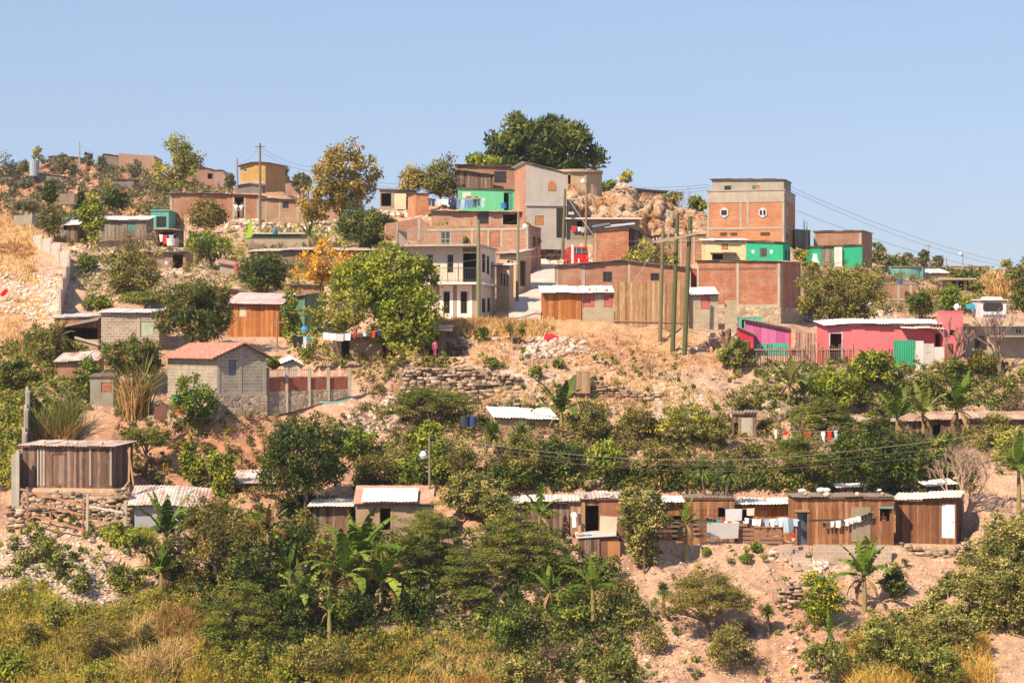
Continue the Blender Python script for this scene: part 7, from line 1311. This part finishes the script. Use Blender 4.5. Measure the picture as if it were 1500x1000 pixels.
B('banana_plant', 'leftmost banana of the grove before the long shack', 1314, 132.0, 572, n=8, seed=21, L=2.5); B('banana_plant', 'middle banana of the grove before the long shack', 1352, 132.6, 568, n=9, seed=22, L=2.4, green=((.10,.13,.02),(.2,.24,.04),(.38,.38,.1))); B('banana_plant', 'rightmost and tallest banana of the grove before the long shack', 1402, 133.2, 555, n=10, seed=23, L=2.7, dead=5); B('banana_plant', 'banana at the right edge above the shack roofs', 1492, 121.5, 642, n=8, seed=24, L=2.4); B('banana_plant', 'banana at the top of the left reeds with fan leaves', 86, 148.0, 474, n=6, seed=25, L=1.5, green=((.16,.18,.03),(.26,.26,.05),(.4,.36,.1)))
B('banana_plant', 'small banana behind the low terrace house', 452, 187, 325, n=5, seed=26, L=1.8)
spiky('yucca', 'spiky plant with drooping leaves below the tiny adobe hut', 742, 127.2, 613, 2, 3, 1.3); spiky('yucca', 'tall twin headed yucca over the shack roofs', 1048, 120.6, 666, 2, 4, 1.15); spiky('yucca', 'small spiky agave on the bare pink slope', 1126, 107.8, 885, 1, 5, .55); spiky('yucca', 'small palm by the bushes right of the footpath', 602, 130, 626, 1, 6, 1.1); spiky('yucca', 'young yucca left of the twin headed one', 972, 109.4, 852, 1, 7, .6); spiky('palm', 'small fan palm on the terrace stones', 755, 148.4, 472, 2, 8, .7, c=((.16,.14,.03),(.3,.24,.06),(.4,.34,.1)))
bare('bare_tree', 'pale leafless tree with rising branches behind the white door shack', 1410, 121.4, 116, .13, 7, 3, (.36,.24,.18), stems=3, spread=.8); bare('bare_tree', 'leafless forked tree with thick cut limbs before the pink tower', 1402, 142.6, 92, .16, 5, 5, (.22,.14,.11), stems=2); bare('bare_tree', 'leafless tree with open branches before the concrete house', 1468, 142.8, 98, .13, 6, 7, (.24,.16,.12), stems=2, spread=.8)
bare('bare_tree', 'wispy leafless sapling on the skyline, left of two', 1001, 201, 52, .07, 7, 11, (.36,.28,.25)); bare('bare_tree', 'wispy leafless sapling with pink tip, right of two', 1022, 201, 62, .07, 7, 12, (.36,.26,.24), spread=.4); bare('bare_tree', 'dead stump with three bare limbs left of the magenta shack', 1066, 148.4, 54, .14, 3, 14, (.2,.13,.1), stems=3, spread=.35); bare('bare_tree', 'bare thorny branches beside the lime green cloth', 372, 186.5, 50, .12, 6, 17, (.28,.2,.15), stems=2); bare('bare_tree', 'thin dry branches on the dry slope', 30, 150.5, 72, .05, 5, 18, (.36,.2,.12))
# reeds and cane
CAN = leaf((.10,.11,.03),(.22,.22,.05),(.36,.31,.12),.3); DRY = leaf((.30,.17,.06),(.50,.31,.13),(.62,.42,.2),.25)
def reeds(label, poly, n, h, m, w=.05, lean=.5, Dmin=97):
    Pt = spots(poly, n, rng, Dmin); c = Pt.mean(0); rt = empty('cane', Vector(c), label, 'cane'); tufts('leaves', Pt-c, h, m, rng, per=9, spread=.2, w=w, lean=lean, parent=rt, droop=.5)
def reeds2(label, px0, px1, D, dd, n, h, m, w=.05, lean=.5):
    pxs = rng.uniform(px0, px1, n); Ds = rng.uniform(D-dd, D+dd, n); Pt = np.stack([(pxs-750)*Ds/F, Ds, gz(pxs, Ds)], -1); c = Pt.mean(0); rt = empty('cane', Vector(c), label, 'cane'); tufts('leaves', Pt-c, h, m, rng, per=12, spread=.2, w=w, lean=lean, parent=rt, droop=.45)
reeds2('tall arching green cane clump behind the weathered shack', 56, 112, 132.4, 1.0, 50, 2.7, CAN, .04, .5); reeds2('dry straw stalks hanging from the green cane', 62, 104, 131.4, .6, 22, 2.2, DRY, .035, .6); reeds2('dry golden sugar cane left of the tile house', 184, 208, 134.4, .6, 22, 2.9, DRY, .035, .4); reeds2('green tips of the sugar cane left of the tile house', 196, 214, 135.2, .5, 10, 3.6, CAN, .05, .5)
# ================================================================== ground cover: uncountable
GOLD = leaf((.34,.17,.06),(.58,.35,.13),(.68,.48,.23),.2); GRN_ = leaf((.10,.13,.02),(.30,.31,.035),(.52,.40,.08),.3); MIXG = leaf((.28,.15,.035),(.54,.33,.06),(.64,.43,.12),.25)
U = undergrowth
def grass(label, poly, n, h, m, per=11, spread=.16, w=.02, lean=.6, Dmin=97): Pt = spots(poly, n, rng, Dmin); return tufts('grass', Pt, h*rng.uniform(.5, 1.3, len(Pt)), m, rng, per, spread, w, lean, label=label)
grass('golden dry grass on the slope at the far left', [(-20,320),(50,330),(50,390),(60,420),(-20,400)], 420, .42, GOLD, w=.035); grass('sparse dry grass down the left slope', [(-20,440),(60,440),(80,520),(40,600),(20,700),(-20,720)], 380, .42, GOLD, w=.03); grass('dry grass edge in front of the white house', [(640,472),(810,472),(800,490),(645,492)], 700, .55, GOLD, w=.03); grass('dry grass over the bare terrace', [(655,500),(840,490),(1010,490),(1060,530),(980,570),(700,540)], 380, .3, GOLD, w=.025)
grass('dry tufts below the terrace walls', [(640,575),(850,560),(1010,560),(1100,600),(700,600)], 300, .4, GOLD, w=.025); grass('dry grass on the rocky outcrop top', [(870,290),(960,290),(1050,330),(1050,345),(930,320)], 260, .7, GOLD, w=.04, Dmin=190)
grass('long yellow green grass at the lower left', [(-10,880),(60,860),(110,900),(170,890),(240,860),(300,900),(400,960),(420,1010),(-10,1010)], 1500, .6, GRN_, w=.022, per=13); grass('golden straw grass hanging in the lower left', [(-10,870),(120,930),(200,920),(260,880),(330,940),(360,1010),(-10,1010)], 900, .75, MIXG, w=.02, per=12, lean=.8); U('undergrowth', 'yellow green weeds and herbs filling the lower left bank', [(-10,880),(60,860),(110,900),(170,890),(240,850),(300,900),(400,960),(420,1010),(-10,1010)], 400, 'herb', rng, .42, hr=(0., .6)); U('undergrowth', 'olive scrub scattered through the lower left grass', [(-10,900),(110,900),(240,880),(330,940),(400,1010),(-10,1010)], 150, 'olive', rng, .42); U('undergrowth', 'herbs and weeds along the bottom centre', [(460,950),(600,930),(760,950),(760,1010),(440,1010)], 240, 'herb', rng, .4); U('undergrowth', 'rusty dry weeds on the lower left bank', [(-10,880),(110,900),(240,880),(330,940),(400,1010),(-10,1010)], 200, 'twig', rng, .4); U('undergrowth', 'dry weeds dotted over the pink dirt slope', [(930,820),(1150,800),(1330,830),(1330,960),(1200,1005),(940,1005)], 60, 'twig', rng, .25); U('undergrowth', 'small green weeds dotted over the pink dirt slope', [(930,820),(1150,800),(1330,830),(1330,960),(1200,1005),(940,1005)], 45, 'bush', rng, .2)
grass('golden plume of dry grass at lower left centre', [(200,920),(270,900),(300,960),(240,1005),(180,1005)], 700, 1.0, GOLD, w=.02, per=14, lean=.8)
grass('golden grass along the bottom centre', [(480,960),(600,940),(720,950),(700,1010),(470,1010)], 600, .75, MIXG, w=.022, per=13); grass('rusty grass in the bottom gully', [(620,950),(700,940),(760,980),(740,1010),(620,1010)], 500, .8, GOLD, w=.022); grass('golden grass at the bottom right', [(1240,950),(1320,930),(1440,940),(1450,1010),(1240,1010)], 1300, .75, MIXG, w=.022, per=13); grass('thin grass by the tin shack', [(150,775),(215,765),(230,800),(160,800)], 260, .45, GRN_)
grass('dry grass on the upper left hillside', [(0,300),(240,300),(340,290),(340,320),(120,340),(0,330)], 500, .9, GOLD, w=.06, Dmin=215); grass('golden dry grass on the far right hill', [(1440,400),(1510,395),(1510,440),(1440,440)], 300, 1., GOLD, w=.06)
U = undergrowth
U('undergrowth', 'tangled undergrowth covering the green bank at centre', [(480,640),(720,600),(1120,600),(1200,560),(1420,560),(1500,640),(1500,700),(1100,722),(760,722),(560,715)], 360, 'bush', rng, .42); U('undergrowth', 'dry brown scrub mixed through the bank', [(700,580),(1120,580),(1400,540),(1520,540),(1520,650),(1300,690),(700,700)], 420, 'twig', rng, .4, lift=.2); U('undergrowth', 'olive scrub on the bank around the wires', [(520,600),(760,620),(1130,620),(1200,700),(800,715),(520,700)], 240, 'oliveb', rng, .42)
U('undergrowth', 'dark leafy cover in the gullies at the bottom centre', [(240,830),(400,740),(560,760),(850,800),(930,870),(900,1005),(640,1005),(420,1005),(300,960)], 620, 'dark', rng, .42); U('undergrowth', 'green weeds over the lower centre slope', [(280,860),(560,800),(900,830),(940,1005),(500,1005),(330,1000)], 300, 'bush', rng, .36); U('undergrowth', 'brown dead leaves and stems at the bottom', [(240,850),(560,860),(700,900),(900,900),(1000,1005),(500,1005),(300,980)], 320, 'twig', rng, .4)
U('undergrowth', 'weeds scattered on the litter slope at left', [(0,780),(130,770),(200,800),(230,860),(150,880),(60,860),(0,850)], 60, 'bush', rng, .26); U('undergrowth', 'low castor growth over the lower right slope', [(1240,930),(1350,895),(1420,805),(1500,760),(1510,890),(1440,930),(1420,1005),(1240,1005)], 300, 'castor', rng, .36); U('undergrowth', 'greenery filling the left slope beside the dry grass', [(-10,520),(60,480),(130,520),(130,600),(60,640),(40,640),(-10,720)], 300, 'bush', rng, .4)
U('undergrowth', 'bushes under the pale wall at the far left', [(-10,560),(36,560),(30,640),(20,720),(-10,720)], 110, 'sparse', rng, .4); U('undergrowth', 'thin scrub among the left hillside houses', [(100,350),(250,350),(480,330),(580,360),(560,420),(340,420),(240,450),(110,440)], 330, 'olive', rng, .45, Dmin=155); U('undergrowth', 'yellow scrub around the middle left sheds', [(330,340),(560,330),(580,380),(480,440),(330,430)], 200, 'sparse', rng, .45, Dmin=160); U('undergrowth', 'scrub on the shaded bank under the tile house', [(160,600),(300,610),(480,620),(520,600),(500,680),(380,740),(200,720)], 150, 'oliveb', rng, .32)
U('undergrowth', 'small scrub scattered over the bare terrace edge', [(640,520),(1000,520),(1100,560),(1060,600),(640,600)], 40, 'bush', rng, .25); U('undergrowth', 'growth along the foot of the pink house fence', [(1100,540),(1520,540),(1520,600),(1100,600)], 240, 'bush', rng, .4); U('undergrowth', 'scrub between the houses at upper right', [(1180,390),(1520,400),(1520,460),(1180,470)], 260, 'olive', rng, .5, Dmin=150); U('undergrowth', 'weeds under the big lime tree', [(420,500),(660,500),(660,540),(420,545)], 50, 'sparse', rng, .35, Dmin=139)
U('undergrowth', 'dusty scrub covering the far left hill', [(-20,232),(340,250),(340,330),(60,335),(-20,320)], 330, 'haze', rng, 1.1, lift=.5, Dmin=230); U('undergrowth', 'dusty brown scrub on the far left hill', [(-20,232),(340,250),(340,330),(60,335),(-20,320)], 220, 'twig', rng, 1.2, lift=.4, Dmin=230); U('undergrowth', 'dusty scrub on the far right skyline', [(1270,385),(1520,390),(1520,430),(1270,420)], 90, 'haze', rng, 1.1, lift=.4, Dmin=200)
# loose stones and litter: uncountable
def rub(label, poly, n, s, m, Dmin=97, name='rubble', flat=.7, lo=0, hi=1): Pt = spots(poly, n, rng, Dmin); o = rocks(name, Pt, s*rng.uniform(.4, 1.5, len(Pt)), rng, m, flat=flat, tlo=lo, thi=hi); return tag(o, label, 'rubble', kind='stuff')
WHT = stone((.60,.50,.43), (.36,.28,.22))
rub('heap of pale stones on the terrace', [(762,500),(800,490),(858,498),(862,515),(800,524),(764,520)], 420, .17, stone((.52,.42,.35),(.30,.23,.18))); rub('stones strewn over the terrace banks', [(640,490),(860,500),(1060,500),(1100,560),(1060,600),(640,600)], 480, .14, stone((.46,.33,.23),(.28,.19,.13))); rub('pale stones beside the hillside footpath', [(520,600),(600,570),(620,590),(560,640),(490,640)], 240, .15, WHT); rub('stones on the slope at the left of the pale wall', [(0,400),(90,400),(95,450),(60,470),(0,460)], 600, .15, WHT)
rub('rubble tipped on the upper left bank', [(300,310),(450,318),(560,330),(560,350),(440,345),(330,335)], 600, .22, WHT, Dmin=195); rub('rubble on the mound by the pale shed', [(548,290),(620,295),(630,320),(560,315)], 260, .2, WHT, Dmin=185); rub('stones below the steps of the plank shack', [(1176,815),(1196,815),(1216,826),(1200,840),(1172,836)], 200, .13, WHT); rub('stones and gravel on the pink dirt slope', [(900,790),(1150,800),(1300,830),(1400,810),(1330,900),(1200,1000),(930,1005),(930,900)], 1300, .075, stone((.52,.36,.28), (.3,.2,.15)))
rub('larger stones on the pink dirt slope', [(930,820),(1150,800),(1330,830),(1330,960),(1200,1005),(940,1005)], 130, .17, stone((.52,.37,.29), (.3,.2,.15))); rub('rubble heap beneath the tile house', [(205,588),(300,600),(310,620),(200,620)], 260, .17, STD); rub('stones on the left litter slope', [(0,780),(130,770),(190,800),(140,900),(60,880),(0,860)], 700, .09, WHT); rub('white litter on the slope at lower left', [(0,790),(60,780),(140,850),(190,870),(120,905),(60,880)], 900, .11, debris(), name='litter', flat=.4); rub('litter along the ledge of the gully', [(660,930),(720,940),(720,980),(660,960)], 160, .1, debris(), name='litter', flat=.4)
rub('rubble holding down the pink wall fence', [(1130,538),(1310,538),(1400,545),(1400,565),(1130,560)], 420, .17, STN); rub('broken stones around the tree at upper right', [(1180,440),(1300,440),(1320,470),(1180,470)], 200, .25, WHT, Dmin=150); rub('rubble beside the lane and red van', [(780,340),(830,350),(880,380),(880,392),(800,385)], 260, .18, WHT, Dmin=165); rub('stones on the slope below the pale wall and white roof', [(105,360),(240,352),(260,400),(130,420)], 420, .17, WHT, Dmin=155)
rub('rough stones scattered on the central bank', [(700,600),(1120,600),(1130,700),(760,712)], 500, .13, STD); rub('stones on the hillside scrub at far left', [(80,260),(140,250),(160,300),(90,310)], 220, .4, stone((.55,.38,.28),(.36,.22,.16)), Dmin=300); rub('debris lying on the long shack roof', [(1420,604),(1560,604),(1560,610),(1420,612)], 10, .1, WHT); rub('boulders in the ditch under the narrow hut', [(1100,590),(1160,585),(1170,610),(1110,620)], 60, .4, STD)

T('shrub', 'olive bush rising from the golden grass, leftmost', 18, 70, 905, 960, 105.6, 'olive', dens=1.1); T('shrub', 'green bush in the middle of the long grass', 60, 112, 880, 925, 107.4, 'bush', dens=1.1); T('shrub', 'brown green bush right of the weedy dark one', 180, 236, 905, 970, 105.6, 'oliveb', dens=1.)
T('shrub', 'lime green grassy bush at the bottom left corner', -10, 46, 950, 1010, 103.8, 'lime', dens=1.); T('shrub', 'fine green bush at the lower left bottom edge', 110, 176, 960, 1010, 103.6, 'sparse', dens=1.6); T('shrub', 'rusty dry bush by the golden plume', 196, 250, 940, 1000, 104.4, 'twig', dens=2.)
T('shrub', 'yellow green bush at the bottom beside the bananas', 400, 450, 955, 1005, 104, 'lime', dens=1.); T('shrub', 'dark rounded bush between central bananas and acacia', 470, 560, 850, 930, 109.6, 'dark', dens=1.1); T('shrub', 'olive bush behind the left banana stems', 200, 262, 790, 850, 113.2, 'oliveb', dens=1.2)
T('tree', 'leafy tree filling the gap above the central bananas', 440, 530, 770, 850, 113.4, 'olive', dens=1.1, depth=.7); T('shrub', 'green mass below the boxed platform', 790, 860, 800, 860, 112.8, 'acacia', dens=1.3); T('shrub', 'dusty bush at the edge of the pink slope', 930, 985, 905, 960, 106.6, 'olive', dens=1.)
T('shrub', 'dusty plants at the bottom of the pink slope', 1170, 1250, 930, 1000, 104.0, 'bush', dens=.9); T('shrub', 'small orange dry bush under the dusty olive tree', 1082, 1112, 900, 935, 106.8, 'twig', dens=2.)

T('tree', 'tall leafy tree rising behind the left banana plants', 262, 352, 724, 800, 115.4, 'oliveb', dens=1.1, depth=.7); T('tree', 'acacia crown overlapping the adobe wall corner', 600, 668, 728, 800, 115.6, 'acacia', dens=1.3, depth=.7); T('tree', 'dark feathery crown in the middle of the gully', 640, 720, 800, 880, 111.2, 'acacia', dens=1.3, depth=.7)
T('shrub', 'dark leafy growth under the tall round tree', 380, 520, 716, 780, 117.4, 'dark', dens=1.1, depth=.5); T('tree', 'leafy green crown over the left end of the low roofs', 700, 760, 716, 770, 118.0, 'castor', dens=1.1)

U('undergrowth', 'dark scrub on the bank right behind the lowest shacks', [(520,696),(700,700),(1000,694),(1430,690),(1430,728),(1000,724),(520,724)], 260, 'dark', rng, .4); U('undergrowth', 'dry scrub on the bank right behind the lowest shacks', [(520,690),(700,696),(1000,690),(1430,690),(1430,728),(1000,724),(520,724)], 200, 'oliveb', rng, .4)
U('undergrowth', 'dry bushes on the mound below the post hut', [(520,528),(600,520),(660,530),(640,575),(540,590),(515,560)], 60, 'twig', rng, .35); U('undergrowth', 'thin weeds on the mound below the post hut', [(520,528),(600,520),(660,530),(640,575),(540,590),(515,560)], 50, 'olive', rng, .3); rub('stones on the mound below the post hut', [(520,528),(600,520),(660,530),(640,575),(540,590),(515,560)], 160, .12, stone((.46,.33,.23),(.28,.19,.13)))

T('tree', 'leafy olive tree screening the left end of the long shack', 1254, 1318, 590, 660, 133.4, 'acacia', dens=1.3, depth=.7); T('tree', 'fine leaved tree screening the right end of the long shack', 1410, 1500, 600, 676, 131.8, 'olive', dens=1.2, depth=.7); T('shrub', 'scrambling bush in front of the middle of the long shack', 1350, 1420, 632, 680, 131.6, 'bush', dens=1.1)
T('tree', 'dense dark crown hiding the foot of the adobe house', 586, 650, 752, 830, 114.6, 'acacia', dens=1.3, depth=.7); T('tree', 'round dark green tree between tin shack and adobe house', 396, 470, 762, 840, 113.8, 'dark', dens=1.2); T('shrub', 'dark bush touching the doorway of the adobe house', 508, 560, 760, 800, 115.8, 'green', dens=1.1)
T('tree', 'tall dark crown left of the central bananas', 318, 420, 800, 880, 110.6, 'dark', dens=1.2, depth=.7)

rk = RV[(rc_ > .62) & (rv_ > .25)]; rk = rk[rng.integers(0, len(rk), 240)]+np.array([0, -.12, .02]); tufts('grass', rk, .55, GOLD, rng, 9, .15, .03, .6, label='golden grass growing in the cracks of the rocky outcrop')
rk = RV[(rc_ > .7) & (rv_ > .3)]; rk = rk[rng.integers(0, len(rk), 26)]+np.array([0, -.15, .1]); tag(leaves('undergrowth', rk, np.full(len(rk), .4), 70, .1, leaf(*K['bush']['m'], .2), rng), 'small bushes rooted in the rocky outcrop', 'undergrowth', kind='stuff')
U('undergrowth', 'scrub continuing on the hillside beyond the left of the picture', [(-700,260),(-25,250),(-25,1000),(-700,1000)], 700, 'oliveb', rng, .6); U('undergrowth', 'scrub continuing on the hillside beyond the right of the picture', [(1530,420),(2100,420),(2100,1000),(1530,1000)], 600, 'bush', rng, .55)
# ================================================================== thin haze
hb = MB().box(-2400, 2400, -40, 1500, -45, 75); hm = bpy.data.materials.new('haze'); hm.use_nodes = True; t_ = hm.node_tree; t_.nodes.remove(t_.nodes['Principled BSDF'])
pv = t_.nodes.new('ShaderNodeVolumePrincipled'); pv.inputs['Color'].default_value = (.86, .9, 1, 1); pv.inputs['Density'].default_value = .00015; pv.inputs['Anisotropy'].default_value = .2
t_.links.new(pv.outputs[0], t_.nodes['Material Output'].inputs['Volume']); tag(hb.build('haze', hm), 'thin dusty haze over the hillside', 'haze', kind='stuff')
